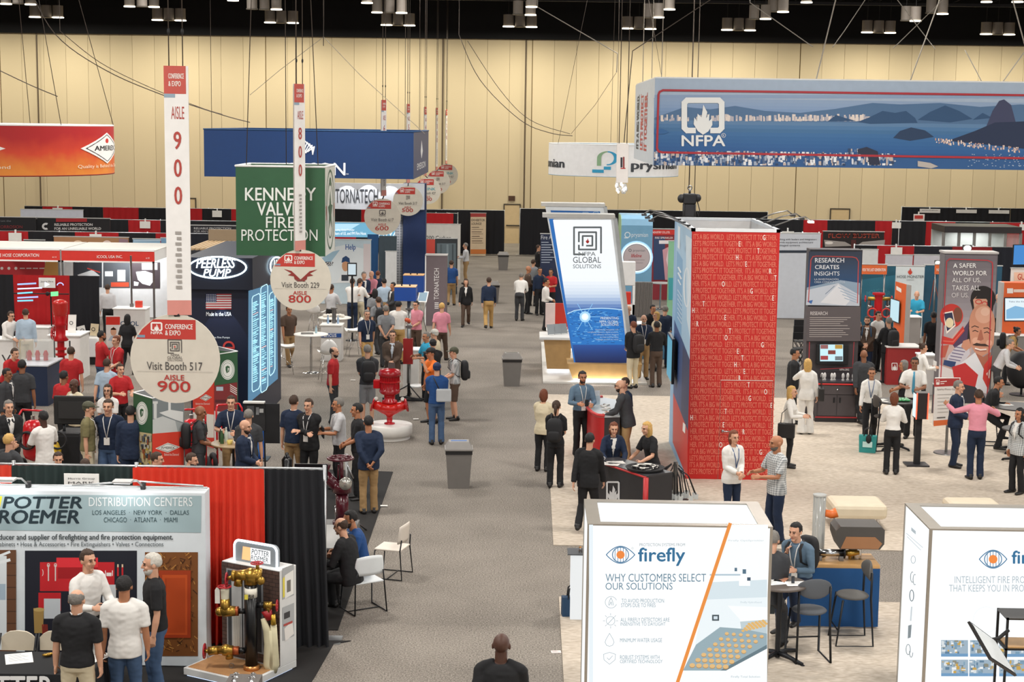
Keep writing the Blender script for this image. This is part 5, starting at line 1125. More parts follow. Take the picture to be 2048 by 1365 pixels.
# ---- dark navy tower with the lit oval sign and blue screen
t=T('booth_tower','dark navy tower with a glowing white oval neon sign','tower',(-6.8,37,0));SX=-6.12
X0=at(381,700,35).x;z1=at(440,577,35).z;zh=at(440,514,35).z;HX=at(509,545,35).x;H0=at(372,545,34.9).x
MB().box(X0,SX,35,39.2,0,z1,NAVY).build('column',t,True);MB().box(H0,HX,34.75,39.6,z1,zh,M('#151d30',.45)).build('header',t,True)
pl=front(34.75);ov=lambda cx,cy,rx,ry,w:[('o','#d9f4ff',cx,cy,rx,ry,w)]
art(pl,ov(436,535,59,23,3.4)+[('t','#e6f8ff','PEERLESS',393,517,471,536,1,.25),('t','#e6f8ff','PUMP',407,538,462,553,1,.25)],'neon_sign',t,off=.05,emit=4)
for(px,py,yy_)in((436,560,34.5),):
 l=bpy.data.lights.new('neon_light','AREA');l.size=.8;l.energy=25;l.color=(.7,.9,1);o=bpy.data.objects.new('neon_light',l);q_=at(px,535,34.4);o.location=q_;o.rotation_euler=(R(-90),0,0);COL.objects.link(o)
sp=Panel((HX,34.75,0),(0,1,0));sp.n=Vector((1,0,0))
art(sp,[('o','#d9f4ff',550,533,15,20,3),('t','#e6f8ff','H',544,520,549,538,1),('t','#e6f8ff','P',551,522,555,538,1)],'neon_sign',t,off=.05,emit=3)
pl=front(35);fx0,fx1,fy0,fy1=412,463,588,619;fi=[]
for k in range(13):fi.append(('r','#b8313a'if k%2==0 else '#e6e4e2',fx0,fy0+(fy1-fy0)/13*k,fx1,fy0+(fy1-fy0)/13*(k+1)))
fi.append(('r','#2c3d70',fx0,fy0,fx0+21,fy0+16.7));fi+=[('e','#e6e4e2',fx0+2.2+3.3*(k%6),fy0+2+3.1*(k//6),.9,.9)for k in range(30)]
fi+=[('t','#eceff2','Made in the USA',413,624,463,632,1),('t','#d5d9de','The Fire Pumps',424,673,460,678,1),('o','#c23b35',458,694,12,12,4,180,360),('r','#c23b35',446,694,470,698)]
art(pl,fi,'printed_panel',t,off=.006)
l=bpy.data.lights.new('flag_spot','SPOT');l.energy=45;l.spot_size=R(55);l.color=(.75,.9,1);o=bpy.data.objects.new('flag_spot',l);o.location=at(437,578,34.6);o.rotation_euler=(R(12),0,0);COL.objects.link(o)
sp=Panel((SX,35,0),(0,1,0));sp.n=Vector((1,0,0))
art(sp,[('p','#4f7f9f',[(496,582),(553,566),(555,758),(495,808)])],'lit_screen',t,off=.01,emit=.9)
lines=[]
cyan='#9fdcee';r2=random.Random(12)
for x0,x1,y0,y1 in((503,519,592,784),(520,534,573,786),(537,548,586,752)):
 sl=-.55;q_=[(x0,y0+6),(x0+2,y0+1),(x1-2,y0-(x1-x0)*.3),(x1,y0),(x1,y1-14),(x1-3,y1-6),(x0+2,y1),(x0,y1-4)]
 lines.append(('l','#bfeefb',closed(q_),1.4))
 y=y0+12
 while y<y1-18:
  w_=r2.uniform(.35,.95);lines.append(('l',cyan if r2.random()>.12 else '#e0b8b0',[(x0+2,y+3),(x0+2+(x1-x0-4)*w_,y+3-(x1-x0-4)*w_*.5)],r2.choice((1.2,1.6,2.2))));y+=r2.uniform(2.8,5)
art(sp,lines,'screen_graphics',t,off=.014,step=.0001,emit=1.3)
t=T('wood_lattice','pale wooden slatted crate top behind the neon oval tower','crate',(at(430,490,41).x,41,0));zt=at(430,500,41).z
for k in range(11):x=at(378+9*k,490,41).x-t.location.x;MB().box(x-.03,x+.03,-.2,2.6,zt,zt+.05,M('#c9ad86',.6)).build('slat',t)
MB().box(at(378,490,41).x-t.location.x,at(474,490,41).x-t.location.x,2.5,2.6,0,zt+.35,M('#8f7f68',.7)).build('back_boards',t);MB().box(at(378,490,41).x-t.location.x,at(474,490,41).x-t.location.x,-.25,-.15,0,zt,M('#2f3136',.6)).build('front_boards',t)
# ---- red pump tower on white plinth, tables and the shell booth
p=fl(140,758);pxcounter('tall white plinth behind the red turbine pump',99,163,760,1.2,M('#e6e4e0',.5),WHT,.9)
Yq=fl(122,775).y;t=T('turbine_pump','tall red vertical turbine pump beside the white plinth','pump',(at(122,700,Yq).x,Yq,0))
def z_(py):return at(122,py,Yq).z
MB().lathe([(.17,z_(682)),(.2,z_(680)),(.12,z_(672)),(.13,z_(652)),(.16,z_(650)),(.13,z_(645)),(.16,z_(632))],REDP,n=24).build('discharge_head',t);MB().lathe([(.15,z_(632)),(.19,z_(622)),(.19,z_(608)),(.2,z_(606)),(.14,z_(602)),(.08,z_(600))],M('#b92a24',.22),n=24).build('motor',t)
MB().wheel((-.2,0,z_(668)),.15,REDP,'x').build('hand_wheel',t);MB().lathe([(.09,.1),(.09,z_(682))],REDP,n=18).build('column_pipe',t)
for k in range(5):MB().lathe([(.14,z_(700+11*k)),(.14,z_(696+11*k))],REDP,n=18).build('bowl',t)
MB().box(-.3,.3,-.25,.25,0,.1,WHT).build('base_plate',t)
for s in(-1,1):MB().tube([(s*.2,.1,.1),(s*.2,.1,z_(683))],.02,BLACK,6).build('leg',t)
pxcounter('white counter behind the two people in shirts at the left edge',58,100,728,1.05,M('#e3e1de',.5),WHT,.5)
t=pxcounter('white counter with a large letter V at the left edge',-50,30,752,1.0,M('#e4e2df',.5),WHT,.6)
art(front(t.location.y-.3),[('t','#3d3a3c','V',3,710,22,727)],'lettering',t,off=.005)
t=pxcounter('dark blue display counter with glass case at the left',32,98,812,1.0,M('#1c2c4a',.45),M('#c9ced4',.3),1.2)
tx,ty=t.location.x,t.location.y
g=T('glass_case','glass case with red valve parts on the dark blue counter','case',(tx-.05,ty+.1,1.002));MB().box(-.35,.35,-.2,.2,0,.5,M('#cfd5d2',.1,alpha=.28)).build('glass',g)
for k in range(3):s_=T('red_sample','red valve sample inside the glass case, '+('left','middle','right')[k]+' one','valve',(tx-.25+.2*k,ty+.1,1.01),0,'red samples');MB().lathe([(.06,0),(.05,.1),(.07,.14),(.03,.24)],REDP,n=14).build('body',s_)
for(x0,x1,yb,lb)in((160,196,730,'small table under a white cloth right of the turbine pump'),):
 a,b=fl(x0,yb),fl(x1,yb);t=T('draped_table',lb,'table',((a.x+b.x)/2,a.y+.3,0));w=(b.x-a.x)/2;MB().box(-w,w,-.3,.3,.72,.75,WHITE).build('tabletop',t);MB().box(-w-.01,w+.01,-.31,.31,.22,.73,M('#e4e4e6',.8),.02).build('tablecloth',t);MB().box(-w+.05,w-.05,-.25,.25,0,.4,BLACK).build('underframe',t);tc=t
for k,(px,py,h,c,a_)in enumerate(((165,672,20,'#e3e1dc',-15),(187,672,24,'#d9c7a4',4),(143,675,36,'#e8e5df',0))):
 Y=tc.location.y+.1 if k<2 else fl(140,760).y+.4;a=rect(px-8,py-h,px+8,py,Y);g=T('brochure_stand',('tilted white','tan cut out','white tall')[k]+' sign card standing on the '+('white cloth'if k<2 else 'white plinth'),'sign',((a[0]+a[1])/2,Y,max(a[2],.76 if k<2 else 1.2)),0);w=(a[1]-a[0])/2
 o=MB().box(-w,w,0,.02,0,a[3]-a[2],M(c,.6)).build('card',g);o.rotation_euler=(R(-12),R(a_),0);MB().ring((0,-.02,(a[3]-a[2])*.55),w*.4,w*.08,BLACK,'y',16,5).build('emblem',g)
a=fl(226,700);Y=a.y;q_=rect(212,632,240,692,Y);t=T('banner_stand','white and red roll-up banner with a portrait in front of the lettered counter','banner',((q_[0]+q_[1])/2,Y,0));w=(q_[1]-q_[0])/2
MB().box(-w,w,0,.02,.05,q_[3],M('#e9e6e2',.5)).build('sheet',t);MB().box(-w-.02,w+.02,-.1,.12,0,.06,STEEL).build('foot',t);art(front(Y),[('r','#d8382c',212,634,240,650),('e','#d9a88a',227,664,6,8),('p','#8b5a3c',[(221,660),(227,654),(233,660),(231,657),(223,657)]),('p','#b8c4d0',[(216,682),(222,672),(232,672),(238,682)])],'portrait_print',t)
t=pxcounter('white counter with dark blue lettering in front of the shell booth',228,293,684,1.05,M('#d9d7d4',.5),WHT,.6)
art(front(t.location.y-.3),[('t','#2b4a6e','ICOOL',238,643,277,652,1)],'lettering',t,off=.005)
g=T('red_box','small red box on the blue lettered counter','box',(at(278,615,t.location.y).x,t.location.y,1.052));MB().box(-.1,.1,-.08,.08,0,.2,M('#d9402f',.5),.005).build('carton',g)
g=T('counter_post','thin grey post on the blue lettered counter','post',(at(262,615,t.location.y).x,t.location.y+.1,1.05));MB().box(-.05,.05,-.05,.05,0,.1,GREYP).build('foot',g);MB().cyl((0,0),.03,.1,1.6,STEEL,8).build('tube',g)
# shell booth with red header
Yh=52.0;a=rect(-60,506,309,520,Yh);zt=at(200,502,Yh).z;zb=at(200,522,Yh).z;XR=at(309,512,Yh).x;XM=at(124,512,Yh).x;XL=at(-80,512,Yh).x;YBk=55.2
t=T('shell_booth','white shell scheme booth with red header band beside the longest aisle sign','booth',((XM+XR)/2,Yh,0));t2=T('shell_booth','white shell scheme booth with red header band at the left edge','booth',((XL+XM)/2,Yh,0))
for tt,xa,xb in((t,XM,XR),(t2,XL,XM-.06)):
 MB().box(xa,xb,Yh-.05,Yh,zb,zt,M('#d6352b',.5)).build('header',tt,True);MB().box(xa,xb,Yh-.06,Yh+.0,zt,zt+.06,WHT).box(xa,xb,Yh-.06,Yh,zb-.05,zb,WHT).build('header_rail',tt,True)
 MB().box(xa,xb,YBk,YBk+.05,0,zt,M('#e8e9ea',.5)).build('back_wall',tt,True)
 for x in(xa,xb-.06):MB().box(x,x+.06,Yh-.06,Yh,0,zb,STEEL).build('post',tt,True)
 MB().box(xa,xb,Yh,YBk,zt-.0,zt+.03,M('#dcdad4',.5)).build('roof_grid',tt,True)
MB().box(XR-.05,XR,Yh,YBk,zb,zt,WHT).build('side_header',t,True)
art(front(Yh-.05),[('t','#f4e6e2','ICOOL USA INC.',194,511,245,516.5,1),('t','#f4e6e2','618',292,515,299,518)],'lettering',t,off=.01);art(front(Yh-.05),[('t','#f4e6e2','FIRE HOSE CORPORATION',-10,507.5,78,514,1),('t','#f4e6e2','614',105,513,113,516)],'lettering',t2,off=.01)
pw=[('r','#3b4048',147,520,204,575),('t','#eceff2','CLEAN AGENT',149,521,187,525,1),('p','#e3e6e8',[(155,550),(185,540),(200,552),(160,556)]),('l','#d8453a',[(175,537),(200,545)],2),('r','#54585e',207,525,260,576),('r','#e9edf0',210,543,226,553),('p','#e2583c',[(222,565),(258,565),(258,574),(222,574)]),('r','#f4f6f8',235,540,251,563),('r','#4a3f44',264,525,320,577),('p','#f3f6f8',[(272,544),(290,542),(308,548),(309,560),(300,572),(285,568),(276,560)]),('p','#f3f6f8',[(268,563),(278,565),(276,572),(268,572)]),('r','#f0f2f4',284,526,315,540)]
art(front(YBk),pw,'posters',t,off=.01);art(front(YBk),[('r','#c9303a',-60,521,90,575),('p','#d9a35c',[(92,521),(120,521),(120,560),(85,560)])]+[('e','#f0e8e6',4+14*k,537,3,3)for k in range(3)]+[('r','#f0e8e6',40+13*k,536,50+13*k,538)for k in range(4)],'posters',t2,off=.01)
for px in(240,270):
 q_=at(px,527,YBk-1.0);l=bpy.data.lights.new('booth_spot','AREA');l.size=.3;l.energy=26;l.color=(.95,.98,1);o=bpy.data.objects.new('booth_spot',l);o.location=(q_.x,YBk-1.0,zt-.15);o.rotation_euler=(R(50),0,0);COL.objects.link(o)
# drapes in front of it
YD2=45.0;zD2=at(100,551,YD2).z
for x0,x1,c,lb in((-60,38,'#15151a','black drape at the left edge behind the two people in shirts'),(38,149,'#b3161a','bright red drape behind the turbine pump'),(149,209,'#15151c','black drape left of the blue lettered counter')):dr(lb,x0,x1,YD2,zD2,c,per=.3,amp=.05)
id_card('white name card at the top of the bright red drape',94,566,33,20,YD2-.12,['Janus Fire'])
# holographic fan sign in front of red drape
q_=at(95,588,44.2);t=T('fan_sign','spinning light fan sign showing white and blue bars before the red drape','sign',(q_.x,44.2,q_.z))
MB().tube([(-.95,0,0),(.6,0,0)],.018,BLACK,6).ell((0,0,0),(.06,.05,.06),BLACK,10,8).build('rotor',t);MB().tube([(0,.05,0),(0,.3,0),(0,.3,-q_.z+.02)],.02,BLACK,6).build('stand',t)
art(front(44.2),[('l','#8fb0ff',[(36,569),(72,567)],3),('l','#c9d4ff',[(36,578),(84,576)],2.6),('l','#6fc3e8',[(36,587),(65,585)],3),('l','#9aa8ff',[(36,596),(76,594)],3),('l','#6fc3e8',[(36,602),(66,601)],3),('p','#6fe08a',[(102,584),(117,583),(117,592),(102,593)]),('p','#e8ecff',[(90,564),(100,569),(90,574)]),('o','#aab4ff',121,571,7,6,2,180,360)],'light_bars',t,off=.02,emit=1.5)
# ---- dark blue tower with the white arched header
Yt=66.5
t=T('booth_tower','tall dark blue tower with a white arched header','tower',(at(828,500,Yt).x,Yt,0))
xa,xb=at(806,500,Yt).x,at(851,500,Yt).x;zt=at(830,367,Yt).z;xc=at(789,500,Yt).x
MB().box(xa,xb,Yt,Yt+.6,0,zt,M('#1c3260',.5)).build('tower_body',t,True)
def dots():
 m,N,L,b=nodes_mat('perforated');b.inputs['Roughness'].default_value=.5;t_=N.new('ShaderNodeTexCoord');v=N.new('ShaderNodeTexVoronoi');v.inputs['Scale'].default_value=9;v.inputs['Randomness'].default_value=0;L.new(t_.outputs['Object'],v.inputs[0]);r_=N.new('ShaderNodeValToRGB');r_.color_ramp.elements[0].position=.42;r_.color_ramp.elements[0].color=lin('#8f95a0');r_.color_ramp.elements[1].position=.5;r_.color_ramp.elements[1].color=lin('#c3c7cf');L.new(v.outputs['Distance'],r_.inputs[0]);L.new(r_.outputs[0],b.inputs['Base Color']);return m
MB().tube([((xa+xc)/2,Yt+.25,0),((xa+xc)/2,Yt+.25,at(797,420,Yt).z)],(xa-xc)/2,dots(),20).build('round_pillar',t,True)
z0_,z1_=at(730,418,Yt).z,at(730,366,Yt).z;xL=at(640,400,Yt).x;m=MB();n=16;vs=[]
for i in range(n+1):
 u=i/n;x=xL+(xb-.05-xL)*u;y=Yt-.05-.5*math.sin(math.pi*u)
 vs+=[(x,y,z0_),(x,y,z1_),(x,y+.25,z0_),(x,y+.25,z1_)]
fs=[]
for i in range(n):
 a=4*i;fs+=[(a,a+4,a+5,a+1),(a+2,a+3,a+7,a+6),(a,a+2,a+6,a+4),(a+1,a+5,a+7,a+3)]
m.add(vs,fs,M('#d5d9e0',.5));m.build('arched_header',t,True)
MB().box(xL,xL+.5,Yt+.1,Yt+.6,0,z1_,M('#1c3260')).build('rear_pillar',t,True)
def bendT(a,b,d):
 u=(a-xL)/(xb-.05-xL);return Vector((a,Yt-.05-.5*math.sin(math.pi*u)-d,b))
pu=front(Yt-.3);pu.o=Vector((0,0,0));art(front(Yt-.3),[('t','#3c4148','TORNATECH',671,378,757,406)],'lettering',t,off=.03,bend=lambda a,b,d:bendT(a,b,d))
for px in(690,735,780):
 q_=at(px,366,Yt-.9);l=bpy.data.lights.new('header_spot','SPOT');l.energy=28;l.spot_size=R(70);o=bpy.data.objects.new('header_spot',l);o.location=(q_.x,Yt-1.1,z1_+.15);o.rotation_euler=(R(35),0,0);COL.objects.link(o)
# grey pylon lettered vertically
Yg=fl(870,652).y;a=rect(852,512,893,652,Yg);t=T('display_pylon','grey square pylon with white letters running from bottom to top','pylon',((a[0]+a[1])/2,Yg+.3,0));w=(a[1]-a[0])/2
MB().box(-w,w,-.3,.3,0,a[3],M('#6e6266',.5)).build('body',t);MB().box(-w-.04,-w,-.3,.3,0,a[3],WHT).build('side_sheet',t);MB().box(-w-.04,w+.02,-.32,.32,a[3],a[3]+.03,M('#b9b5b3',.5)).build('cap',t)
V,Fc=text2d('TORNATECH',1);mx=max(v[0]for v in V);my=max(v[1]for v in V);zA,zB=at(873,600,Yg).z,at(873,537,Yg).z;xx=at(876.5,570,Yg).x-t.location.x;hh=.14
m=MB();m.add([(xx-v[1]/my*hh*1.15+.02,-.306,zA+v[0]/mx*(zB-zA))for v in V],Fc,M('#e9e6e4'));
for k in range(4):m.box(xx-.12+.0,xx+.02,-.306,-.304,zA-.3+.06*k,zA-.27+.06*k,M('#e9e6e4'))
m.build('lettering',t,fix=False)
# backdrops further back, left of the blue tower
Yl=62.0
def wallthing(label,x0,y0,x1,Y,mat,items=(),z0=.02,name='booth_wall',cat='wall panel',th=.06,emit=0,yb=None,off=.01):
 a=rect(x0,y0,x1,yb or y0+30,Y);z1=at((x0+x1)/2,y0,Y).z;zb=a[2]if yb else z0
 t=T(name,label,cat,((a[0]+a[1])/2,Y,zb if zb>.1 else 0));w=(a[1]-a[0])/2;o_=t.location.z
 MB().box(-w,w,0,th,zb-o_,z1-o_,mat).build('sheet',t);MB().box(-w-.02,w+.02,-.01,th+.01,z1-o_,z1-o_+.03,M('#b9bab9',.4)).build('top_rail',t)
 if zb>.1:
  for s in(-1,1):MB().tube([(s*(w-.05),th+.04,-o_+.01),(s*(w-.05),th+.04,z1-o_)],.03,STEEL,6).build('leg',t)
 if items:art(front(Y),list(items),'printed_artwork',t,off=off,emit=emit)
 return t
wallthing('pale backdrop printed with a person in a blue cap and the word Help',636,480,742,60,M('#c3d6df',.5),[('p','#dfe7ea',[(640,500),(690,490),(740,500),(740,560),(640,570)]),('p','#9fc0d3',[(640,520),(660,505),(680,500),(650,540)]),('t','#2b5c9c','Help',691,489,711,503,1),('r','#d9cfd0',727,488,741,580),('e','#c9966f',691,532,7,11),('p','#1f4470',[(683,526),(685,516),(692,512),(699,517),(700,526),(691,523)]),('p','#e6e9ea',[(672,566),(684,548),(698,548),(708,566)]),('r','#303a44',683,550,697,562),('r','#23252b',651,524,662,532),('t','#eeeeee','GS',652,525,661,531,1),('t','#555555','?',663,524,667,531)],name='fabric_backdrop',cat='backdrop')
wallthing('bright blue glowing sign wall behind the AISLE 600 sign',666,446,800,70.5,E('#7cc0e2',.75),[('p','#b4ddf0',[(670,448),(720,448),(700,460),(670,462)]),('t','#f2fbff','A Leading Global Provider',664,458,709,463,1),('t','#f2fbff','Makers of UL and FM Fire Hose',664,464,732,470,1),('t','#f2fbff','AWA',757,462,797,472,1)],emit=1.0,yb=475,name='lit_sign',cat='sign')
dr('blue drape between the pale backdrop and the white column',735,756,63,2.45,'#1d4a78',per=.3);dr('dark mesh drape beside the white column',757,792,63,2.4,'#3e4a52',per=.22)
wallthing('narrow bright white column wall left of the round pillar',771,504,793,58.5,M('#e6e8e8',.5),name='white_column',cat='column')
q_=at(704,540,50);t=T('monitor','black touch monitor on a post among the crowd in front of the pale backdrop','monitor',(q_.x,50,0));a=rect(703,526,722,553,50);w=(a[1]-a[0])/2;MB().box(-w,w,0,.06,a[2],a[3],BLACK,.01).build('housing',t);MB().box(-w+.03,w-.03,-.004,.001,a[2]+.05,a[3]-.04,E('#cfe0e8',.8)).build('screen_glass',t);MB().cyl((0,.05),.03,0,a[2],DKM,8).build('post',t);MB().lathe([(.2,0),(.2,.02)],DKM,n=16).build('foot',t)
wallthing('white booth wall with dark lettering behind the grey pylon',846,449,921,70,M('#e6e2da',.5),[('t','#44494e','200 Carbon',853,472,902,480),('r','#e2574a',851,479,871,512)])
t=wallthing('black edged picture wall right of the grey pylon',870,478,915,64,M('#2b2f33',.5),[('r','#5b686e',874,487,912,600),('r','#4a555a',880,489,884,600),('r','#76848a',893,489,897,600),('r','#3d474c',904,489,907,600)])
q_=fl(850,640);t=T('tablet_stand','white framed tablet tilted on crossed legs beside the grey pylon','stand',(at(846,600,51).x,51,0));z=at(846,594,51).z
o=MB().box(-.16,.16,-.01,.01,-.2,.2,WHT,.01).build('tablet',t);o.location=(0,0,z);o.rotation_euler=(R(-35),0,R(-15));MB().box(-.13,.13,-.014,-.009,-.16,.16,M('#8fa9bb',.2)).build('glass',o)
for s in(-1,1):MB().tube([(s*.12,0,z-.1),(-s*.15,.1,.01)],.012,STEEL,6).build('leg',t)
# ================================================================ middle and right: tall printed towers, counters
PALEW=M('#dfe2e4',.45)
# ---- red lettered tower
TY=30.78;TX0,TX1=at(1377,700,TY).x,at(1551.5,700,TY).x;TZ=at(1384,463,TY).z;TYB=34.45
t=T('printed_tower','tall red tower covered with rows of lettering, IT\'S A BIG WORLD','tower',((TX0+TX1)/2,(TY+TYB)/2,0))
RDP=M('#bd1d18',.5);th=.06
m=MB().box(TX0,TX1,TY,TY+th,0,TZ,RDP);m.build('front_sheet',t,True)
MB().box(TX0,TX0+th,TY+th,TYB,0,TZ,M('#8fb6d8',.5)).build('side_sheet',t,True);MB().box(TX1-th,TX1,TY+th,TYB,0,TZ,M('#d9d6d2',.5)).build('side_sheet',t,True);MB().box(TX0+th,TX1-th,TYB-th,TYB,0,TZ,M('#d9d6d2',.5)).build('back_sheet',t,True)
m=MB()
for a in((TX0,TX1,TY,TY+th),(TX0,TX0+th,TY,TYB),(TX1-th,TX1,TY,TYB),(TX0,TX1,TYB-th,TYB)):m.box(a[0]-.008,a[1]+.008,a[2]-.008,a[3]+.008,TZ,TZ+.06,PALEW)
m.build('top_frame',t,True)
s0,s1="IT'S A BIG WORLD.  LET'S PROTECT IT TOGETHER. ","LET'S PROTECT IT TOGETHER.  IT'S A BIG WORLD. "
s2,s3="'S PROTECT IT TOGETHER. IT'S A BIG WORLD.  LET","HER. IT'S A BIG WORLD. LET'S PROTECT IT TOGET"
hl='GETHERTOGETHERTOGETHERTOGETHERTOGETHER'
rows,hi=[],[]
pos=[(0,'G',8),(1,'E',10),(0,'T',21),(1,'H',22),(0,'E',20),(1,'R',24),(2,'T',25),(3,'O',34),(2,'G',33),(1,'E',36)]
lo,hig='#d96f5b','#f3e6dd';items=[]
fx0,fx1=1386,1555;NR=37
def allpos(s,ch):return[i for i,c in enumerate(s)if c==ch]
rr=random.Random(21)
for i in range(NR):
 y0=469.5+i*13.42;S_=(s0,s1,s0,s1,s0,s1,s2,s3,s2,s3,s2,s3,s2,s3,s0,s1,s0,s1)[i%18]
 lean=-(y0-469)*.0162;xa,xb=fx0+lean,fx1-1+lean
 V,_=text2d(S_,0);wd=max(v[0]for v in V);adv=0;xs=[]
 for c in S_:xs.append(adv);adv+=_gl.get((c,0),_gl[(' ',0)])[2]
 P_=allpos(S_,hl[i%len(hl)]);j=P_[(i*2+1)%len(P_)]if P_ else-1
 cap=max(v[1]for v in _gl[('H',0)][0])
 for k,c in enumerate(S_):
  if c==' ':continue
  g=_gl[(c,0)][0];a0,a1=min(v[0]for v in g),max(v[0]for v in g);b0,b1=min(v[1]for v in g),max(v[1]for v in g)
  px0,px1=xa+(xs[k]+a0)/wd*(xb-xa),xa+(xs[k]+a1)/wd*(xb-xa)
  ro=(px0-1465)*.0135;yb=y0+10.2+ro
  if yb>958+ro:continue
  items.append(('t',hig if k==j else lo,c,px0,yb-b1/cap*10.2,px1,yb-b0/cap*10.2,1))
art(front(TY),items,'lettering',t,off=.003,step=.0000004)
DZ=at(1490,762,TY).z;D0,D1=at(1438,860,TY).x,at(1542,860,TY).x
d=MB().box(D0,D0+.012,TY-.004,TY+.002,0,DZ,M('#8e5048',.5)).box(D1,D1+.012,TY-.004,TY+.002,0,DZ,M('#8e5048',.5)).box(D0,D1,TY-.004,TY+.002,DZ,DZ+.012,M('#d8c8c0',.5)).build('door_leaf',t,True)
MB().tube([(D0+.07,TY-.06,.98),(D0+.2,TY-.06,.98)],.014,CHROME,8).ell((D0+.07,TY-.02,.98),(.03,.02,.03),CHROME,12,8).build('door_handle',t,True)
sp=Panel((TX0,TY,0),(0,1,0));sp.n=Vector((-1,0,0))
art(sp,[('p','#a9cbe4',[(1354,444),(1384,464),(1380,720),(1350,640)]),('p','#d5e4ee',[(1372,470),(1384,478),(1381,680),(1374,640)]),('p','#7fadd2',[(1354,500),(1366,520),(1362,720),(1349,690)]),('p','#2a4a80',[(1349,640),(1380,720),(1376,880),(1347,800)]),('p','#20305c',[(1366,690),(1380,720),(1376,890),(1362,840)]),('p','#c9342f',[(1347,786),(1376,862),(1375,959),(1346,885)]),('o','#e6eef4',1374,575,7,40,3),('p','#e9f1f6',[(1357,452),(1361,455),(1360,500),(1356,495)]),('l','#e9f1f6',[(1357,535),(1362,545)],3),('l','#e9f1f6',[(1357,546),(1363,558)],3),('l','#e9f1f6',[(1357,560),(1362,570)],2)]+[('l','#cfe0ee',[(1356,580+9*k),(1364,594+9*k)],1.4)for k in range(7)]+[('p','#f3f0ee',[(1367,845),(1372,850),(1371,868),(1366,862)])],'side_print',t,step=.0003)
a,b=sp.ab(1347,690),sp.ab(1359,800)
g=T('wall_screen','flat screen mounted on the blue side of the red lettered tower','screen',(TX0-.1,TY+2.6,2.0));MB().box(-.03,.03,-.55,.62,-.45,.5,M('#15171b',.3),.01).build('housing',g);MB().box(-.034,-.029,-.5,.57,-.4,.45,E('#5aa9c6',.7)).build('picture',g);MB().box(.03,.1,-.2,.2,-.2,.2,DKM).build('bracket',g)
for k,(x,y)in enumerate(((TX0-.0,TY+.6),(TX0,TY+1.6),(TX0,TY+2.6),(TX1,TY+.9),(TX1,TY+2.0),(TX1,TY+3.1))):
 s_=-1 if k<3 else 1;g=T('arm_lamp','slim lamp arm on the top edge of the red lettered tower, '+('blue'if k<3 else 'aisle')+' side, '+('front','middle','rear')[k%3],'lamp',(x,y,TZ+.06),0,'tower arm lamps')
 MB().tube([(0,0,0),(s_*.35,0,.14),(s_*.62,0,.2),(s_*.74,0,.12)],.014,STEEL,7).build('arm',g);MB().box(s_*.74-.05,s_*.74+.05,-.09,.09,.08,.12,E('#fff4e0',4)if k==3 else M('#4b4b4d',.4,.6)).build('lamp_head',g);MB().box(-.03,.03,-.04,.04,-.02,.03,DARK).build('clamp',g)
# ---- slanted blue and white display (two, front one nearer)
def slant(label,Y,full):
 k=3200/Y;s=75.2/k
 zt,zb=at(1165,436,42.6).z,at(1200,726,42.6).z
 x=lambda px,py:at(px,py,42.6).x
 tl,tr,br,bl=x(1094,436),x(1227,436),x(1261,726),x(1149,726)
 t=T('slanted_display',label,'display',((bl+br)/2,Y+.3,0));fr=M('#b9bdbf',.4,.4)
 q=[(bl,zb),(br,zb),(tr,zt),(tl,zt)]
 m=MB();n=4;vs=[(a,y,z)for y in(Y,Y+.55)for a,z in q]
 m.add(vs,[(0,1,2,3),(7,6,5,4)],M('#e9eff3',.4)).add(vs,[(0,4,5,1),(2,6,7,3),(1,5,6,2)],fr).add(vs,[(3,7,4,0)],M('#1c62ae',.4));m.build('panel_body',t,True)
 m=MB();m.box(tl-.12,tr+.04,Y-.05,Y+.6,zt,zt+.1,M('#c9c8c4',.4));m.build('top_cap',t,True)
 m=MB();m.add([(tr-.0,Y-.03,zt),(tr+.1,Y-.03,zt),(br+.1,Y-.03,zb),(br,Y-.03,zb),(tr,Y+.58,zt),(tr+.1,Y+.58,zt),(br+.1,Y+.58,zb),(br,Y+.58,zb)],[(0,1,2,3),(4,7,6,5),(1,5,6,2),(0,3,7,4)],fr);m.build('edge_frame',t,True)
 MB().prism([(bl-.2,zb),(br+.3,zb),(br+.2,.12),(bl-.05,.12)],Y-.25,Y+.8,M('#b08c58',.5,var=.18,sc=5)).build('wood_base',t,True);MB().box(bl-.0,br+.15,Y-.2,Y+.7,.06,.12,E('#f2f6ff',2.5)).build('base_light',t,True);MB().box(bl+.05,br+.05,Y-.1,Y+.6,0,.06,DKM).build('plinth',t,True)
 return t,Y
t,Ys=slant('slanted blue and white display with a starry earth print',42.6,1)
pl=front(Ys)
def sx(x,y):return x
G=[]
def mixc(c1,c2,f):
 a,b=[int(c1[i:i+2],16)for i in(1,3,5)],[int(c2[i:i+2],16)for i in(1,3,5)];return '#%02x%02x%02x'%tuple(int(p+(q-p)*f)for p,q in zip(a,b))
lx=lambda y:1106+(y-440)*.157;rx=lambda y:1222+(y-440)*.12
stops=[(440,'#f2f5f7'),(560,'#eef3f7'),(590,'#c9d7e8'),(605,'#8fa8cf'),(618,'#4a6fae'),(726,'#1c3f86')]
for k in range(44):
 y0,y1=440+k*6.5,440+(k+1)*6.5+.3;ym=(y0+y1)/2;c=stops[-1][1]
 for(a,c1),(b,c2)in zip(stops,stops[1:]):
  if a<=ym<=b:c=mixc(c1,c2,(ym-a)/(b-a))
 G.append(('p',c,[(lx(y0),y0),(rx(y0),y0),(rx(y1),min(y1,726)),(lx(y1),min(y1,726))]))
curve=[(lx(625),628)]+[(lx(625)+(rx(625)-lx(625))*u/8,628-11*math.sin(math.pi*(.12+.62*u/8)))for u in range(1,9)]
G.append(('p','#2470bb',curve+[(rx(690),690),(lx(690),690)]));G.append(('l','#bfe2f6',curve,1.6))
r2=random.Random(8)
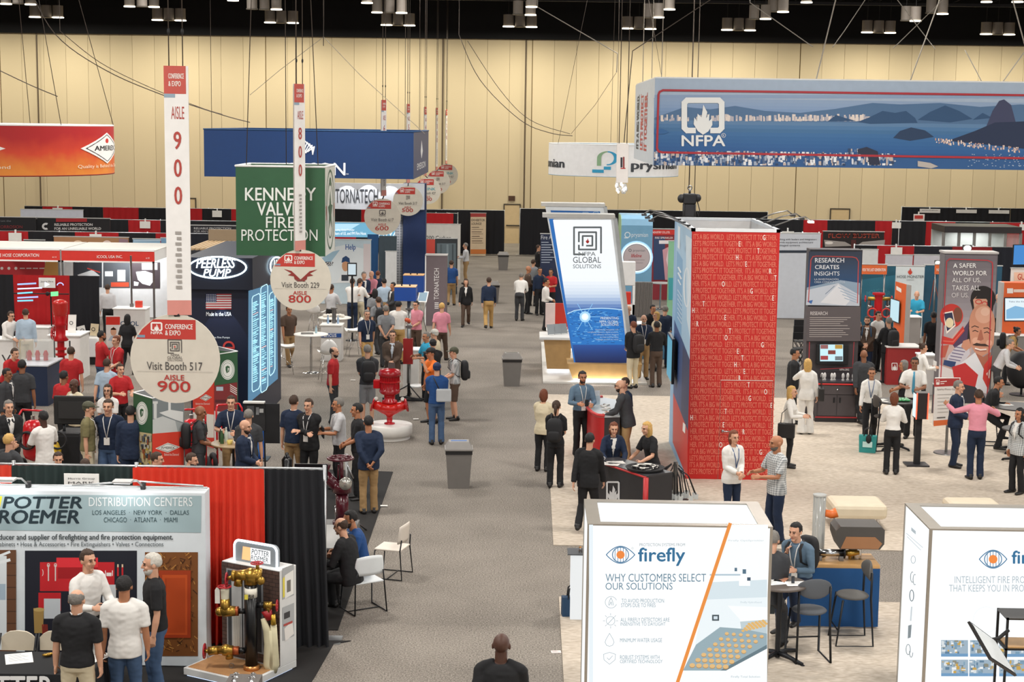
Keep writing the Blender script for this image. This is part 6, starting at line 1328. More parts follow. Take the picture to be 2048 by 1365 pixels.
for k in range(240):
 y=622+r2.random()*66;a,b=lx(y),rx(y);xx_=a+r2.random()*(b-a-5);G.append(('l',['#4c9bd8','#174f94','#79bce8','#12386f','#3484c8'][k%5],[(xx_,y),(min(b,xx_+2+r2.random()*5),y+r2.uniform(-.8,.8))],.9))
sc_=(1170,634)
for k in range(10):a_=R(-150+30*k);L_=16+14*(k%2);G.append(('l','#8cc6ee',[sc_,(sc_[0]+L_*math.cos(a_),sc_[1]+L_*math.sin(a_))],1.0))
G+=[('e','#9fd0f0',sc_[0],sc_[1],11,11),('e','#e4f2fb',sc_[0],sc_[1],7,7),('e','#ffffff',sc_[0],sc_[1],3.6,3.6)]
for k in range(30):y=690+k*1.2;G.append(('p',mixc('#274f96','#15234f',k/30),[(lx(y),y),(rx(y),y),(rx(y+1.3),y+1.3),(lx(y+1.3),y+1.3)]))
G.insert(0,('p','#2468b0',[(1098,438),(1107,438),(1154,726),(1148,726)]))
art(pl,G,'earth_print',t,off=.003,step=.00002,emit=.95)
tx=gsol(1175,482,27,'#707a80',sc=.13)+[('t','#8f989c','NFPA',1157,504,1191,512,1),('t','#5a646a','GLOBAL',1146,514,1202,526),('t','#5a646a','SOLUTIONS',1146,529,1202,537),('t','#eef6fb','PRESENTING',1201,634,1237,639,1),('t','#eef6fb','NFPA GLOBAL',1199,641,1237,646,1),('t','#eef6fb','SOLUTIONS',1202,647,1237,652,1)]+[('t','#d5e6f4',w,x0,658+4.9*k,1237,662+4.9*k)for k,(w,x0)in enumerate((('Empowering companies with',1191),('compliance solutions, digital products,',1175),('and advisory services designed',1187),('to meet evolving safety',1200),('challenges around the world.',1191)))]
art(pl,tx,'lettering',t,off=.012,step=.0005)
l=bpy.data.lights.new('base_glow','AREA');l.shape='RECTANGLE';l.size=1.6;l.size_y=.1;l.energy=25;o=bpy.data.objects.new('base_glow',l);o.location=(t.location.x,42.3,.1);COL.objects.link(o)
t,_=slant('farther slanted blue display mostly hidden behind the earth print one',48.4,0);P2=front(48.4)
art(P2,[('p','#2369b4',[(1101,421),(1200,423),(1208,470),(1112,470)]),('l','#bcd8ee',[(1162,431),(1166,425),(1176,425),(1182,431),(1188,424),(1196,424),(1198,430)],.8)],'hexagon_print',t,off=.005)
# wood reception counter on white platform
a,b,c=fl(1082,709),fl(1136,765),fl(1262,769)
o=MB().box(.42,3.2,42.2,50,.001,.05,M('#cfccc6',.4)).build('booth_platform');tag(o,'low white platform under the slanted displays','platform')
a,b=fl(1096,742,.1),fl(1137,742,.1);t=T('reception_counter','tapered wood counter with white top and tablet holders left of the slanted display','counter',((a.x+b.x)/2,a.y+.5,.05));w=(b.x-a.x)/2+.03
MB().prism([(-w+.0,.1),(w,.1),(w+.04,.92),(-w-.1,.92)],-.5,.5,M('#b5905c',.5,var=.18,sc=6)).build('wood_body',t);MB().box(-w-.22,w+.1,-.6,.6,.92,1.0,M('#e6e6e4',.35),.02).build('countertop',t);MB().box(-w+.02,w-.02,-.46,.46,.02,.1,E('#f2f6ff',2)).build('base_light',t)
for k in range(3):
 g=T('tablet_holder','grey tilted tablet on the wood counter, '+('left','middle','right')[k]+' one','tablet',(t.location.x-.2+.18*k,t.location.y-.1+.12*k,1.055));o=MB().box(-.1,.1,-.01,.01,0,.3,M('#9aa0a4',.25,.3)).build('screen_panel',g);o.rotation_euler=(R(-25),0,R(20));MB().box(-.08,.08,-.06,.1,0,.012,WHT).build('foot',g)
# counters behind it
t=counter('white counter with red back board behind the person in the white shirt',.55,1.2,45.2,45.9,1.05,M('#e4e2e0',.5),WHT);MB().box(-.1,.38,.3,.36,1.05,1.75,M('#c6301f',.5)).build('red_backboard',t);MB().box(-.38,-.1,.3,.36,1.05,1.75,M('#e9d5cf',.5)).build('pale_backboard',t)
for k in range(5):g=T('red_device','small red and white alarm device on the counter with the red back board, %s'%('far left','left','middle','right','far right')[k],'device',(.62+.12*k,45.4+.08*(k%2),1.052),0,'alarm devices');MB().box(-.04,.04,-.04,.04,0,.09,M('#c8352a',.4),.01).build('casing',g);MB().box(-.02,.02,-.045,-.039,.03,.07,WHITE).build('label_plate',g)
a=rect(1081,468,1128,540,58);t=wallthing('navy panel listing topics in white left of the slanted displays',1081,469,1160,58,M('#1d2b4a',.5),[('t','#dfe4ea','Fire Access',1082,471,1122,479)]+[('l','#aeb9c9',[(1083,485+5*k),(1083+14+(k*37)%14,485+5*k)],1.6)for k in range(9)])
# ---- blue arch with lit disc
Ya=58.5;a0,a1=at(1242,500,Ya).x,at(1304.5,500,Ya).x;za=at(1275,432,Ya).z
t=T('arched_display','blue arched display pylon with a glowing round disc','display',((a0+a1)/2,Ya+.8,0));w=(a1-a0)/2
m=MB();prof=[(-.8,0),(-.8,za-.35),(-.72,za-.12),(-.5,za),(1.0,za),(1.0,0)]
m.prism(prof,-w,w,M('#79aed0',.4),'x');m.build('body',t);MB().prism([(y*.99,z*.995)for y,z in prof],-w-.02,-w,M('#a9c99a',.5),'x').build('green_side',t)
pl=front(Ya);glow=[('e',mixc('#8fc0e0','#ffffff',k/5),1273,515,33-k*1.2,33-k*1.2)for k in range(6)]
art(pl,glow,'halo',t,off=.004,step=.002,emit=1.2)
art(pl,[('e','#c5b8bb',1273,515,26.5,26.5),('o','#5f6a70',1273,515,27,27,1),('o','#4a555c',1260,501,3,3,1),('t','#6a6f76','prysmian',1266,499,1290,505),('t','#b3383c','lifeline',1262,508,1283,515,1,.2),('l','#8d8488',[(1257,520),(1289,520)],.8),('l','#8d8488',[(1260,526),(1286,526)],.8)],'disc_print',t,off=.03)
art(pl,[('o','#e2eef5',1255,470,6,6,1.8),('l','#e2eef5',[(1249,476),(1256,476)],2),('t','#e2eef5','prysmian',1263,466,1296,477)],'lettering',t,off=.006)
m=MB();z1=at(1285,562,Ya-.6).z;c0=at(1285,600,Ya-.5)
t=T('cable_drum','grey ribbed cable drum display at the foot of the blue arch','drum',(c0.x,Ya-.95,0));rr_=.3
m=MB()
for k in range(14):x=-.3+.6*k/13;m.box(x-.014,x+.014,-.16,.12,0,z1,M('#8a8480',.5),.01)
m.build('ribs',t);MB().box(-.32,.32,-.1,.1,0,z1-.02,M('#57524f',.5)).build('core',t)
a=rect(1242,524,1270,652,50);t=T('white_cabinet','white open framed cabinet with a red sample beside the slanted display','cabinet',((a[0]+a[1])/2,50,0));w=(a[1]-a[0])/2
zt=a[3];MB().box(-w,w,0,.3,zt-.75,zt,M('#e6e4e2',.4),.02).build('upper_box',t);MB().box(w-.07,w,0,.3,0,zt-.75,WHT).build('upright',t);MB().box(-w,w,0,.3,0,zt-1.35,WHT).build('lower_box',t);MB().box(-w+.02,w-.12,.02,.2,zt-1.35,zt-.95,M('#d2301f',.4),.02).build('red_sample',t)
wallthing('red headed booth wall with white lettering',1303,459,1352,63,M('#8e2b35',.5),[('r','#cf3028',1303,460,1352,470),('t','#f2e6e2','INDUSTRY CO.,LTD.',1304,463,1340,467.5,1),('r','#33456b',1307,473,1330,560),('p','#d8a0a8',[(1325,500),(1345,490),(1347,560),(1330,560)]),('p','#f0d9dc',[(1332,520),(1338,490),(1342,560)]),('r','#f2e9ea',1318,481,1346,488),('t','#f2e6e2','FIRE SPRINKLER',1310,474,1346,478)],name='shell_booth',cat='booth')
wallthing('green and teal display board beside the blue side of the red tower',1337,483,1358,54,M('#7fb38f',.5),[('r','#3d99a0',1337,556,1358,600)])
q_=fl(1327,600);round_table('small high table in front of the red headed booth',(at(1322,550,60).x,60,0),.4,1.0,M('#b9b7b2',.4),cat='table')
t=counter('white and blue counter behind the group near the slanted display',3.0,4.3,47.0,47.6,1.05,M('#5f9cc2',.5),WHT)
# ---- reception desk: red curved counter and black counter
z=1.08;outer=[(1209,833),(1196,832),(1185,827),(1177,820),(1172.5,811),(1175,803),(1186,797),(1204,795)];inner=[(1236,800),(1240,832)]
P_=[fl(x,y,z)for x,y in outer+inner];t=T('reception_counter','curved red reception counter with grey top where the two bearded people stand','counter',(sum(p.x for p in P_)/len(P_),sum(p.y for p in P_)/len(P_),0))
n=len(P_);vs=[(p.x,p.y,zz)for zz in(0.02,z-.03)for p in P_]
no=len(outer);m=MB().add(vs,[(i,i+1,n+i+1,n+i)for i in range(no-1)],M('#b82a2c',.35),True);m.build('red_front',t,True)
MB().add(vs,[(i,(i+1)%n,n+(i+1)%n,n+i)for i in range(no-1,n)],M('#2d2b2d',.4)).build('dark_body',t,True)
MB().prism([(p.x,p.y)for p in P_],z-.03,z,M('#aeb3b6',.3),'z').build('countertop',t,True);MB().tube([(p.x,p.y,z+.01)for p in P_[:no]],.035,M('#c23434',.4),8).build('red_rim',t,True)
cx,cy=t.location.x,t.location.y
for k in range(4):g=T('badge_holder','small clear badge item on the curved red counter, '+('nearest','second','third','farthest')[k],'badge',(cx+.1+.07*(k%2),cy-.35+.18*k,z),.3*k,'badge items');MB().box(-.06,.06,-.04,.04,0,.03,M('#d8d4cc',.2),.005).build('wallet',g);MB().ring((0,.03,.02),.05,.008,M('#6a4a3a'),'z',14,5).build('lanyard_loop',g)
g=T('leaflet_holder','upright clear leaflet holder on the curved red counter','holder',(cx-.05,cy+.25,z),.4);MB().box(-.08,.08,0,.01,0,.3,M('#dfe3e4',.2)).build('back_sheet',g);MB().box(-.07,.07,-.05,-.04,0,.2,M('#c9dbe6',.15,alpha=.5)).build('pocket',g);MB().box(-.09,.09,-.08,.04,0,.01,WHT).build('foot',g)
z=1.0;A,B,C,D=fl(1187,921,z),fl(1292,956,z),fl(1345,948,z),fl(1236,918,z)
P_=[A,B,C,D];t=T('reception_counter','black reception counter with a white flame emblem, two people behind it','counter',(sum(p.x for p in P_)/4,sum(p.y for p in P_)/4,0))
vs=[(p.x,p.y,zz)for zz in(.02,z)for p in P_];MB().add(vs,[(0,1,5,4),(1,2,6,5),(2,3,7,6),(3,0,4,7),(3,2,1,0)],M('#2e2d30',.4)).build('body',t,True)
MB().prism([(p.x,p.y)for p in P_],z,z+.03,M('#39383b',.35),'z').build('countertop',t,True);MB().tube([A+Vector((0,0,.0)),B,],.02,M('#b82a2c',.4),6).tube([B,B-Vector((0,0,z-.02))],.045,M('#b82a2c',.4),6).build('red_trim',t,True)
art(facepanel(A,B),nfpa(1213,963,1240,1004,'#d9dadb',txt=False),'emblem',t,off=.008)
cx,cy=t.location.x,t.location.y
p=fl(1290,940,1.03);g=T('lanyard_tray','round black tray heaped with white and black lanyards on the black counter','tray',(p.x,p.y,1.031));MB().lathe([(.3,0),(.34,.05),(.32,.05),(.28,.02)],BLACK,n=28).build('tray',g);m=MB();r2=random.Random(2)
for k in range(16):m.tube([(.24*math.cos(k+j*.5)*r2.uniform(.5,1),.24*math.sin(k+j*.5)*r2.uniform(.5,1),.04+.03*r2.random())for j in range(5)],.014,M('#dcd8d0')if k%2 else BLACK,5)
tag(m.build('lanyard_heap',g),kind='stuff')
for px,py,a_,lb in((1232,926,.2,'printed map sheet under the hand of the person in black'),(1222,929,-.3,'glossy booklet in front of the person in the navy blazer')):p=fl(px,py,1.03);paper(lb,(p.x,p.y,1.031),a_,.3,.22,'#cfcac4')
g=T('cup','small clear cup on the black counter','cup',(fl(1201,921,1.03).x,fl(1201,921,1.03).y-.08,1.031));MB().lathe([(.035,0),(.045,.09),(.04,.09),(.032,.01)],M('#dcdad6',.15),n=14).build('cup_body',g);MB().ring((.05,0,.05),.025,.006,M('#dcdad6',.2),'y',12,5).build('cup_handle',g)
p=fl(1350,1008);t=T('lanyard_rack','floor rack hung with black lanyards and white tags beside the black counter','rack',(p.x,p.y+.1,.014));MB().cyl((0,0),.04,0,.75,STEEL,10).build('post',t);MB().lathe([(.3,0),(.3,.02)],DKM,n=20).build('foot',t);m=MB();mw=MB()
for k in range(26):
 a_=k*2.4;r_=.12+.4*(k%5)/5;x,y=r_*math.cos(a_),r_*math.sin(a_)*.6;h_=.45+.2*((k*7)%5)/5
 m.tube([(x*.3,y*.3,h_+.1),(x*.7,y*.7,h_),(x*1.1,y*1.1,.15)],.009,BLACK,5)
 mw.box(x*1.1-.04,x*1.1+.04,y*1.1-.005,y*1.1+.005,.06,.16,M('#cdd2d2',.3))
m.build('cords',t);mw.build('tags',t)
# ---- ottomans
def ottoman(label,px0,px1,py,dep):
 a,b=fl(px0,py,.44),fl(px1,py,.44);w=(b.x-a.x)/2;t=T('ottoman',label,'seat',((a.x+b.x)/2,a.y+dep/2,.014));MB().box(-w,w,-dep/2,dep/2,.2,.45,M('#d8cbb2',.55),.07).build('cushion',t)
 for sx_ in(-1,1):
  for sy in(-1,1):MB().cyl((sx_*(w-.14),sy*(dep/2-.12)),.025,0,.21,CHROME,10).build('leg',t)
ottoman('square cream ottoman with steel legs on the pale carpet',1668,1775,1014,.8);ottoman('cream ottoman half hidden behind the right hand light box',1905,2008,1016,.75)
# ---- research tower
Yr=37.6;xl,xr=at(1614,670,Yr).x,at(1718,670,Yr).x;zt=at(1672,501,Yr).z
t=T('display_tower','tall dark display tower headed RESEARCH CREATES INSIGHTS with a screen','tower',((xl+xr)/2,Yr+.25,.014));w=(xr-xl)/2;DG=M('#4a4447',.5)
MB().box(-w,w,-.2,.25,0,zt,DG).build('body',t);MB().box(-w,w,-.25,-.2,at(1668,682,Yr).z,zt,M('#3c3a40',.5)).build('front_panel',t)
pl=front(Yr);top=[('p',mixc('#3a4356','#1f4a78',k/8),[(1617-k*.5,503+k*9),(1723-k*.4,503+k*9),(1722.6-k*.4,512.5+k*9),(1616.5-k*.5,512.5+k*9)])for k in range(8)]
top+=[('p','#8ea3b8',[(1613,575),(1680,560),(1719,566),(1718,612),(1611,610)]),('p','#c6cdd8',[(1613,580),(1676,566),(1718,590),(1718,612),(1611,610)]),('p','#e2e3e8',[(1640,605),(1676,568),(1700,600),(1690,611)])]+[('l','#8fa9c2',[(1676+k*4,575+k*7),(1712,590+k*5)],1.2)for k in range(4)]+[('l','#6c7f98',[(1650,588),(1668,572)],1.2),('p','#3d6db0',[(1613,602),(1625,600),(1622,608)])]
top+=[('l','#c54a44',[(1616,604),(1621,520),(1625,513),(1632,512),(1704,514),(1712,516),(1716,523),(1714,606)],1.8)]
tx=[('t','#eef1f4','RESEARCH',1629,516,1687,525,1),('t','#eef1f4','CREATES',1629,530,1677,538,1),('t','#eef1f4','INSIGHTS',1628,543,1678,551),('t','#dfe4ea','LA INVESTIGACI\u00d3N',1628,556,1676,560),('t','#c9d2dc','CREA CONOCIMIENTOS',1628,562,1689,566)]
low=[('r','#5f5759',1612,613,1720,682),('t','#e0dad8','RESEARCH',1620,623,1654,630)]+[('l','#b3aaa6',[(1619,635+4*k),(1700-(k*29)%22 if k%6!=5 else 1650,635+4*k)],1.3)for k in range(5)]+[('l','#b3aaa6',[(1618,657+4*k),(1698-(k*31)%18 if k<5 else 1640,657+4*k)],1.3)for k in range(5)]
low+=[('l','#b03a42',[(1618,684),(1616,760)],1.8),('l','#b03a42',[(1707,684),(1704,735),(1640,738)],1.4),('t','#e6e4e2','NFPA.ORG',1678,737,1697,741,1)]
art(pl,top,'blue_print',t,off=.052,step=.0002);art(pl,tx+low,'lettering',t,off=.062,step=.0002)
a=rect(1632,689,1695,728,Yr);g=T('wall_screen','lit screen with five small pictures on the RESEARCH tower','screen',((a[0]+a[1])/2,Yr-.06,a[2]));w_=(a[1]-a[0])/2;MB().box(-w_,w_,-.05,.1,0,a[3]-a[2],BLACK,.005).build('housing',g);YY=Yr-.115
art(front(YY),[('r','#bfe4ee',1640,689.5,1686,723)]+[('r',c,x,y,x+15,y+8)for x,y,c in((1641,690,'#8c5a5a'),(1670,690,'#b08a3c'),(1656,701,'#7a3a34'),(1641,712,'#9c3c40'),(1670,713,'#6a7278'))],'picture',g,off=.004,emit=1.0)
yc=fl(1672,846).y;xa,xb=fl(1632,846).x,fl(1714,848).x;zc=fl(1672,763,.9).z
t=T('base_cabinet','dark grey two-door cabinet with a drawer in front of the RESEARCH tower','cabinet',((xa+xb)/2,(yc+Yr)/2,.014));w=(xb-xa)/2;d=(Yr-yc)/2-.02;zc=at(1672,765,yc).z
MB().box(-w,w,-d,d,.12,zc-.05,DG).build('body',t);MB().box(-w-.05,w+.05,-d-.05,d,zc-.05,zc,M('#37343a',.4)).build('countertop',t);MB().box(-w-.06,w+.06,-d-.06,-d-.045,zc-.07,zc-.04,E('#d0322f',.8)).build('red_edge',t);MB().box(-w-.02,w+.02,-d-.02,d,0,.12,M('#2d2a2d',.5)).build('kick_base',t);MB().box(-w-.02,w+.02,-d-.03,-d-.02,.1,.13,M('#b33338')).build('red_strip',t)
dr_=MB().box(-w+.03,w-.03,-d-.02,-d,zc-.3,zc-.09,M('#544d50',.5)).build('drawer',t);MB().lathe([(.03,0),(.02,.02)],CHROME,n=12).build('lock',dr_).location=(0,-d-.03,zc-.19)
for s in(-1,1):q_=MB().box(min(0,s*(w-.03))+.008,max(0,s*(w-.03))-.008,-d-.02,-d,.15,zc-.32,M('#514a4d',.5)).build('door',t);MB().box(s*.07-.015,s*.07+.015,-d-.05,-d-.02,zc-.5,zc-.38,BLACK).build('handle',q_)
for k,px in enumerate((1641,1647,1660,1666,1682,1692,1702)):q_=fl(px,758,zc+.016);g=T('emblem_stand','small white oval device on the RESEARCH cabinet, number %s from the left'%('one','two','three','four','five','six','seven')[k],'device',(q_.x,yc+.2+.05*(k%2),zc+.015),0,'oval devices');MB().ell((0,0,.1),(.035,.02,.075),M('#e6e2de',.3),10,8).build('casing',g);MB().lathe([(.035,0),(.03,.03)],M('#c9c5c0'),n=12).build('foot',g)
# ---- safer world tower
Yw=40.0;xl,xr=at(1882,670,Yw).x,at(1987,670,Yw).x;zt=at(1940,509,Yw).z
t=T('display_tower','tall printed display tower headed A SAFER WORLD FOR ALL OF US','tower',((xl+xr)/2,Yw+.25,.014));w=(xr-xl)/2
MB().box(-w,w,-.25,.25,0,zt,M('#6d686c',.5)).build('body',t);MB().box(-w-.02,w+.02,-.27,.27,zt,zt+.05,M('#b9b5b3',.4)).build('cap',t)
sk,sk2,rd='#c98d72','#a8654f','#c02a2c'
L_=lambda y:1891-(y-507)*.045
P_=[('p',mixc('#6d666c','#a9a3a8',k/10),[(L_(509+k*14),509+k*14),(L_(509+k*14)+103,509+k*14),(L_(523.5+k*14)+103,523.5+k*14),(L_(523.5+k*14),523.5+k*14)])for k in range(10)]
P_+=[('p','#b0a4a8',[(1882,645),(1984,645),(1976,830),(1873,830)]),('p','#c8aaa2',[(1884,700),(1915,660),(1945,690),(1930,760),(1878,760)])]
P_+=[('e','#1d1719',1966,598,25,26),('p','#1d1719',[(1940,600),(1950,640),(1964,632),(1985,625),(1989,600)]),('p','#d2a188',[(1946,600),(1958,588),(1975,600),(1972,626),(1958,636),(1950,630)]),('p','#1d1719',[(1950,598),(1962,580),(1984,588),(1982,610),(1972,598)]),('o','#c8352f',1957,604,7,5,1.8),('o','#c8352f',1969,608,6,5,1.8),('l','#8a3c34',[(1952,622),(1960,625)],1.6)]
P_+=[('p','#4d3a58',[(1905,690),(1945,632),(1962,640),(1930,690),(1912,700)])]
P_+=[('e','#c9352c',1903,632,23,24),('p','#c9352c',[(1884,672),(1905,678),(1926,652),(1929,662),(1906,690),(1882,688)]),('e','#7c4a36',1915,630,9,15),('p','#f0e4da',[(1886,626),(1905,622),(1911,652),(1893,668)]),('p','#2b3050',[(1888,628),(1904,625),(1909,650),(1894,663)]),('e','#e6d6b0',1899,646,8,10),('l','#d86a5a',[(1884,682),(1906,684),(1927,660)],2),('p','#b85a48',[(1882,692),(1898,690),(1890,715),(1881,716)])]
P_+=[('p','#1f191a',[(1938,640),(1936,662),(1933,690),(1946,690),(1950,645)]),('p',sk,ellp(1964,648,26,40)),('p',sk,[(1938,655),(1990,645),(1987,688),(1978,705),(1964,713),(1950,706),(1941,690)]),('p','#d9a58d',ellp(1967,630,17,17)),('p','#e3b8a2',ellp(1970,624,9,8)),('p','#d9a58d',ellp(1952,682,8,7)),('p','#d9a58d',ellp(1978,686,6,6)),
('p',sk2,[(1960,660),(1963,660),(1967,679),(1961,682),(1954,680)]),('l','#4a2f27',[(1943,655),(1949,652),(1957,655)],1.8),('l','#4a2f27',[(1967,657),(1975,656),(1982,661)],1.8),('l','#2f1f1b',[(1945,663),(1950,661),(1956,664)],1.6),('l','#2f1f1b',[(1968,666),(1974,664),(1980,668)],1.6),
('p','#3a2822',[(1944,690),(1953,686),(1961,688),(1970,688),(1979,693),(1969,693),(1952,692)]),('l','#f2e6e0',[(1950,697),(1960,700),(1972,699)],2.6),('l','#8f4a40',[(1950,700),(1961,703),(1972,702)],1.2),('p',sk2,[(1950,706),(1966,714),(1982,704),(1976,745),(1958,730)])]
P_+=[('p','#c9c4cc',[(1912,694),(1935,680),(1940,708),(1918,735),(1890,728),(1896,712)])]+[('l','#6f6688',[(1898+3*k,718-6*k),(1920+3*k,722-6*k)],2)for k in range(5)]+[('p','#27406e',[(1888,720),(1912,724),(1908,736),(1886,730)]),('p',sk,[(1926,682),(1938,678),(1942,694),(1932,702),(1922,694)]),('p','#dcdde2',[(1910,735),(1950,705),(1978,760),(1972,788),(1930,770),(1905,740)]),('p','#d9d2d2',[(1878,730),(1905,740),(1910,765),(1875,790)]),('p',rd,[(1904,734),(1930,726),(1956,750),(1950,775),(1920,768),(1908,760)]),('p','#2a2a35',[(1915,766),(1950,774),(1974,800),(1972,830),(1900,830)]),('p','#c9352c',[(1984,710),(1968,730),(1965,758),(1976,780),(1980,760)]),('p','#f0e4da',[(1980,738),(1972,748),(1978,758)])]
P_+=[('l','#b8323a',[(1881,760),(1890,580),(1893,523),(1899,518),(1975,521),(1984,525),(1985,535),(1974,790)],2)]
art(front(Yw),P_,'portrait_print',t,off=.004,step=.00025)
art(front(Yw),[('t','#f1efee','A SAFER',1906,527,1952,536,1),('t','#f1efee','WORLD FOR',1905,542,1973,551,1),('t','#e9e7e6','ALL OF US,',1904,556,1961,566),('t','#e9e7e6','TAKES ALL',1904,571,1960,581),('t','#d8d4d4','OF US.',1903,586,1937,595)],'lettering',t,off=.012)
# ---- teal hose booth
wallthing('dark teal booth wall with arched lettering behind the red manifold',1700,532,1795,53,M('#1d5468',.5),[('p','#2a6a80',[(1722,560),(1792,550),(1792,600),(1722,600)])]+[('t','#3f8494',c,1733+7*k,583-5*math.sin(.5*k),1739+7*k,592-5*math.sin(.5*k),1)for k,c in enumerate('MONSTER')])
wallthing('dark teal booth wall with a faint orange line right of the white banner',1848,532,2004,53,M('#1b4e66',.5),[('l','#8a4a3c',[(1858,620),(1868,560),(1882,622)],1.6)])
a=rect(1792,534,1849,668,52.6);wallthing('white hanging banner with a red flame mark',1792,533,1849,52.5,M('#d5dfe0',.5),[('p','#c9402c',flame(1820,543,7)),('t','#3c4a50','HOSE MONSTER',1794,551,1848,556.5),('t','#5c6a70','COMPANY',1813,559,1828,561)],name='fabric_banner',cat='banner')
for x0,x1,lb in((1722,1774,'orange header sign left of the white flame banner'),(1870,1898,'orange header sign right of the white flame banner')):wallthing(lb,x0,530,x1,51.8,M('#dd6a34',.5),[('t','#f5e9e0','FOR THE LAST GENERATION'if x0<1800 else 'NEED A',x0+3,537,x1-3,543,1)],name='header_sign',cat='sign',yb=549)
p=fl(1757,665);p=Vector((at(1757,600,51).x,51,0));t=T('pipe_manifold','red pipe manifold with brass side outlets before the dark teal wall','manifold',p);zz=lambda py:at(1757,py,51).z
MB().cyl((0,0),.13,0,zz(588),REDP,20).build('riser',t);MB().tube([(-.34,0,zz(598)),(.38,0,zz(598))],.06,M('#b8973f',.3,.8),14).build('top_cross',t);MB().lathe([(.2,zz(590)),(.2,zz(586))],REDP,n=18).build('top_flange',t)
for s in(-1,1):MB().wheel((s*.42,0,zz(598)),.1,RW,'x').build('hand_wheel',t);MB().tube([(s*.3,0,0),(s*.3,0,zz(600))],.05,M('#3a3134',.4),12).build('side_pipe',t);MB().ring((s*.22,-.2,zz(625)),.14,.025,M('#c9352c',.4),'y',18,6).build('hose_loop',t);MB().tube([(s*.2,-.1,zz(614)),(s*.35,-.15,zz(612))],.04,CHROME,10).build('outlet',t)
# ---- orange touch pylons
def pylon(label,L,C,Rr,z,z2,scr):
 t=T('touch_pylon',label,'pylon',(C.x,C.y,0));Bk=L+Rr-C;q=[Vector((p.x,p.y,zz))for zz in(0,z)for p in(L,C,Rr,Bk)]
 MB().add(q,[(0,1,5,4)],M('#e0622a',.45)).add(q,[(1,2,6,5),(2,3,7,6),(3,0,4,7),(4,5,6,7)],M('#a39d98',.5)).build('body',t,True);return t,facepanel(L,C)
L,C,Rr=fl(1791,563,2.3),fl(1813,569,2.3),fl(1823,571,2.3)
t,pf=pylon('orange fronted touch pylon with a pale blue screen near the backpack wearer',L,C,Rr,2.3,0,0)
art(pf,[('p','#f4ece6',[(1793,572),(1803,578),(1803,586),(1793,580)])],'lettering',t,off=.006);art(pf,[('p','#1f2328',[(1784,596),(1803,602),(1801,648),(1782,641)]),('p','#bfe0ea',[(1785,598),(1802,603.5),(1800,646),(1783,639)])],'touch_screen',t,off=.05,emit=.9)
a=rect(2005,566,2080,700,46);t=T('touch_pylon','wide orange display with a lit map screen at the right edge','pylon',((a[0]+a[1])/2,46,0));w=(a[1]-a[0])/2;MB().box(-w,w,0,.4,0,a[3],M('#e0622a',.45)).build('body',t);MB().box(-w-.06,-w,0,.4,0,a[3],M('#b9b4b0')).build('side_sheet',t)
art(front(46),[('r','#f4ece6',2014,577,2026,587),('r','#f0d9cc',2027,579,2060,585)],'lettering',t,off=.01);art(front(46),[('r','#20242a',2008,595,2080,643),('r','#dfeef5',2010,597,2080,641),('p','#7fb3d8',[(2012,620),(2030,612),(2060,618),(2080,610),(2080,636),(2012,638)]),('t','#3c4a66','Take the Emergency',2017,602,2070,606)],'touch_screen',t,off=.02,emit=.9)
wallthing('white lit cubicle wall above the orange display at the right edge',2022,538,2090,50,M('#efe6df',.5),[('r','#f7c9ae',2028,545,2090,600),('t','#c9402c','GUARD',2035,548,2070,560,1)])
q_=at(2028,530,48);screen('blue lit flat screen hanging at the right edge',(at(2025,530,48).x,48,at(2040,531,48).z),(1,.25,0),1.1,.62,.05,'#15181c','#3f86cc',.9);
o=[x for x in COL.objects if x.get('label')=='blue lit flat screen hanging at the right edge'][0];MB().tube([(.5,.06,.3),(.5,.06,-o.location.z+.02)],.03,STEEL,8).build('post',o)
for(x0,x1,yb,lb,body)in((1975,2048,742,'grey counter below the orange display at the right edge','#8d8985'),(1838,1868,790,'white counter column beside the person with the tablet','#dedad6'),(1812,1838,700,'grey counter before the person in the blue polo','#a09c98')):pxcounter(lb,x0,x1,yb,1.05,M(body,.5),WHT,.5)
t=pxcounter('red fronted counter with a white flame emblem in the middle of the crowd',1772,1836,770,1.05,M('#9c2a2a',.4),M('#e4e0dc',.4),.7);art(front(t.location.y-.35),nfpa(1783,726,1795,741,'#efe9e4',txt=False),'emblem',t,off=.006)
# ---- lectern sign, glowing kiosk, bistro sets
p=fl(1893,908);Yl_=p.y;a=rect(1868,757,1918,852,Yl_);t=T('sign_stand','white notice with red header on a steel post beside the navy suit','sign',(p.x,Yl_,.014))
w=(a[1]-a[0])/2;xo=(a[0]+a[1])/2-p.x;MB().box(xo-w,xo+w,-.02,.02,a[2],a[3],M('#e2ddd8',.5)).build('board',t);MB().cyl((0,.05),.03,.02,a[2]+.3,STEEL,10).build('post',t);MB().lathe([(.28,0),(.27,.02)],STEEL,n=28).build('foot',t)
art(front(Yl_-.02),[('p','#a8302e',[(1868,758),(1919,757),(1919,772),(1868,774)]),('p','#d86a34',[(1867,842),(1918,838),(1918,848),(1867,853)])]+nfpa(1872,760,1879,770,'#f0e6e0',txt=False)+[('l','#f0e6e0',[(1881,764),(1893,763)],1.6),('l','#f0e6e0',[(1881,768),(1888,767.5)],1.4),('t','#8a7a76','Sparky Photo Op',1874,777,1910,782)]+[('l','#b0aaa6',[(1875,790+7*k),(1905-(k*7)%13,789+7*k)],1)for k in range(6)]+[('l','#55504e',[(1874,836),(1890,835)],2)],'lettering',t,off=.004)
wallthing('dark framed pull-up stand behind the notice and the navy suit',1866,770,1880,Yw-1.5,M('#575256',.5),[('l','#b03a3a',[(1868,790),(1866,850)],1.5)],name='pull_up_stand',cat='stand')
p=fl(1833,932);t=T('info_kiosk','slim black kiosk with glowing red edges on a tall black post','kiosk',(p.x,p.y,.014));z0,z1=at(1836,838,p.y).z,at(1836,786,p.y).z
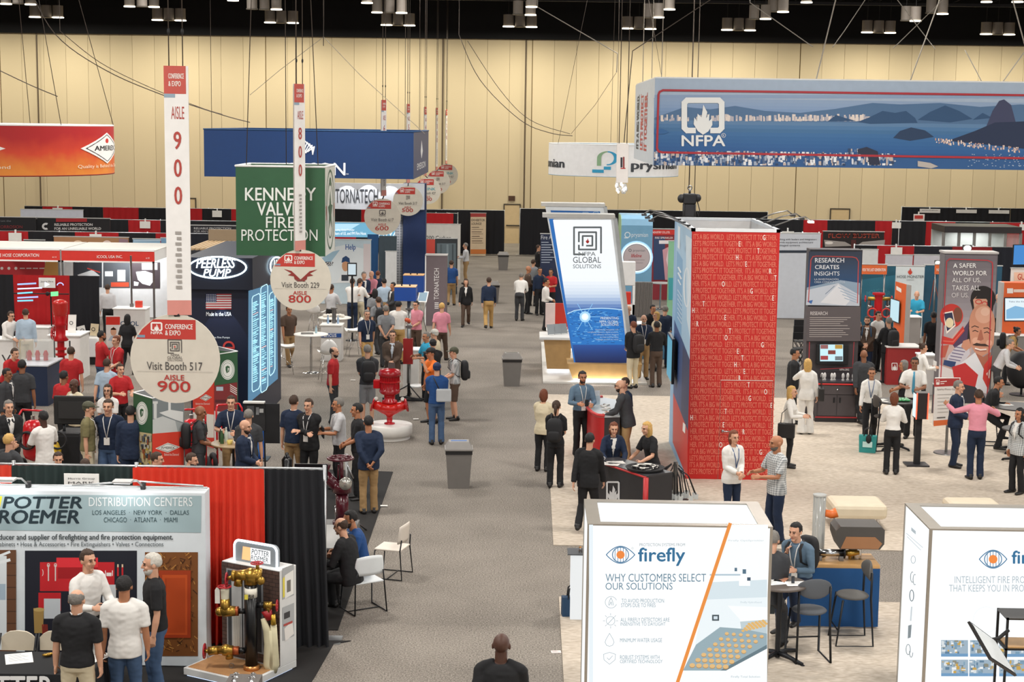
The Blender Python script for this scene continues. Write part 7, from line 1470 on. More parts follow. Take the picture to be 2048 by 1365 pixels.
MB().box(-.06,.06,-.05,.05,.03,z0,BLACK).build('post',t);MB().box(-.24,.22,-.2,.2,0,.03,M('#26262a',.4)).build('foot_plate',t)
MB().box(-.1,.15,-.14,.14,z0,z1,M('#1f1c1e',.35),.01).build('head',t)
for x in(-.09,.14):MB().tube([(x,-.145,z0),(x,-.145,z1)],.012,E('#ff4a30',3),6).build('edge_light',t)
MB().box(-.106,-.099,-.12,.12,z0+.03,z1-.03,E('#d9eef4',1)).build('screen_glass',t)
p=fl(1788,880);tbx=(fl(1790,803,1.05).x,fl(1790,803,1.05).y,.014);t=round_table('black high table covered with green packs, person in a white blouse in front',tbx,.42,1.05,M('#2a2626',.4),'x',post=DKM)
for k in range(12):g=T('snack_pack','green snack pack on the black high table, %s row, %s'%(('front','middle','rear')[k%3],('first','second','third','last')[k//3]),'packet',(tbx[0]-.02+.09*(k//3),tbx[1]-.12+.11*(k%3),1.066),.3*(k%4),'green packs');MB().ell((0,0,.025),(.06,.045,.025),M('#3f9a5c',.35),10,6).build('wrapper',g);MB().box(-.05,.05,-.005,.005,.045,.05,WHITE).build('label_strip',g)
for k,(dx,dy)in enumerate(((-.3,0),(-.22,.1),(-.25,-.14))):paper('white leaflet at the left side of the green pack table, '+('middle','rear','front')[k]+' one',(tbx[0]+dx,tbx[1]+dy,1.066),.4*k,.1,.15,'#dcd8d2',False)
p=fl(1763,905);bar_stool('dark bar stool tucked beside the teal bag',(p.x+.08,p.y+.25,.014),R(100),'#46403c',.72)
p=fl(1737,908);t=bag('teal tote bag with white print slumped on the pale carpet',(p.x,p.y+.12,.014),R(-15),.34,.2,.36,'#2f8f8c',top=1.1);MB().box(-.1,.1,-.112,-.1,.12,.24,M('#bfe0dc',.6)).build('print',t);MB().ell((.02,-.1,.3),(.06,.06,.1),BLACK,10,8).build('strap_bundle',t)
p=fl(2018,812,1.0);t=round_table('dark high table at the right edge where the person in the black suit sits',(p.x+.15,p.y-.1,.014),.55,1.0,M('#3a3736',.4),'x',post=DKM);tb2=t
paper('white sheet on the dark high table at the right edge',(p.x-.05,p.y+.0,1.016),.3,.25,.18);
t=round_table('lower dark table in front of the person in the black suit',(p.x-.1,p.y-1.3,.014),.4,.74,M('#4a4643',.4),'x',post=DKM);paper('papers on the lower dark table',(p.x-.1,p.y-1.3,.757),-.2,.3,.22,'#bdb7b0')
p=fl(1975,905);bar_stool('dark stool under the person in the black suit at the right',(fl(1990,900).x,fl(1990,890).y,.014),R(85),'#3d3a3a',.72)
t=T('photo_light','large black studio light cover leaning in from the right edge','light',(at(2045,740,41.5).x,41.5,0));z=at(2045,740,41.5).z;MB().ell((0,0,z),(.42,.3,.5),M('#1c1c20',.6),18,12).build('cover',t);MB().cyl((0,0),.03,0,z-.4,DKM,8).build('post',t);MB().lathe([(.3,0),(.3,.02)],DKM,n=16).build('foot',t)
# ---- director chairs left of the research tower
for k,Y in enumerate((44.5,46.0,47.5)):
 x=at(1606,640,Y).x;t=T('folding_stool','black folding camp chair left of the RESEARCH tower, '+('nearest','middle','farthest')[k]+' of three','chair',(x,Y,0),0,'camp chairs')
 MB().box(-.22,.22,-.2,.2,.72,.74,BLACK).build('seat',t);MB().box(-.22,.22,.2,.22,.95,1.15,BLACK).build('backrest',t)
 for s in(-1,1):MB().tube([(s*.22,-.2,.0),(-s*.22,-.2,.72)],.012,DKM,6).build('leg',t);MB().tube([(s*.22,.2,.0),(-s*.22,.2,.72),(-s*.22,.2,1.15)],.012,DKM,6).build('leg',t)
# ---- bins
for px,py,h,lb,st in((916,979,.9,'grey waste bin with a blue slot in the middle of the aisle, nearest bin',True),(1023,774,.88,'grey waste bin with a black liner left of the wood based display',False),(985,608,.86,'grey waste bin partly hidden by the person in tan trousers',False),(1006,541,.86,'grey waste bin farthest away near the lounge sign',False)):
 p=fl(px,py);bin_(lb,(p.x,p.y+.18,0),R(4),h,st)
# ================================================================ the far rows of curtained booths
cols={'k':'#15151a','r':'#b0161c','n':'#191c26','d':'#8e1a1e'}
cnt=[0]
ordn=['first','second','third','fourth','fifth','sixth','seventh','eighth','ninth','tenth','eleventh','twelfth']
def row(Y,segs,desc,z=None,yt=None):
 zz=at(sum(s[0]for s in segs)/len(segs),yt,Y).z if yt else(z or 2.44)
 for i,(a,b,c)in enumerate(segs):
  nm={'k':'black','r':'red','n':'blue-black','d':'dark red'}[c]
  drape('%s drape, %s from the left in %s'%(nm,ordn[i],desc),at(a,450,Y).x,at(b,450,Y).x,Y+(.02 if i%2 else 0),zz,cols[c],amp=.035,per=.32)
 x0,x1=at(segs[0][0],450,Y).x,at(segs[-1][1],450,Y).x;pipe_frame('steel drape stand along '+desc,x0,x1,Y+.13,zz,[x0+(x1-x0)*k/3 for k in range(4)])
row(84,[(50,85,'k'),(85,146,'r'),(146,207,'k'),(207,278,'r'),(278,342,'k'),(342,404,'r'),(404,463,'k'),(463,500,'r'),(500,600,'k')],'the farthest row at left',yt=416)
row(84,[(640,722,'k'),(722,733,'r'),(733,850,'k'),(850,1008,'k')],'the farthest row behind the dark blue tower',yt=418)
row(80,[(850,907,'r'),(907,915,'k')],'the short row above the white lettered wall',yt=427)
row(84,[(1040,1100,'k'),(1100,1230,'k'),(1230,1420,'k'),(1420,1535,'k')],'the farthest row behind the slanted displays',yt=420)
row(86,[(1803,1912,'k'),(1912,2020,'k'),(2020,2100,'k')],'the tall black row at far right',yt=416)
row(72,[(0,30,'n'),(218,256,'k'),(256,320,'r'),(320,345,'k'),(375,480,'k')],'the second row at left',yt=440)
row(62,[(-60,55,'r'),(55,106,'k'),(106,150,'k'),(150,236,'r'),(236,310,'k'),(310,345,'r'),(378,470,'n')],'the third row at left',yt=465)
row(75,[(1500,1606,'k'),(1606,1655,'r'),(1655,1750,'k'),(1750,1784,'r'),(1784,1800,'k')],'the row behind the red outlined banner',yt=441)
row(72,[(1800,1852,'k'),(1852,1910,'r'),(1910,1980,'k'),(1980,2080,'r')],'the row above the glass cubicle',yt=444)
row(60,[(1712,1757,'k'),(1757,1832,'r'),(1832,1908,'n'),(1908,1988,'d'),(1988,2070,'n')],'the row below the glass cubicle',yt=493)
row(58.8,[(1541,1560,'d'),(1560,1575,'d'),(1575,1640,'d')],'the low red row by the text board',yt=466)
row(74,[(650,712,'r'),(712,735,'k')],'the patch under the blue glowing sign',yt=474)
for(px,py,w,h,Y,lb,tx)in((115,420,20,8,83.6,'white name card on the red drape of the farthest row at left',None),(290,450,21,14,71.6,'white name card on the red drape of the second row at left',None),(30,474,26,16,61.6,'white name card on the red drape above the gold lettered sign',None),(191,472,24,7,61.6,'white name card on the red drape above the copper wall',None),(434,428,19,13,83.6,'white name card on the far black drape left of the green box sign',None),
 (1860,422,41,8,85.6,'white strip sign on the tall black row at far right, left one',['RODDENS']),(1933,423,41,7,85.6,'white strip sign on the tall black row at far right, middle one',None),(1998,424,41,7,85.6,'white strip sign on the tall black row at far right, right one',None),(1838,436,22,15,80,'small red and white poster in front of the tall black row',None),(1793,451,18,12,71.7,'white name card right of the red outlined banner',None),(1793,503,23,16,59.6,'white name card on the red drape above the white flame banner',None),(1576,466,24,6,58.5,'white name card on the low red row above the white text board',None),(2044,455,10,12,71.6,'white name card on the red drape at the right edge',None)):
 cd=id_card(lb,px,py,w,h,Y+.28,tx);a=at(px,py-h/2,Y+.28);MB().box(a.x-.02,a.x+.02,Y+.285,Y+.4,a.z-.02,a.z+.12,WHT).build('hanger',cd)
o=[x for x in COL.objects if x.get('label')=='small red and white poster in front of the tall black row'][0];art(front(80),[('r','#c23a30',1829,431,1846,438)],'red_print',o,off=.012)
def farwall(*a,**k):return wallthing(*a,**k)
farwall('black booth header reading RELIABLE PROTECTION FOR AN UNRELIABLE WORLD',75,437,220,70,M('#14151a',.5),[('o','#e6e6e6',92,453,8,7,4,60,300),('t','#eceae8','RELIABLE PROTECTION',109,447,185,452,1),('t','#eceae8','FOR AN UNRELIABLE WORLD',109,455,202,460,1),('r','#a8242a',112,437,174,444)],name='header_sign',cat='sign',yb=466)
farwall('black booth header with dim red lettering at the left edge',-40,435,71,69,M('#121319',.5),[('t','#8d2a2e','CORROSION',-5,451,45,457),('t','#77777c','from the',-3,440,22,444)],name='header_sign',cat='sign',yb=468)
farwall('long blank white fabric header at the far left',41,420,166,78,M('#c6c9d4',.5),name='fabric_header',cat='sign',yb=436)
farwall('black sign lettered in gold',48,481,89,60,M('#17181d',.5),[('t','#b8922e','intersec',52,485,83,491,1)],name='header_sign',cat='sign',yb=496)
farwall('copper coloured booth wall with glow painted as pale ovals behind the white shell booth',108,475,257,59,M('#b98a62',.35,.3),[('e','#f2d6b8',156,488,10,7),('e','#f5dcd0',214,488,9,7),('p','#a07f8a',[(238,477),(256,479),(256,500),(238,500)])])  # pale ovals put the wall's glow into its colour, nothing emits
farwall('light blue rounded booth box with dark lettering',266,479,320,57,M('#8fb2cc',.5),[('t','#1d2a3c','NFSA',281,491,311,500,1),('l','#c9dcea',[(268,482),(322,481)],1.5)])
farwall('second light blue booth panel beside the light blue rounded box',322,477,342,57.5,M('#7fa9c9',.5))
for x0,x1,y,lb in((382,480,452,'dark scaffold banner lettered RELIABLE PROTECTION left of the green box'),):farwall(lb,x0,y,x1,66,M('#23252b',.5),[('t','#c9c9c9','RELIABLE PROTECTION',388,455,462,459,1),('t','#b9b9b9','FOR AN UNRELIABLE WORLD',388,461,476,465,1)],name='header_sign',cat='sign',yb=470)
wallthing('cream banner stand lettered EXHIBITOR LOUNGE with a red top',941,427,972,84.0-1.2,M('#d8c3a2',.5),[('r','#a83a34',941,427,972,434),('t','#3f3530','EXHIBITOR',943,438,970,443),('t','#3f3530','LOUNGE',943,445,963,450)]+[('l','#6a5a4c',[(944,455+9*k),(958+(k*5)%9,455+9*k)],1.2)for k in range(4)]+[('l','#8a7a68',[(944,459+9*k),(966,459+9*k)],.8)for k in range(4)]+[('r','#cf7a3a',941,499,972,508)],name='banner_stand',cat='banner')
wallthing('black booth banner lettered in red outline',1646,464,1768,66,M('#191212',.5),[('t','#c8503c','FLOW BUSTER',1657,468,1759,476,1),('t','#2a1512','FLOW BUSTER',1658,469,1758,475),('p','#9a948e',[(1648,480),(1690,484),(1705,492),(1650,494)]),('p','#9a948e',[(1770,480),(1725,484),(1712,492),(1768,494)]),('e','#ded8d0',1658,486,8,3),('r','#4c1c1a',1702,480,1712,498)])
wallthing('white booth board with three lines of grey text right of the red tower',1550,468,1641,57.5,M('#cfd3db',.5),[('t','#4a4e56','working with leaders and integrators',1552,477,1633,482),('t','#4a4e56','provide equipment architecture',1552,483,1626,488),('t','#4a4e56','packaged systems',1552,489,1600,494),('r','#2a3340',1550,501,1641,506)])
# glass cubicle
Y=64;a=rect(1886,466,2040,530,Y);t=T('glass_cubicle','glass walled meeting cubicle with a dark roof at far right','cubicle',((a[0]+a[1])/2,Y,0));w=(a[1]-a[0])/2;zt=a[3]
MB().box(-w,w,-.1,2.0,zt,zt+.25,M('#2a2627',.5)).build('roof',t);MB().box(-w,w,1.9,2.0,0,zt,M('#b4b8b4',.5)).build('back_wall',t)
for k in range(6):x=-w+2*w*k/5;MB().box(x-.05,x+.05,-.05,.05,0,zt,M('#8d8c88',.4,.5)).build('post',t);
for k in range(5):x=-w+2*w*k/5;MB().box(x+.05,x+2*w/5-.05,-.01,.01,.05,zt,M('#c9d6d2',.08,alpha=.22)).build('glass_pane',t)
l=bpy.data.lights.new('cubicle_light','AREA');l.size=1.5;l.energy=60;o=bpy.data.objects.new('cubicle_light',l);o.location=(t.location.x,Y+1,zt-.1);COL.objects.link(o)
q_=at(1935,497,58);t=T('flood_lamp','bright floodlight glaring above the A SAFER WORLD tower','lamp',q_);MB().ell((0,0,0),(.13,.05,.1),E('#fffbea',14),12,8).build('bulb',t);MB().box(-.16,.16,.03,.1,-.12,.12,DARK).build('housing',t);MB().tube([(0,.08,0),(0,.08,-q_.z+.02)],.02,STEEL,6).build('stand',t)
q_=at(1876,526,55);t=T('flood_lamp','small bright floodlight right of the white flame banner','lamp',q_);MB().ell((0,0,0),(.09,.05,.06),E('#fffbea',10),12,8).build('bulb',t);MB().box(-.1,.1,.03,.1,-.08,.08,DARK).build('housing',t);MB().tube([(0,.08,0),(0,.08,-q_.z+.02)],.02,STEEL,6).build('stand',t)
for x0,x1,lb in((1771,1825,'low white partition board behind the white flame banner, left one'),(1828,1880,'low white partition board behind the white flame banner, right one'),(1723,1756,'plain white board above the left orange header sign')):wallthing(lb,x0,511 if x0>1760 else 500,x1,57,M('#c9c6cc'if x0>1760 else '#dcdcda',.5))
# ================================================================ people
PC=dict(w='#e4e1dc',n='#15253f',k='#151518',g='#7d7f82',c='#37383b',r='#b41f24',b='#1b467f',l='#a9bccd',d='#41597a',t='#9c7d54',o='#e8701f',q='#2f9fc4',y='#c7a04a',p='#dd8f9f',m='#d3c6a8',e='#77704c',v='#544236',u='#5d7488',h='#c4c4c6',i='#cdd3dc',a='#5a2a22',s='#b8935a',f='#2d4a63')
SK=dict(zip('1234',('#d3a083','#b47a58','#8a5a3e','#4f3124')))
PO={
'S':((.24,-.02,.8),(-.24,-.02,.8)),'F':((.03,-.26,1.0),(-.04,-.25,1.02)),'H':((.06,-.3,1.18),(-.24,-.03,.82)),'C':((-.1,-.21,1.17),(.1,-.23,1.14)),
'W':((.22,.16,.84),(-.22,-.2,.86),4,(.09,.25,.14),(-.09,-.25,.085),.89),'B':((.05,.19,.93),(-.05,.2,.96)),'T':((.17,-.42,1.02),(-.16,-.42,1.02),12),'U':((.55,-.2,1.42),(-.42,-.36,1.3)),
'P':((.25,-.06,.86),(-.2,-.1,.9)),'D':((.12,-.5,.98),(-.12,-.46,.98),26),'R':((.1,-.24,1.42),(-.24,-.05,.84)),'G':((.12,-.34,1.12),(-.16,-.32,1.14)),
'X':((.14,-.4,1.12),(-.13,-.38,1.12),12,(.13,-.42,.085),(-.13,-.36,.085),.55),'Y':((.12,-.36,1.12),(-.1,-.2,1.3),14,(.13,-.3,.3),(-.15,-.22,.12),.78)}
def ik(a,b,l1,l2,hint):
 d=b-a;L_=min(d.length,(l1+l2)*.999);u=d.normalized();x=(l1*l1-l2*l2+L_*L_)/(2*L_);h=math.sqrt(max(0,l1*l1-x*x));n=(hint-u*hint.dot(u)).normalized();return a+u*x+n*h,a+u*L_
class Sk:
 def __init__(s,pose,sex):
  P=PO[pose];s.f=sex=='f';s.lean=R(P[2]if len(P)>2 else 1.5);s.hz=P[5]if len(P)>5 else.92
  s.t=Vector((0,-math.sin(s.lean),math.cos(s.lean)));s.fw=Vector((0,-math.cos(s.lean),-math.sin(s.lean)));s.o=Vector((0,0,s.hz))
  s.TS=[(-.1,.155,.11),(-.04,.172,.122),(.04,.165,.12),(.13,.15,.112),(.24,.158,.115),(.36,.176,.12),(.44,.18,.11),(.49,.15,.09),(.53,.09,.068),(.56,.06,.058)]
  if s.f:s.TS=[(-.1,.16,.115),(-.04,.172,.122),(.04,.158,.115),(.13,.128,.095),(.24,.135,.102),(.34,.15,.128),(.42,.155,.105),(.48,.13,.082),(.53,.075,.06),(.56,.052,.052)]
  s.sh=.152 if s.f else.182;s.arm,s.leg={},{};dz=s.hz-.92 if s.hz<.9 else 0
  for i,sd in((0,1),(1,-1)):
   a=s.at(.465,sd*s.sh,0);q=Vector(P[i]);q.z+=dz+(.0 if dz else 0)
   e,w=ik(a,q,.285,.25,Vector((sd*.55,.7,-.5)));s.arm[sd]=(a,e,w)
   hp=s.o+Vector((sd*.085,0,-.02));ft=Vector(P[3+i])if len(P)>4 else Vector((sd*.1,.01+.02*sd,.085))
   k,an=ik(hp,ft,.416,.404,Vector((sd*.1,-1,.15)));s.leg[sd]=(hp,k,an)
  s.hd=s.at(.575,0,-.01 if s.lean<.1 else-.03);s.pit=R(8)if s.lean>.1 else R(3)
  s.HM=Matrix.Translation(s.hd)@Matrix.Rotation(s.pit,4,'X')
  s.top=s.HM@Vector((0,.01,.255))
 def at(s,k,x=0,f=0):return s.o+s.t*k+Vector((x,0,0))-s.fw*0+s.fw*(-f if 0 else-f)
 def torso(s,m,mat,lo,hi,ex,n=20):
  T_=[r for r in s.TS if lo-.001<=r[0]<=hi+.001];m.tube([s.at(r[0])for r in T_],[r[1]+ex for r in T_],mat,n,ry=[r[2]+ex for r in T_],side=(1,0,0))
 def body(s):
  m=MB();k=M('#888888');s.torso(m,k,-.1,.56,-.014,16)
  m.tube([s.at(.5),s.hd+Vector((0,0,.07))],[.058 if not s.f else.05]*2,k,12)
  for sd in(1,-1):
   a,e,w=s.arm[sd];m.ell(a,(.055,)*3,k,10,8).tube([a,a.lerp(e,.5),e,e.lerp(w,.35),w],[.05,.046,.037,.04,.026],k,10)
   hp,kn,an=s.leg[sd];m.tube([hp,kn,kn.lerp(an,.35),an,an-Vector((0,0,.04))],[.078,.052,.054,.036,.036],k,10)
   d=(w-e).normalized();n=Vector((-sd*.8,-.1,-.45));n=(n-d*n.dot(d)).normalized();ac=d.cross(n).normalized()
   if(-ac.y+ac.z*.8)<0:ac=-ac
   m.tube([w-d*.01,w+d*.03,w+d*.085],[.028,.041,.04],k,10,ry=[.02,.017,.014],side=ac)
   for j,L_ in enumerate((.072,.082,.076,.058)):
    b=w+d*.08+ac*(.034-.0235*j);d1=d*.9+n*.42;d2=d*.5+n*.86;m.tube([b,b+d1*L_*.5,b+d1*L_*.5+d2*L_*.5],[.0095,.009,.0075],k,7)
   b=w+d*.02+ac*.034;m.tube([b,b+(d*.55+ac*.75+n*.3)*.035,b+(d*.9+ac*.6+n*.5)*.06],[.013,.011,.009],k,7)
  H=MB();H.ell((0,.008,.155),(.076,.097,.096),k,20,14).ell((0,-.026,.092),(.058,.066,.078),k,16,12).ell((0,-.07,.03),(.026,.022,.02),k,10,8).tube([(0,-.09,.15),(0,-.106,.122),(0,-.114,.104),(0,-.098,.096)],[.009,.012,.016,.01],k,8)
  H.ell((0,-.082,.162),(.052,.014,.011),k,12,8)
  for sd in(1,-1):H.ell((sd*.079,.012,.122),(.011,.024,.032),k,8,8).ell((sd*.038,-.07,.1),(.02,.02,.022),k,8,6)
  H.v=[s.HM@v for v in H.v];m.add(H.v,H.f,k);return m
 def topm(s,kind):
  m=MB();k=M('#888888');ex={'j':.026,'c':.022}.get(kind,.012);lo=-.1 if kind in 'jcu'else(-.04 if kind!='i'else.04)
  if kind in 'sw':lo=.04
  s.torso(m,k,lo,.53,ex,22)
  if kind in 'jcu':m.tube([s.at(-.12),s.at(-.02)],[.178+ex*.6,.172+ex],k,22,ry=[.125+ex*.6,.122+ex],side=(1,0,0))
  for sd in(1,-1):
   a,e,w=s.arm[sd];m.ell(a-Vector((sd*.012,0,0)),(.062+ex*.6,)*3,k,12,8)
   m.tube([s.at(.535,sd*.05),a+Vector((-sd*.02,0,.015))],[.05,.05+ex],k,10)
   if kind in 'tpu':m.tube([a,a.lerp(e,.82)],[.06+ex*.6,.056+ex*.7],k,12)
   else:m.tube([a,a.lerp(e,.5),e,e.lerp(w,.4),e.lerp(w,.94)],[.06+ex*.5,.052+ex*.6,.046+ex*.5,.043+ex*.5,.034+ex*.5],k,12)
  return m
 def legm(s,kind):
  m=MB();k=M('#888888');ex=.004 if kind=='g'else.012;T_=[r for r in s.TS if r[0]<=.05]
  m.tube([s.at(r[0])for r in T_]+[s.at(.075)],[r[1]+.006 for r in T_]+[.16 if not s.f else.148],k,18,ry=[r[2]+.006 for r in T_]+[.116],side=(1,0,0))
  for sd in(1,-1):
   hp,kn,an=s.leg[sd];lo=Vector((0,0,.035 if kind!='w'else.06));b={'g':.058,'w':.1}.get(kind,.068)
   if kind=='h':m.tube([hp,hp.lerp(kn,.5),kn-Vector((0,0,.02))],[.092,.09,.084],k,14)
   else:m.tube([hp,hp.lerp(kn,.5),kn,kn.lerp(an,.45),an-lo],[.088+ex*.4,.074+ex,.056+ex*1.1,.054+ex if kind!='w'else.08,b if kind!='g'else.046],k,14)
  if kind=='k':m.tube([s.at(.03),s.at(-.1),s.at(-.45)],[.168,.19,.2],k,18,ry=[.125,.14,.15],side=(1,0,0))
  return m
_hair={}
def hairmesh(st):
 if st in _hair:return _hair[st]
 m=MB();k=M('#888888');sm=lambda a,b,x:max(0,min(1,(x-a)/(b-a)))
 def fn(d,q):
  f=-d.y;ins=sm(.22,.4,f)*sm(.62,.5,d.z)
  if st in 'snckbt':ins=max(ins,sm(-.58,-.74,d.z),sm(-.2,-.4,d.z)*sm(-.45,-.1,f)if st!='b'else 0)
  if st=='n':ins=max(ins,sm(.3,.62,d.z-.35*d.y));q=q*.97
  if st in 'lo'and d.z<.05 and d.y>-.55:w=sm(.05,-.3,d.z);q=Vector((q.x*(1+.12*w),q.y*(1-.12*w)+.01*w,q.z*(1+(1.75 if st=='l'else.75)*w)))
  return q*(1-.22*ins)+d*(.008*noise.noise(d*4)+(.006 if st in 'lo'else.003)*math.sin(d.x*24+d.y*17))
 m.ell((0,.01,.158),(.085,.107,.105),k,28,20,fn=fn)
 if st=='t':m.tube([(0,.1,.17),(0,.15,.15),(0,.15,.05),(0,.135,-.04)],[.022,.034,.03,.012],k,8)
 if st=='b':m.ell((0,.1,.22),(.04,.04,.04),k,10,8)
 if st=='c'or st=='k':
  m.ell((0,.01,.172),(.09,.112,.098),k,24,14,fn=lambda d,q:q if d.z>-.05 else Vector((q.x*.9,q.y*.9,-.005)))
  m.prism([(-.07,-.07),(-.06,-.14),(-.03,-.175),(0,-.185),(.03,-.175),(.06,-.14),(.07,-.07)],.166,.174,k,'z')
 if st=='z':pass
 _hair[st]=m.mesh('hair_shape');return _hair[st]
def simple(name,fn):
 if name not in _hair:m=MB();fn(m);_hair[name]=m.mesh(name)
 return _hair[name]
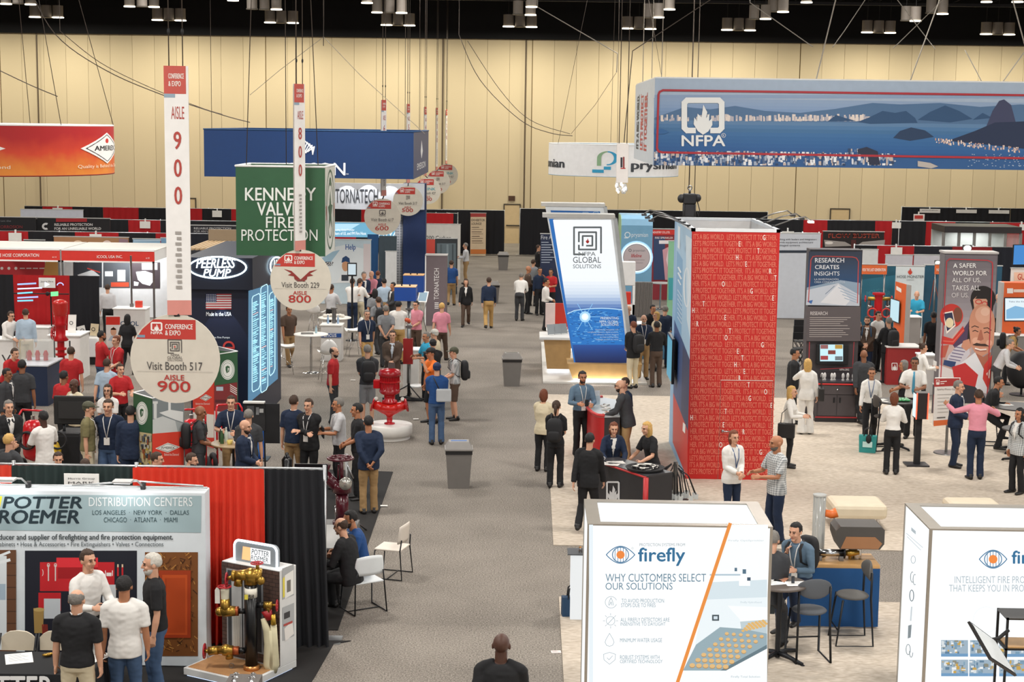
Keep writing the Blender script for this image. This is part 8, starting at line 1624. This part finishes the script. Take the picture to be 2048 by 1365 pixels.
SPEC='''175 1100 180 55 Gm sw tk sv 1;person in white dress shirt behind the black clothed table, brown hair, facing right
153 1180 172 178 Sm pk tm ng 1 LX;person in black polo, cream trousers and thinning grey hair, back turned at black table
248 1153 172 186 Sm uw td sk 2 X;person in untucked white polo and jeans with black hair, back turned beside the cream trousers
304 1107 184 -70 Pm pk td sw 1 E;person in black polo and jeans with white hair, before the printed red cabinet door
681 1036 176 -110 Xm jk tk nv 1;person in black jacket with bald head, seated on the nearest white chair by the drape
699 1022 174 -70 Xm jb tk sk 2 E;person in blue jacket, dark hair, seated behind the bald person in black by the drape
1003 1268 178 176 Wm tk tk zk 4 X;person in black tee shirt with shaved head, walking away at the bottom of the aisle
116 905 170 20 Xm tr tk sv 1;person whose head shows above the teal drape beside the yellow cylinder, facing the camera
170 918 168 190 Xm tk tk sv 2;person whose dark head just shows above the teal drape near the white name card
315 905 172 95 Xm tw tk sv 1;person whose brown head shows above the red drape before the red logo column
384 907 172 85 Xm tk tk sv 1 E;person with dark hair and beard whose head shows above the red drape, facing right
400 812 174 100 Fm tc tc zk 3 B;person in dark grey tee shirt with shaved head by the red extinguisher, facing right
462 792 178 5 Gm pn tt sv 1 L;person in navy polo with lanyards facing the camera behind the bottle table
497 819 172 185 Sm tc tc sg 1;person with grey cropped hair, back turned, mostly behind the bald person in blue
490 840 176 75 Fm jnw tv zv 1 E;person in navy blazer, bald with a dark beard, beside the bottle table facing right
588 791 180 165 Sm pn tt sv 1 L;person in navy polo and tan trousers, back turned just beyond the black drape
617 798 178 -20 Cm jkk tk sv 1 L;person in black suit with arms folded, facing the person in the navy polo
676 796 178 -75 Gm ph tk sg 2 L;person in pale grey-white polo holding a black folder, facing left
714 807 180 -80 Fm pk tk sk 2;person in black polo with dark hair, facing left behind the navy blazer and tan trousers
737 832 176 195 Bm jn tt sk 2;person in navy blazer and tan trousers, back turned on the black carpet strip
668 694 178 80 Sm pr tc nv 1 E;person in red polo and grey trousers with beard, facing right in the open aisle
735 690 184 190 Fm tc hg sg 1 BO;person in charcoal polo and grey shorts, back turned beside the red pump
785 661 182 0 Fm jvi tc sv 1;person in grey-brown blazer over a pale shirt, facing the camera behind the red pump
853 664 174 -60 Gm pq tk sg 2;person in aqua polo with grey hair, looking down beside the white cabinet
869 659 174 -110 Sm pm tt cw 1;person in cream shirt and white cap behind the aqua polo
866 679 172 200 Cm jk tk ck 1;person in dark jacket and dark cap between the aqua polo and the orange shirt
862 696 176 -60 Rm to hk ck 2 X;person in bright orange shirt and black cap with hand raised to chin
874 726 178 185 Fm pb td cn 1;person in royal blue polo and cap with jeans, back turned in the aisle
908 695 172 -80 Fm tx hv ce 1 B;person in grey checked shirt, shorts and green cap, facing left at the aisle
705 557 178 175 Cm sw tn sv 1;person in white dress shirt and navy trousers, back turned near the touch monitor
720 557 174 150 Gm sw tm sv 1;person in white shirt and cream trousers right of the navy trousers near touch monitor
663 569 176 160 Gm sh tk sv 2;person in pale grey shirt and black trousers left of the two white shirts
728 544 178 30 Fm jnw tn sg 1;person in dark suit jacket facing the camera in front of the dark mesh drape
743 542 178 -30 Fm sp tk zg 1;person in pale pink shirt, bald, beside the dark suit near the mesh drape
756 542 168 178 Sm jn tn sa 1;person in navy suit with reddish hair, back turned before the mesh drape
768 557 176 200 Sm sl tt sk 1;person in light blue shirt, back turned, left of the blue box
786 565 172 -50 Fm jcw tc sk 2;person in charcoal suit and dark hair under the nearer blue box
750 578 174 185 Wm tg tc lk 2;person with long dark hair in grey, back turned in the crowd by the white counter
757 594 178 -160 Wm tg tc sv 1 B;person in grey shirt and dark backpack walking away past the white counter
734 620 180 20 Wm pn ts sg 1 L;person in navy polo and mustard trousers striding toward the camera
772 611 176 185 Bm pg tc sg 1;person in mid grey polo, back turned, left of the large white shirt
797 602 182 170 Cm sw ts sk 1 X;person in large white shirt and mustard trousers beside the grey pole
832 602 172 -30 Fm pp tv sk 1 G;person in pale pink polo and glasses right of the grey pole
884 606 174 170 Wm tp tv sy 1;person in pale pink top and brown trousers walking away by the grey pylon
903 521 176 178 Wm tb tt sv 1;person in blue top and tan trousers walking away right of the grey pylon
931 486 178 -90 Gm sh tt sg 1;person in pale striped shirt facing left at the picture wall's edge
932 558 166 0 Wf jkw tv lv 1;person in dark jacket and pale scarf walking toward the camera in the far aisle
978 555 178 182 Wm sn ts sv 1;person in navy shirt and tan trousers walking away in the far aisle
1043 546 174 170 Dm sw tc sg 1;person in white shirt bending forward left of the crowd by the red back board
1067 519 178 150 Fm sg tk sv 1;person in grey shirt in the crowd left of the navy topic board
1057 532 176 100 Fm sv tk zv 2;person in taupe shirt facing right behind the bending white shirt
1080 535 174 20 Rm sn tk sk 2 G;person in navy shirt and glasses with hand to chin, facing the camera
1077 490 178 95 Fm sk tk sv 1;person in black shirt facing right in front of the navy topic board
1102 538 170 -20 Gm tr tk sk 2 G;person in red top behind the counter with the red back board
1093 557 176 85 Fm sw tk sk 2;person in white shirt and black trousers facing right at the white counter
1257 611 176 -30 Sm jnl tn zg 1;person in dark jacket, bald, close to the right edge of the slanted display
1267 643 178 -150 Fm jk tm sa 1 B;person in black jacket and stone trousers with ginger hair, facing the bearded person
1288 630 178 5 Gm sn tt zw 1 EL;person in navy shirt with long white beard and lanyard near the slanted display
1314 643 176 190 Gm sk tv sk 3;person in black shirt with black hair, back turned, facing the white bearded person
1306 610 172 30 Fm jkw tk sk 2;person in black jacket partly hidden behind the blonde person near the blue counter
1313 624 168 -60 Ff sm tk oy 1;person with blonde bob in cream top behind the black shirt, near the blue counter
1331 612 178 165 Tm jn tn sg 1;person in navy suit with grey hair, back turned at the blue and white counter
1308 513 160 -20 Xf tv tk lk 2;person with long black hair seated at the small high table near the red headed booth
1088 779 166 160 Ff cm tk oa 1;person in cream cardigan with auburn hair, back turned beside the backpack wearer
1113 803 168 172 Ff tk tk tv 1 B;person in black with a ponytail, back turned on the pale carpet edge
1165 744 182 15 Gm su tk sk 2 EL;person in blue denim shirt with dark beard looking at phone by curved red counter
1240 761 180 -105 Tm jc tt zv 1 EG;person in dark grey blazer, bald with a beard, leaning on the curved red counter
1250 757 172 -60 Sf tn tt sv 1;person in navy top almost hidden behind the dark grey blazer
1228 847 164 5 Tf jnw tn oa 1;person in navy blazer over white top with auburn hair behind the black counter
1293 846 166 -55 Tf tk kk ly 1;person in black dress with long blonde hair behind the black counter
1180 868 172 160 Wm jk tk sk 1;person in black jacket and trousers striding past the left end of the black counter
1603 498 178 165 Gm se tt sv 1;person in pale olive shirt, back turned, near the white text board
1588 525 176 178 Wm tf tk sk 2;person in dark teal top and black trousers walking away left of the RESEARCH tower
1566 504 166 60 Ff sn tk lk 2;person in navy with long dark hair at the white text board, left one
1577 506 168 20 Gf sn tk lv 1;person in navy with long brown hair at the white text board, right one
1590 698 178 80 Sm jkl tk sk 2;person in black suit with short black hair facing right left of the RESEARCH cabinet
1616 719 172 175 Rf cw ww ly 1;person in white jacket and pale wide trousers, long blonde hair, at the RESEARCH cabinet
1584 774 168 70 Gf sw gk ly 1;person in white top and black leggings with long blonde hair, stepping right
1468 863 170 25 Ff jww tn oa 1 L;person in white blazer with auburn bob in front of the red tower door
1554 873 182 -70 Gm ux tn zg 2 EX;person in grey checked shirt with grey beard, right of the white blazer
1728 701 180 185 Wm jc tk zk 3;person in charcoal suit with shaved head walking away right of the RESEARCH tower
1744 737 172 -10 Wf sw tk tv 2 L;person in white blouse and black trousers with brown hair tied back, near the teal bag
1789 787 166 170 Gf sw tk oa 2;person in white blouse with dark red hair, back turned at the green packs
1830 716 184 -15 Gm pw tk sk 3 T;person in short sleeved white shirt and blue tie behind the green pack table
1808 722 166 -110 Ff tk tk og 2;person in black top with grey hair facing left behind the green pack table
1847 688 168 95 Gf sw tk bv 1;person in white blouse with a hair bun holding a tablet, facing right
1918 763 180 60 Fm jnw tn sg 1;person in navy suit with grey hair facing right beside the white notice
1958 781 180 178 Um sp tn sv 2;person in pink shirt with both arms raised, back turned, facing the navy suit
1999 755 178 75 Ym jkw tk sk 2;person in black suit seated on a stool at the dark high table, hand to face
2040 818 166 -60 Sf cx tk lk 2 B;person in grey checked cardigan with long dark hair at the right edge
2022 680 176 75 Dm sh tc sg 1;person in pale shirt and dark trousers leaning right near the black studio light
2036 655 166 70 Df ts tk bk 2 B;person in pale yellow top leaning over the grey counter at the right edge
1834 582 178 -20 Gm pq tk zg 1 L;person in bright blue polo, bald, in front of the white flame banner
1757 623 174 30 Fm sw tk sk 1;person in pale pink-white shirt behind the brown blazer, below the red manifold
1735 633 178 -15 Fm jvw tn sv 1 EBQ;person in brown blazer with beard and blue backpack straps facing the camera
1778 635 180 200 Gm jk tk sg 1 B;person in black suit with backpack, back turned, facing the brown blazer
1716 640 168 60 Fm jk tk sy 1;person in black jacket with blond hair, half hidden by the RESEARCH tower
1868 624 178 175 Sm tk tk sk 3;person in black top, back turned, left of the A SAFER WORLD tower
1997 587 176 -40 Sm sg tk zg 1;person with bald head peeking out right of the A SAFER WORLD tower
1933 478 172 -20 Xm jkw tk sk 2;person in dark suit seated inside the glass cubicle, left one
1963 480 172 160 Xm jk tk sv 1;person in dark top seated inside the glass cubicle, right one
1591 1048 176 -40 Ym su tn sk 1 LB;person in blue shirt with lanyard seated at dark round table by the light box
1547 1064 178 160 Ym jc tc sg 1;person in grey suit with grey hair seated behind the glowing light box, back turned
22 623 176 60 Tm sw tk sv 1 G;person in white shirt and glasses facing right at the left edge counter
51 618 180 195 Sm sl tm sv 1;person in light blue shirt and beige trousers, back turned at the left edge counter
215 569 172 190 Sm sh tk sv 1;person in pale grey shirt, back turned inside the white shell booth
30 697 176 60 Dm tr tk sv 1;person in red polo leaning over the dark blue display counter
44 720 182 182 Sm pc tk sk 3;person in charcoal polo, back turned at the dark blue display counter
14 737 174 80 Sm jcw tk sk 3;person in dark grey suit jacket facing right at the left edge, below the red polo
17 801 180 35 Fm jkw tk sg 1 L;person in black suit and lanyard with grey hair at the left edge
86 822 176 -130 Gm uw tk sk 4;person in untucked white short sleeved shirt facing left beside the yellow cylinder
18 868 176 150 Gm jc tc sy 1;person in dark grey jacket, blurred fair head, at the left edge above the teal drape
148 758 174 -40 Fm jmw tk zk 4;person in beige jacket with bald head behind the large black screen
215 769 170 0 Ff tw tk lv 1 G;person in white top with long brown hair facing the camera behind the navy tee shirt
177 804 180 95 Sm te tm ce 1 L;person in olive tee shirt, cap and khaki trousers facing right
216 799 184 0 Bm tn hd sv 1 LX;person in navy tee shirt and denim shorts facing the camera
261 812 178 190 Sm jn tn sk 1;person in navy suit, back turned beside the printed column with the green seal
203 662 176 130 Gm tr td sk 2 E;person in orange-red polo and jeans with black hair near the white clothed table
232 672 176 -40 Fm pr td sa 1 L;person in red polo facing left in front of the portrait banner
214 718 174 170 Wm tl td sv 1;person in pale blue top and jeans walking away left of the AISLE 900 disc
240 728 172 40 Gm tr tk sv 1;person in bright red polo leaning at the left edge of the AISLE 900 disc
142 694 178 185 Sm tr tk sv 1;person in red tee shirt, back turned in front of the tall white plinth
128 742 174 160 Sm tr tk sk 3;person in red tee shirt with black hair, back turned, left of the beige jacket
255 629 170 170 Wf tk tk lk 2;person in black with dark hair walking away in front of the blue lettered counter
578 611 176 30 Wm tv tt sv 2;person in brown top and tan trousers just under the AISLE 800 disc'''
people,REQ=[],{}
for ln in SPEC.strip().split('\n'):
 c,lab=ln.split(';');c=c.split()
 px,py,h,rot=(float(v)for v in c[:4]);pose,sex=c[4];people.append((px,py,h/100,rot,pose,sex,c[5],c[6],c[7],c[8],c[9]if len(c)>9 else '',lab))
SKS={}
for p in people:
 px,py,h,rot,pose,sex,tp,bt=p[:8]
 if(pose,sex)not in SKS:SKS[pose,sex]=Sk(pose,sex)
 d=fl(px,py,h*.9).y;lod=0 if d<36 else(1 if d<50 else 2);SKS[px,py]=lod
 REQ[('b',pose,sex,lod)]=REQ[('t'+tp[0],pose,sex,lod)]=REQ[('l'+bt[0],pose,sex,lod)]=1
tmp=[]
for key in REQ:
 s=SKS[key[1],key[2]];m=s.body()if key[0]=='b'else(s.topm(key[0][1])if key[0][0]=='t'else s.legm(key[0][1]))
 o=m.build('temp_figure',None,fix=True);md=o.modifiers.new('r','REMESH');md.mode='VOXEL';md.voxel_size=(.0075,.011,.016)[key[3]]*(1 if key[0]=='b'else 1.5);sm_=o.modifiers.new('s','SMOOTH');sm_.iterations=2 if key[0]=='b'else 4;sm_.factor=.5;tmp.append((key,o))
dg=bpy.context.evaluated_depsgraph_get()
for key,o in tmp:
 me=bpy.data.meshes.new_from_object(o.evaluated_get(dg));me.materials.clear();me.materials.append(M('#888888'));me.polygons.foreach_set('use_smooth',[True]*len(me.polygons));me.polygons.foreach_set('material_index',[0]*len(me.polygons))
 if key[0]!='b':
  n_=len(me.vertices);co_,no_=[0.0]*(3*n_),[0.0]*(3*n_);me.vertices.foreach_get('co',co_);me.vertices.foreach_get('normal',no_)
  for j in range(0,3*n_,3):
   x,y,z=co_[j:j+3];f=.007*noise.noise((x*9,y*9,z*6))+.0035*noise.noise((x*16,y*16+5,z*24))
   co_[j]=x+no_[j]*f;co_[j+1]=y+no_[j+1]*f;co_[j+2]=z+no_[j+2]*f
  me.vertices.foreach_set('co',co_);me.update()
 REQ[key]=me
for key,o in tmp:me=o.data;bpy.data.objects.remove(o);bpy.data.meshes.remove(me)
def put(name,me,mat,root,mtx=None,label=None):
 o=bpy.data.objects.new(name,me);COL.objects.link(o);o.parent=root
 if not me.materials:me.materials.append(mat)
 o.material_slots[0].link='OBJECT';o.material_slots[0].material=mat
 if mtx is not None:o.matrix_local=mtx
 return o
def raw(m,name):me=m.mesh(name);return me
def plaid():
 m,N,L,b=nodes_mat('checked_cloth');b.inputs['Roughness'].default_value=.85;t_=N.new('ShaderNodeTexCoord');k=[]
 for d in 'XZ':
  w=N.new('ShaderNodeTexWave');w.bands_direction=d;w.inputs['Scale'].default_value=9;L.new(t_.outputs['Object'],w.inputs[0]);k.append(w.outputs['Fac'])
 a=N.new('ShaderNodeMath');a.operation='ADD';L.new(k[0],a.inputs[0]);L.new(k[1],a.inputs[1]);r_=N.new('ShaderNodeMapRange');r_.inputs[2].default_value=2;L.new(a.outputs[0],r_.inputs[0])
 x=N.new('ShaderNodeMix');x.data_type='RGBA';x.inputs[6].default_value=lin('#6f7477');x.inputs[7].default_value=lin('#dadbda');L.new(r_.outputs[0],x.inputs[0]);L.new(x.outputs[2],b.inputs['Base Color']);return m
PLAID=plaid()
def cloth(c,rough=.85):return PLAID if c=='x'else M(PC[c],rough,var=.12,sc=7,bump=.15)
for i,(px,py,h,rot,pose,sex,tp,bt,hr,sk,ex,lab)in enumerate(people):
 s=SKS[pose,sex];lod=SKS[px,py];k=h/1.755;gx=1.0+(.1 if 'X'in ex else 0);rz=R(rot);tz=s.top*k
 tgt=fl(px,py,tz.z);base=tgt-Matrix.Rotation(rz,3,'Z')@Vector((tz.x,tz.y,0));base.z=.014 if(.47<base.x and(25.6<base.y<40.4 or base.y<22.7))else 0
 t=T('person',lab,'person',base,rz);t.scale=(k*gx,k*gx,k)
 put('body',REQ['b',pose,sex,lod],M(SK[sk],.55,var=.05),t)
 put({'j':'jacket','c':'cardigan','t':'tee_shirt','p':'polo_shirt'}.get(tp[0],'shirt'),REQ['t'+tp[0],pose,sex,lod],cloth(tp[1]),t)
 put({'h':'shorts','k':'skirt','g':'leggings'}.get(bt[0],'trousers'),REQ['l'+bt[0],pose,sex,lod],cloth(bt[1]),t)
 sh=simple('shoe_shape',lambda m:m.tube([(0,.075,-.045),(0,.04,-.04),(0,-.06,-.05),(0,-.14,-.058),(0,-.185,-.062)],[.034,.044,.048,.046,.03],M('#888888'),12,ry=[.036,.045,.035,.026,.02],side=(1,0,0)).tube([(0,.02,-.05),(0,.02,.03)],[.05,.046],M('#888888'),10))
 for sd in(1,-1):
  an=s.leg[sd][2];put('shoe',sh,M('#d8d4cc'if 'O'in ex else '#1c1a1a',.5),t,Matrix.Translation(an)@Matrix.Rotation(R(10*sd),4,'Z'))
 if hr[0]!='z':put('cap'if hr[0]in 'c'else 'hair',hairmesh(hr[0]),M({'k':'#161313','v':'#3d2a1d','g':'#77726c','w':'#c9c4ba','y':'#c9a05c','a':'#6e3a22','n':'#16284e','e':'#4a4a38'}[hr[1]],.7,var=.35,sc=45,bump=.4),t,s.HM)
 fa=(rot+180)%360-180
 if abs(fa)<125 and lod<2:
  put('eyes',simple('eye_pair',lambda m:[m.ell((q*.031,-.088,.138),(.013,.009,.007),M('#888888'),10,6)for q in(1,-1)]),M('#241a16',.3),t,s.HM)
  put('lips',simple('lips_shape',lambda m:m.ell((0,-.091,.066),(.023,.009,.008),M('#888888'),12,6)),M('#9c5a4c',.5),t,s.HM)
  if hr[0]not in 'c':put('eyebrows',simple('brow_pair',lambda m:[m.tube([(q*.016,-.096,.158),(q*.034,-.093,.163),(q*.05,-.078,.157)],.0045,M('#888888'),6)for q in(1,-1)]),M('#2e2119'),t,s.HM)
 if 'E'in ex:put('beard',simple('beard_shape',lambda m:m.ell((0,-.03,.078),(.062,.0735,.081),M('#888888'),18,12,fn=lambda d,q:q*(1-.3*max(0,min(1,(d.z+(.28 if d.y<-.55 else.02))/.25))))),M('#b9b4ac'if hr[1]in 'w'else('#5f5851'if hr[1]=='g'else '#2a1d16'),.8,var=.2,sc=30),t,s.HM)
 if 'G'in ex and abs(fa)<130:put('glasses',simple('glasses_shape',lambda m:[m.ring((q*.031,-.1,.138),.02,.003,M('#888888'),'y',14,5)for q in(1,-1)]+[m.tube([(q*.05,-.098,.142),(q*.078,.01,.14)],.003,M('#888888'),5)for q in(1,-1)]),BLACK,t,s.HM)
 def fy(u):
  for(a,w0,d0),(b,w1,d1)in zip(s.TS,s.TS[1:]):
   if a<=u<=b:return d0+(d1-d0)*(u-a)/(b-a)
  return.1
 if tp[0]in 'jc'and abs(fa)<125:
  m=MB();vs=[];c2=tp[2]if len(tp)>2 else 'w'
  for j in range(9):
   u=.535-.36*j/8;w=.052*(1-j/8)**.8+.008;q=fy(u)+.031
   for x in(-1,0,1):vs.append(s.at(u,x*w)+s.fw*(q-.012*x*x))
  m.add(vs,[(3*a+b,3*a+b+1,3*a+b+4,3*a+b+3)for a in range(8)for b in(0,1)],cloth(c2));m.build('shirt_front',t,fix=False)
  m=MB()
  for sd in(1,-1):m.tube([s.at(.54,sd*.06)+s.fw*.03,s.at(.46,sd*.07)+s.fw*(fy(.46)+.03),s.at(.2,sd*.016)+s.fw*(fy(.2)+.034)],[.02,.026,.008],cloth(tp[1]),8,ry=[.006]*3,side=(1,0,0))
  m.build('lapels',t,fix=False)
 elif tp[0]in 'psw'and lod<2:MB().tube([s.at(.515),s.at(.553)],[.086,.068]if not s.f else[.074,.06],cloth(tp[1]),16,ry=[.07,.066],side=(1,0,0),cap=False).build('collar',t,fix=False)
 if 'T'in ex:MB().tube([s.at(.53)+s.fw*(fy(.53)+.02),s.at(.4)+s.fw*(fy(.4)+.022),s.at(.12)+s.fw*(fy(.12)+.024),s.at(.06)+s.fw*(fy(.06)+.02)],[.018,.024,.032,.012],M('#3f8fae',.5),8,ry=[.006]*4,side=(1,0,0)).build('tie',t)
 if 'L'in ex and lod<2:
  l_=MB()
  for sd in(1,-1):l_.tube([s.at(.56,sd*.03)-s.fw*.06,s.at(.565,sd*.066),s.at(.5,sd*.06)+s.fw*(fy(.5)+.03),s.at(.36,sd*.035)+s.fw*(fy(.36)+.032),s.at(.17)+s.fw*(fy(.17)+.038)],.0075,M('#d8d6d4'if tp[1]!='w'else '#3d5c8c',.6),6)
  l_=l_.build('lanyard',t)
  if abs(fa)<120:q=s.at(.12)+s.fw*(fy(.12)+.036);b_=MB().box(-.045,.045,-.004,.004,-.065,.065,M('#e9e6e0',.4));b_.v=[q+v for v in b_.v];b_.build('badge',l_)
 if 'B'in ex:
  bk=T('backpack',('black'if 'Q'not in ex else 'blue-grey')+' backpack on the '+' '.join(lab.split(',')[0].split()[:12]),'backpack',base,rz);bk.scale=t.scale;bm_=M('#1a1a1d'if 'Q'not in ex else '#35506a',.7,var=.2);D_=fy(.3)+.03
  m=MB().ell((0,0,0),(.16,.095,.25),bm_,20,14,fn=lambda d,q:Vector((math.copysign(abs(d.x)**.55,d.x)*.155,math.copysign(abs(d.y)**.6,d.y)*.09,math.copysign(abs(d.z)**.6,d.z)*.24)));c0=s.at(.27)-s.fw*(D_+.09);m.v=[c0+v for v in m.v];m.build('main_pouch',bk)
  m=MB().ell((0,0,0),(.12,.05,.11),bm_,14,10,fn=lambda d,q:Vector((math.copysign(abs(d.x)**.5,d.x)*.115,math.copysign(abs(d.y)**.6,d.y)*.05,math.copysign(abs(d.z)**.5,d.z)*.1)));c0=s.at(.17)-s.fw*(D_+.17);m.v=[c0+v for v in m.v];m.build('front_pouch',bk)
  for sd in(1,-1):MB().tube([s.at(.47,sd*.07)-s.fw*(D_+.02),s.at(.575,sd*.09)-s.fw*.02,s.at(.5,sd*.11)+s.fw*(fy(.5)+.035),s.at(.33,sd*.125)+s.fw*(fy(.33)+.025),s.at(.16,sd*.16)-s.fw*.04,s.at(.12,sd*.12)-s.fw*D_],.02,bm_,8,ry=.008).build('strap',bk)
def held(label,who,off,mb_fn,name,cat):
 # a thing someone carries, placed from the carrier's own position
 r=next(o for o in COL.objects if o.get('label','').startswith(who));q=r.matrix_basis@Vector(off)if 0 else Vector(r.location)+Matrix.Rotation(r.rotation_euler.z,3,'Z')@(Vector(off)*r.scale.z)
 t=T(name,label,cat,q,r.rotation_euler.z);mb_fn(t);return t
def handbag(c):return lambda t:(MB().box(-.06,.06,-.17,.17,-.3,0,M(c,.45),.02).build('body',t),MB().tube([(0,-.12,-.02),(0,-.1,.2),(0,0,.3),(0,.1,.2),(0,.12,-.02)],.009,M(c,.45),6).build('strap',t))
held('large black handbag on the arm of the person in pale trousers','person in white jacket and pale',(-.32,.02,1.1),handbag('#1d1b1c'),'handbag','bag')
held('black folder held by the person in the pale polo','person in pale grey-white polo',(0,-.31,1.12),lambda t:MB().box(-.14,.14,-.012,.012,-.1,.1,BLACK,.004).build('cover',t),'folder','folder')
held('clear plastic bag slung on the back of the person in the blue polo','person in royal blue polo and cap',(-.14,.2,1.1),lambda t:(MB().box(-.16,.16,-.06,.06,-.15,.13,M('#b9bcbe',.15),.03).build('body',t),MB().tube([(.1,0,.12),(.22,-.1,.36)],.012,BLACK,6).build('strap',t)),'clear_bag','bag')
held('white tablet held by the person with a hair bun','person in white blouse with a hair bun',(.02,-.36,1.16),lambda t:MB().box(-.1,.1,-.008,.008,-.12,.12,WHITE,.003).build('body',t),'tablet','tablet')
held('small black phone held by the person in the denim shirt','person in blue denim shirt',(.0,-.36,1.16),lambda t:MB().box(-.04,.04,-.006,.006,-.07,.07,BLACK,.003).build('body',t),'phone','phone')
held('black crossbody bag at the hip of the person in leggings','person in white top and black leggings',(-.2,.02,.98),handbag('#151416'),'handbag','bag')
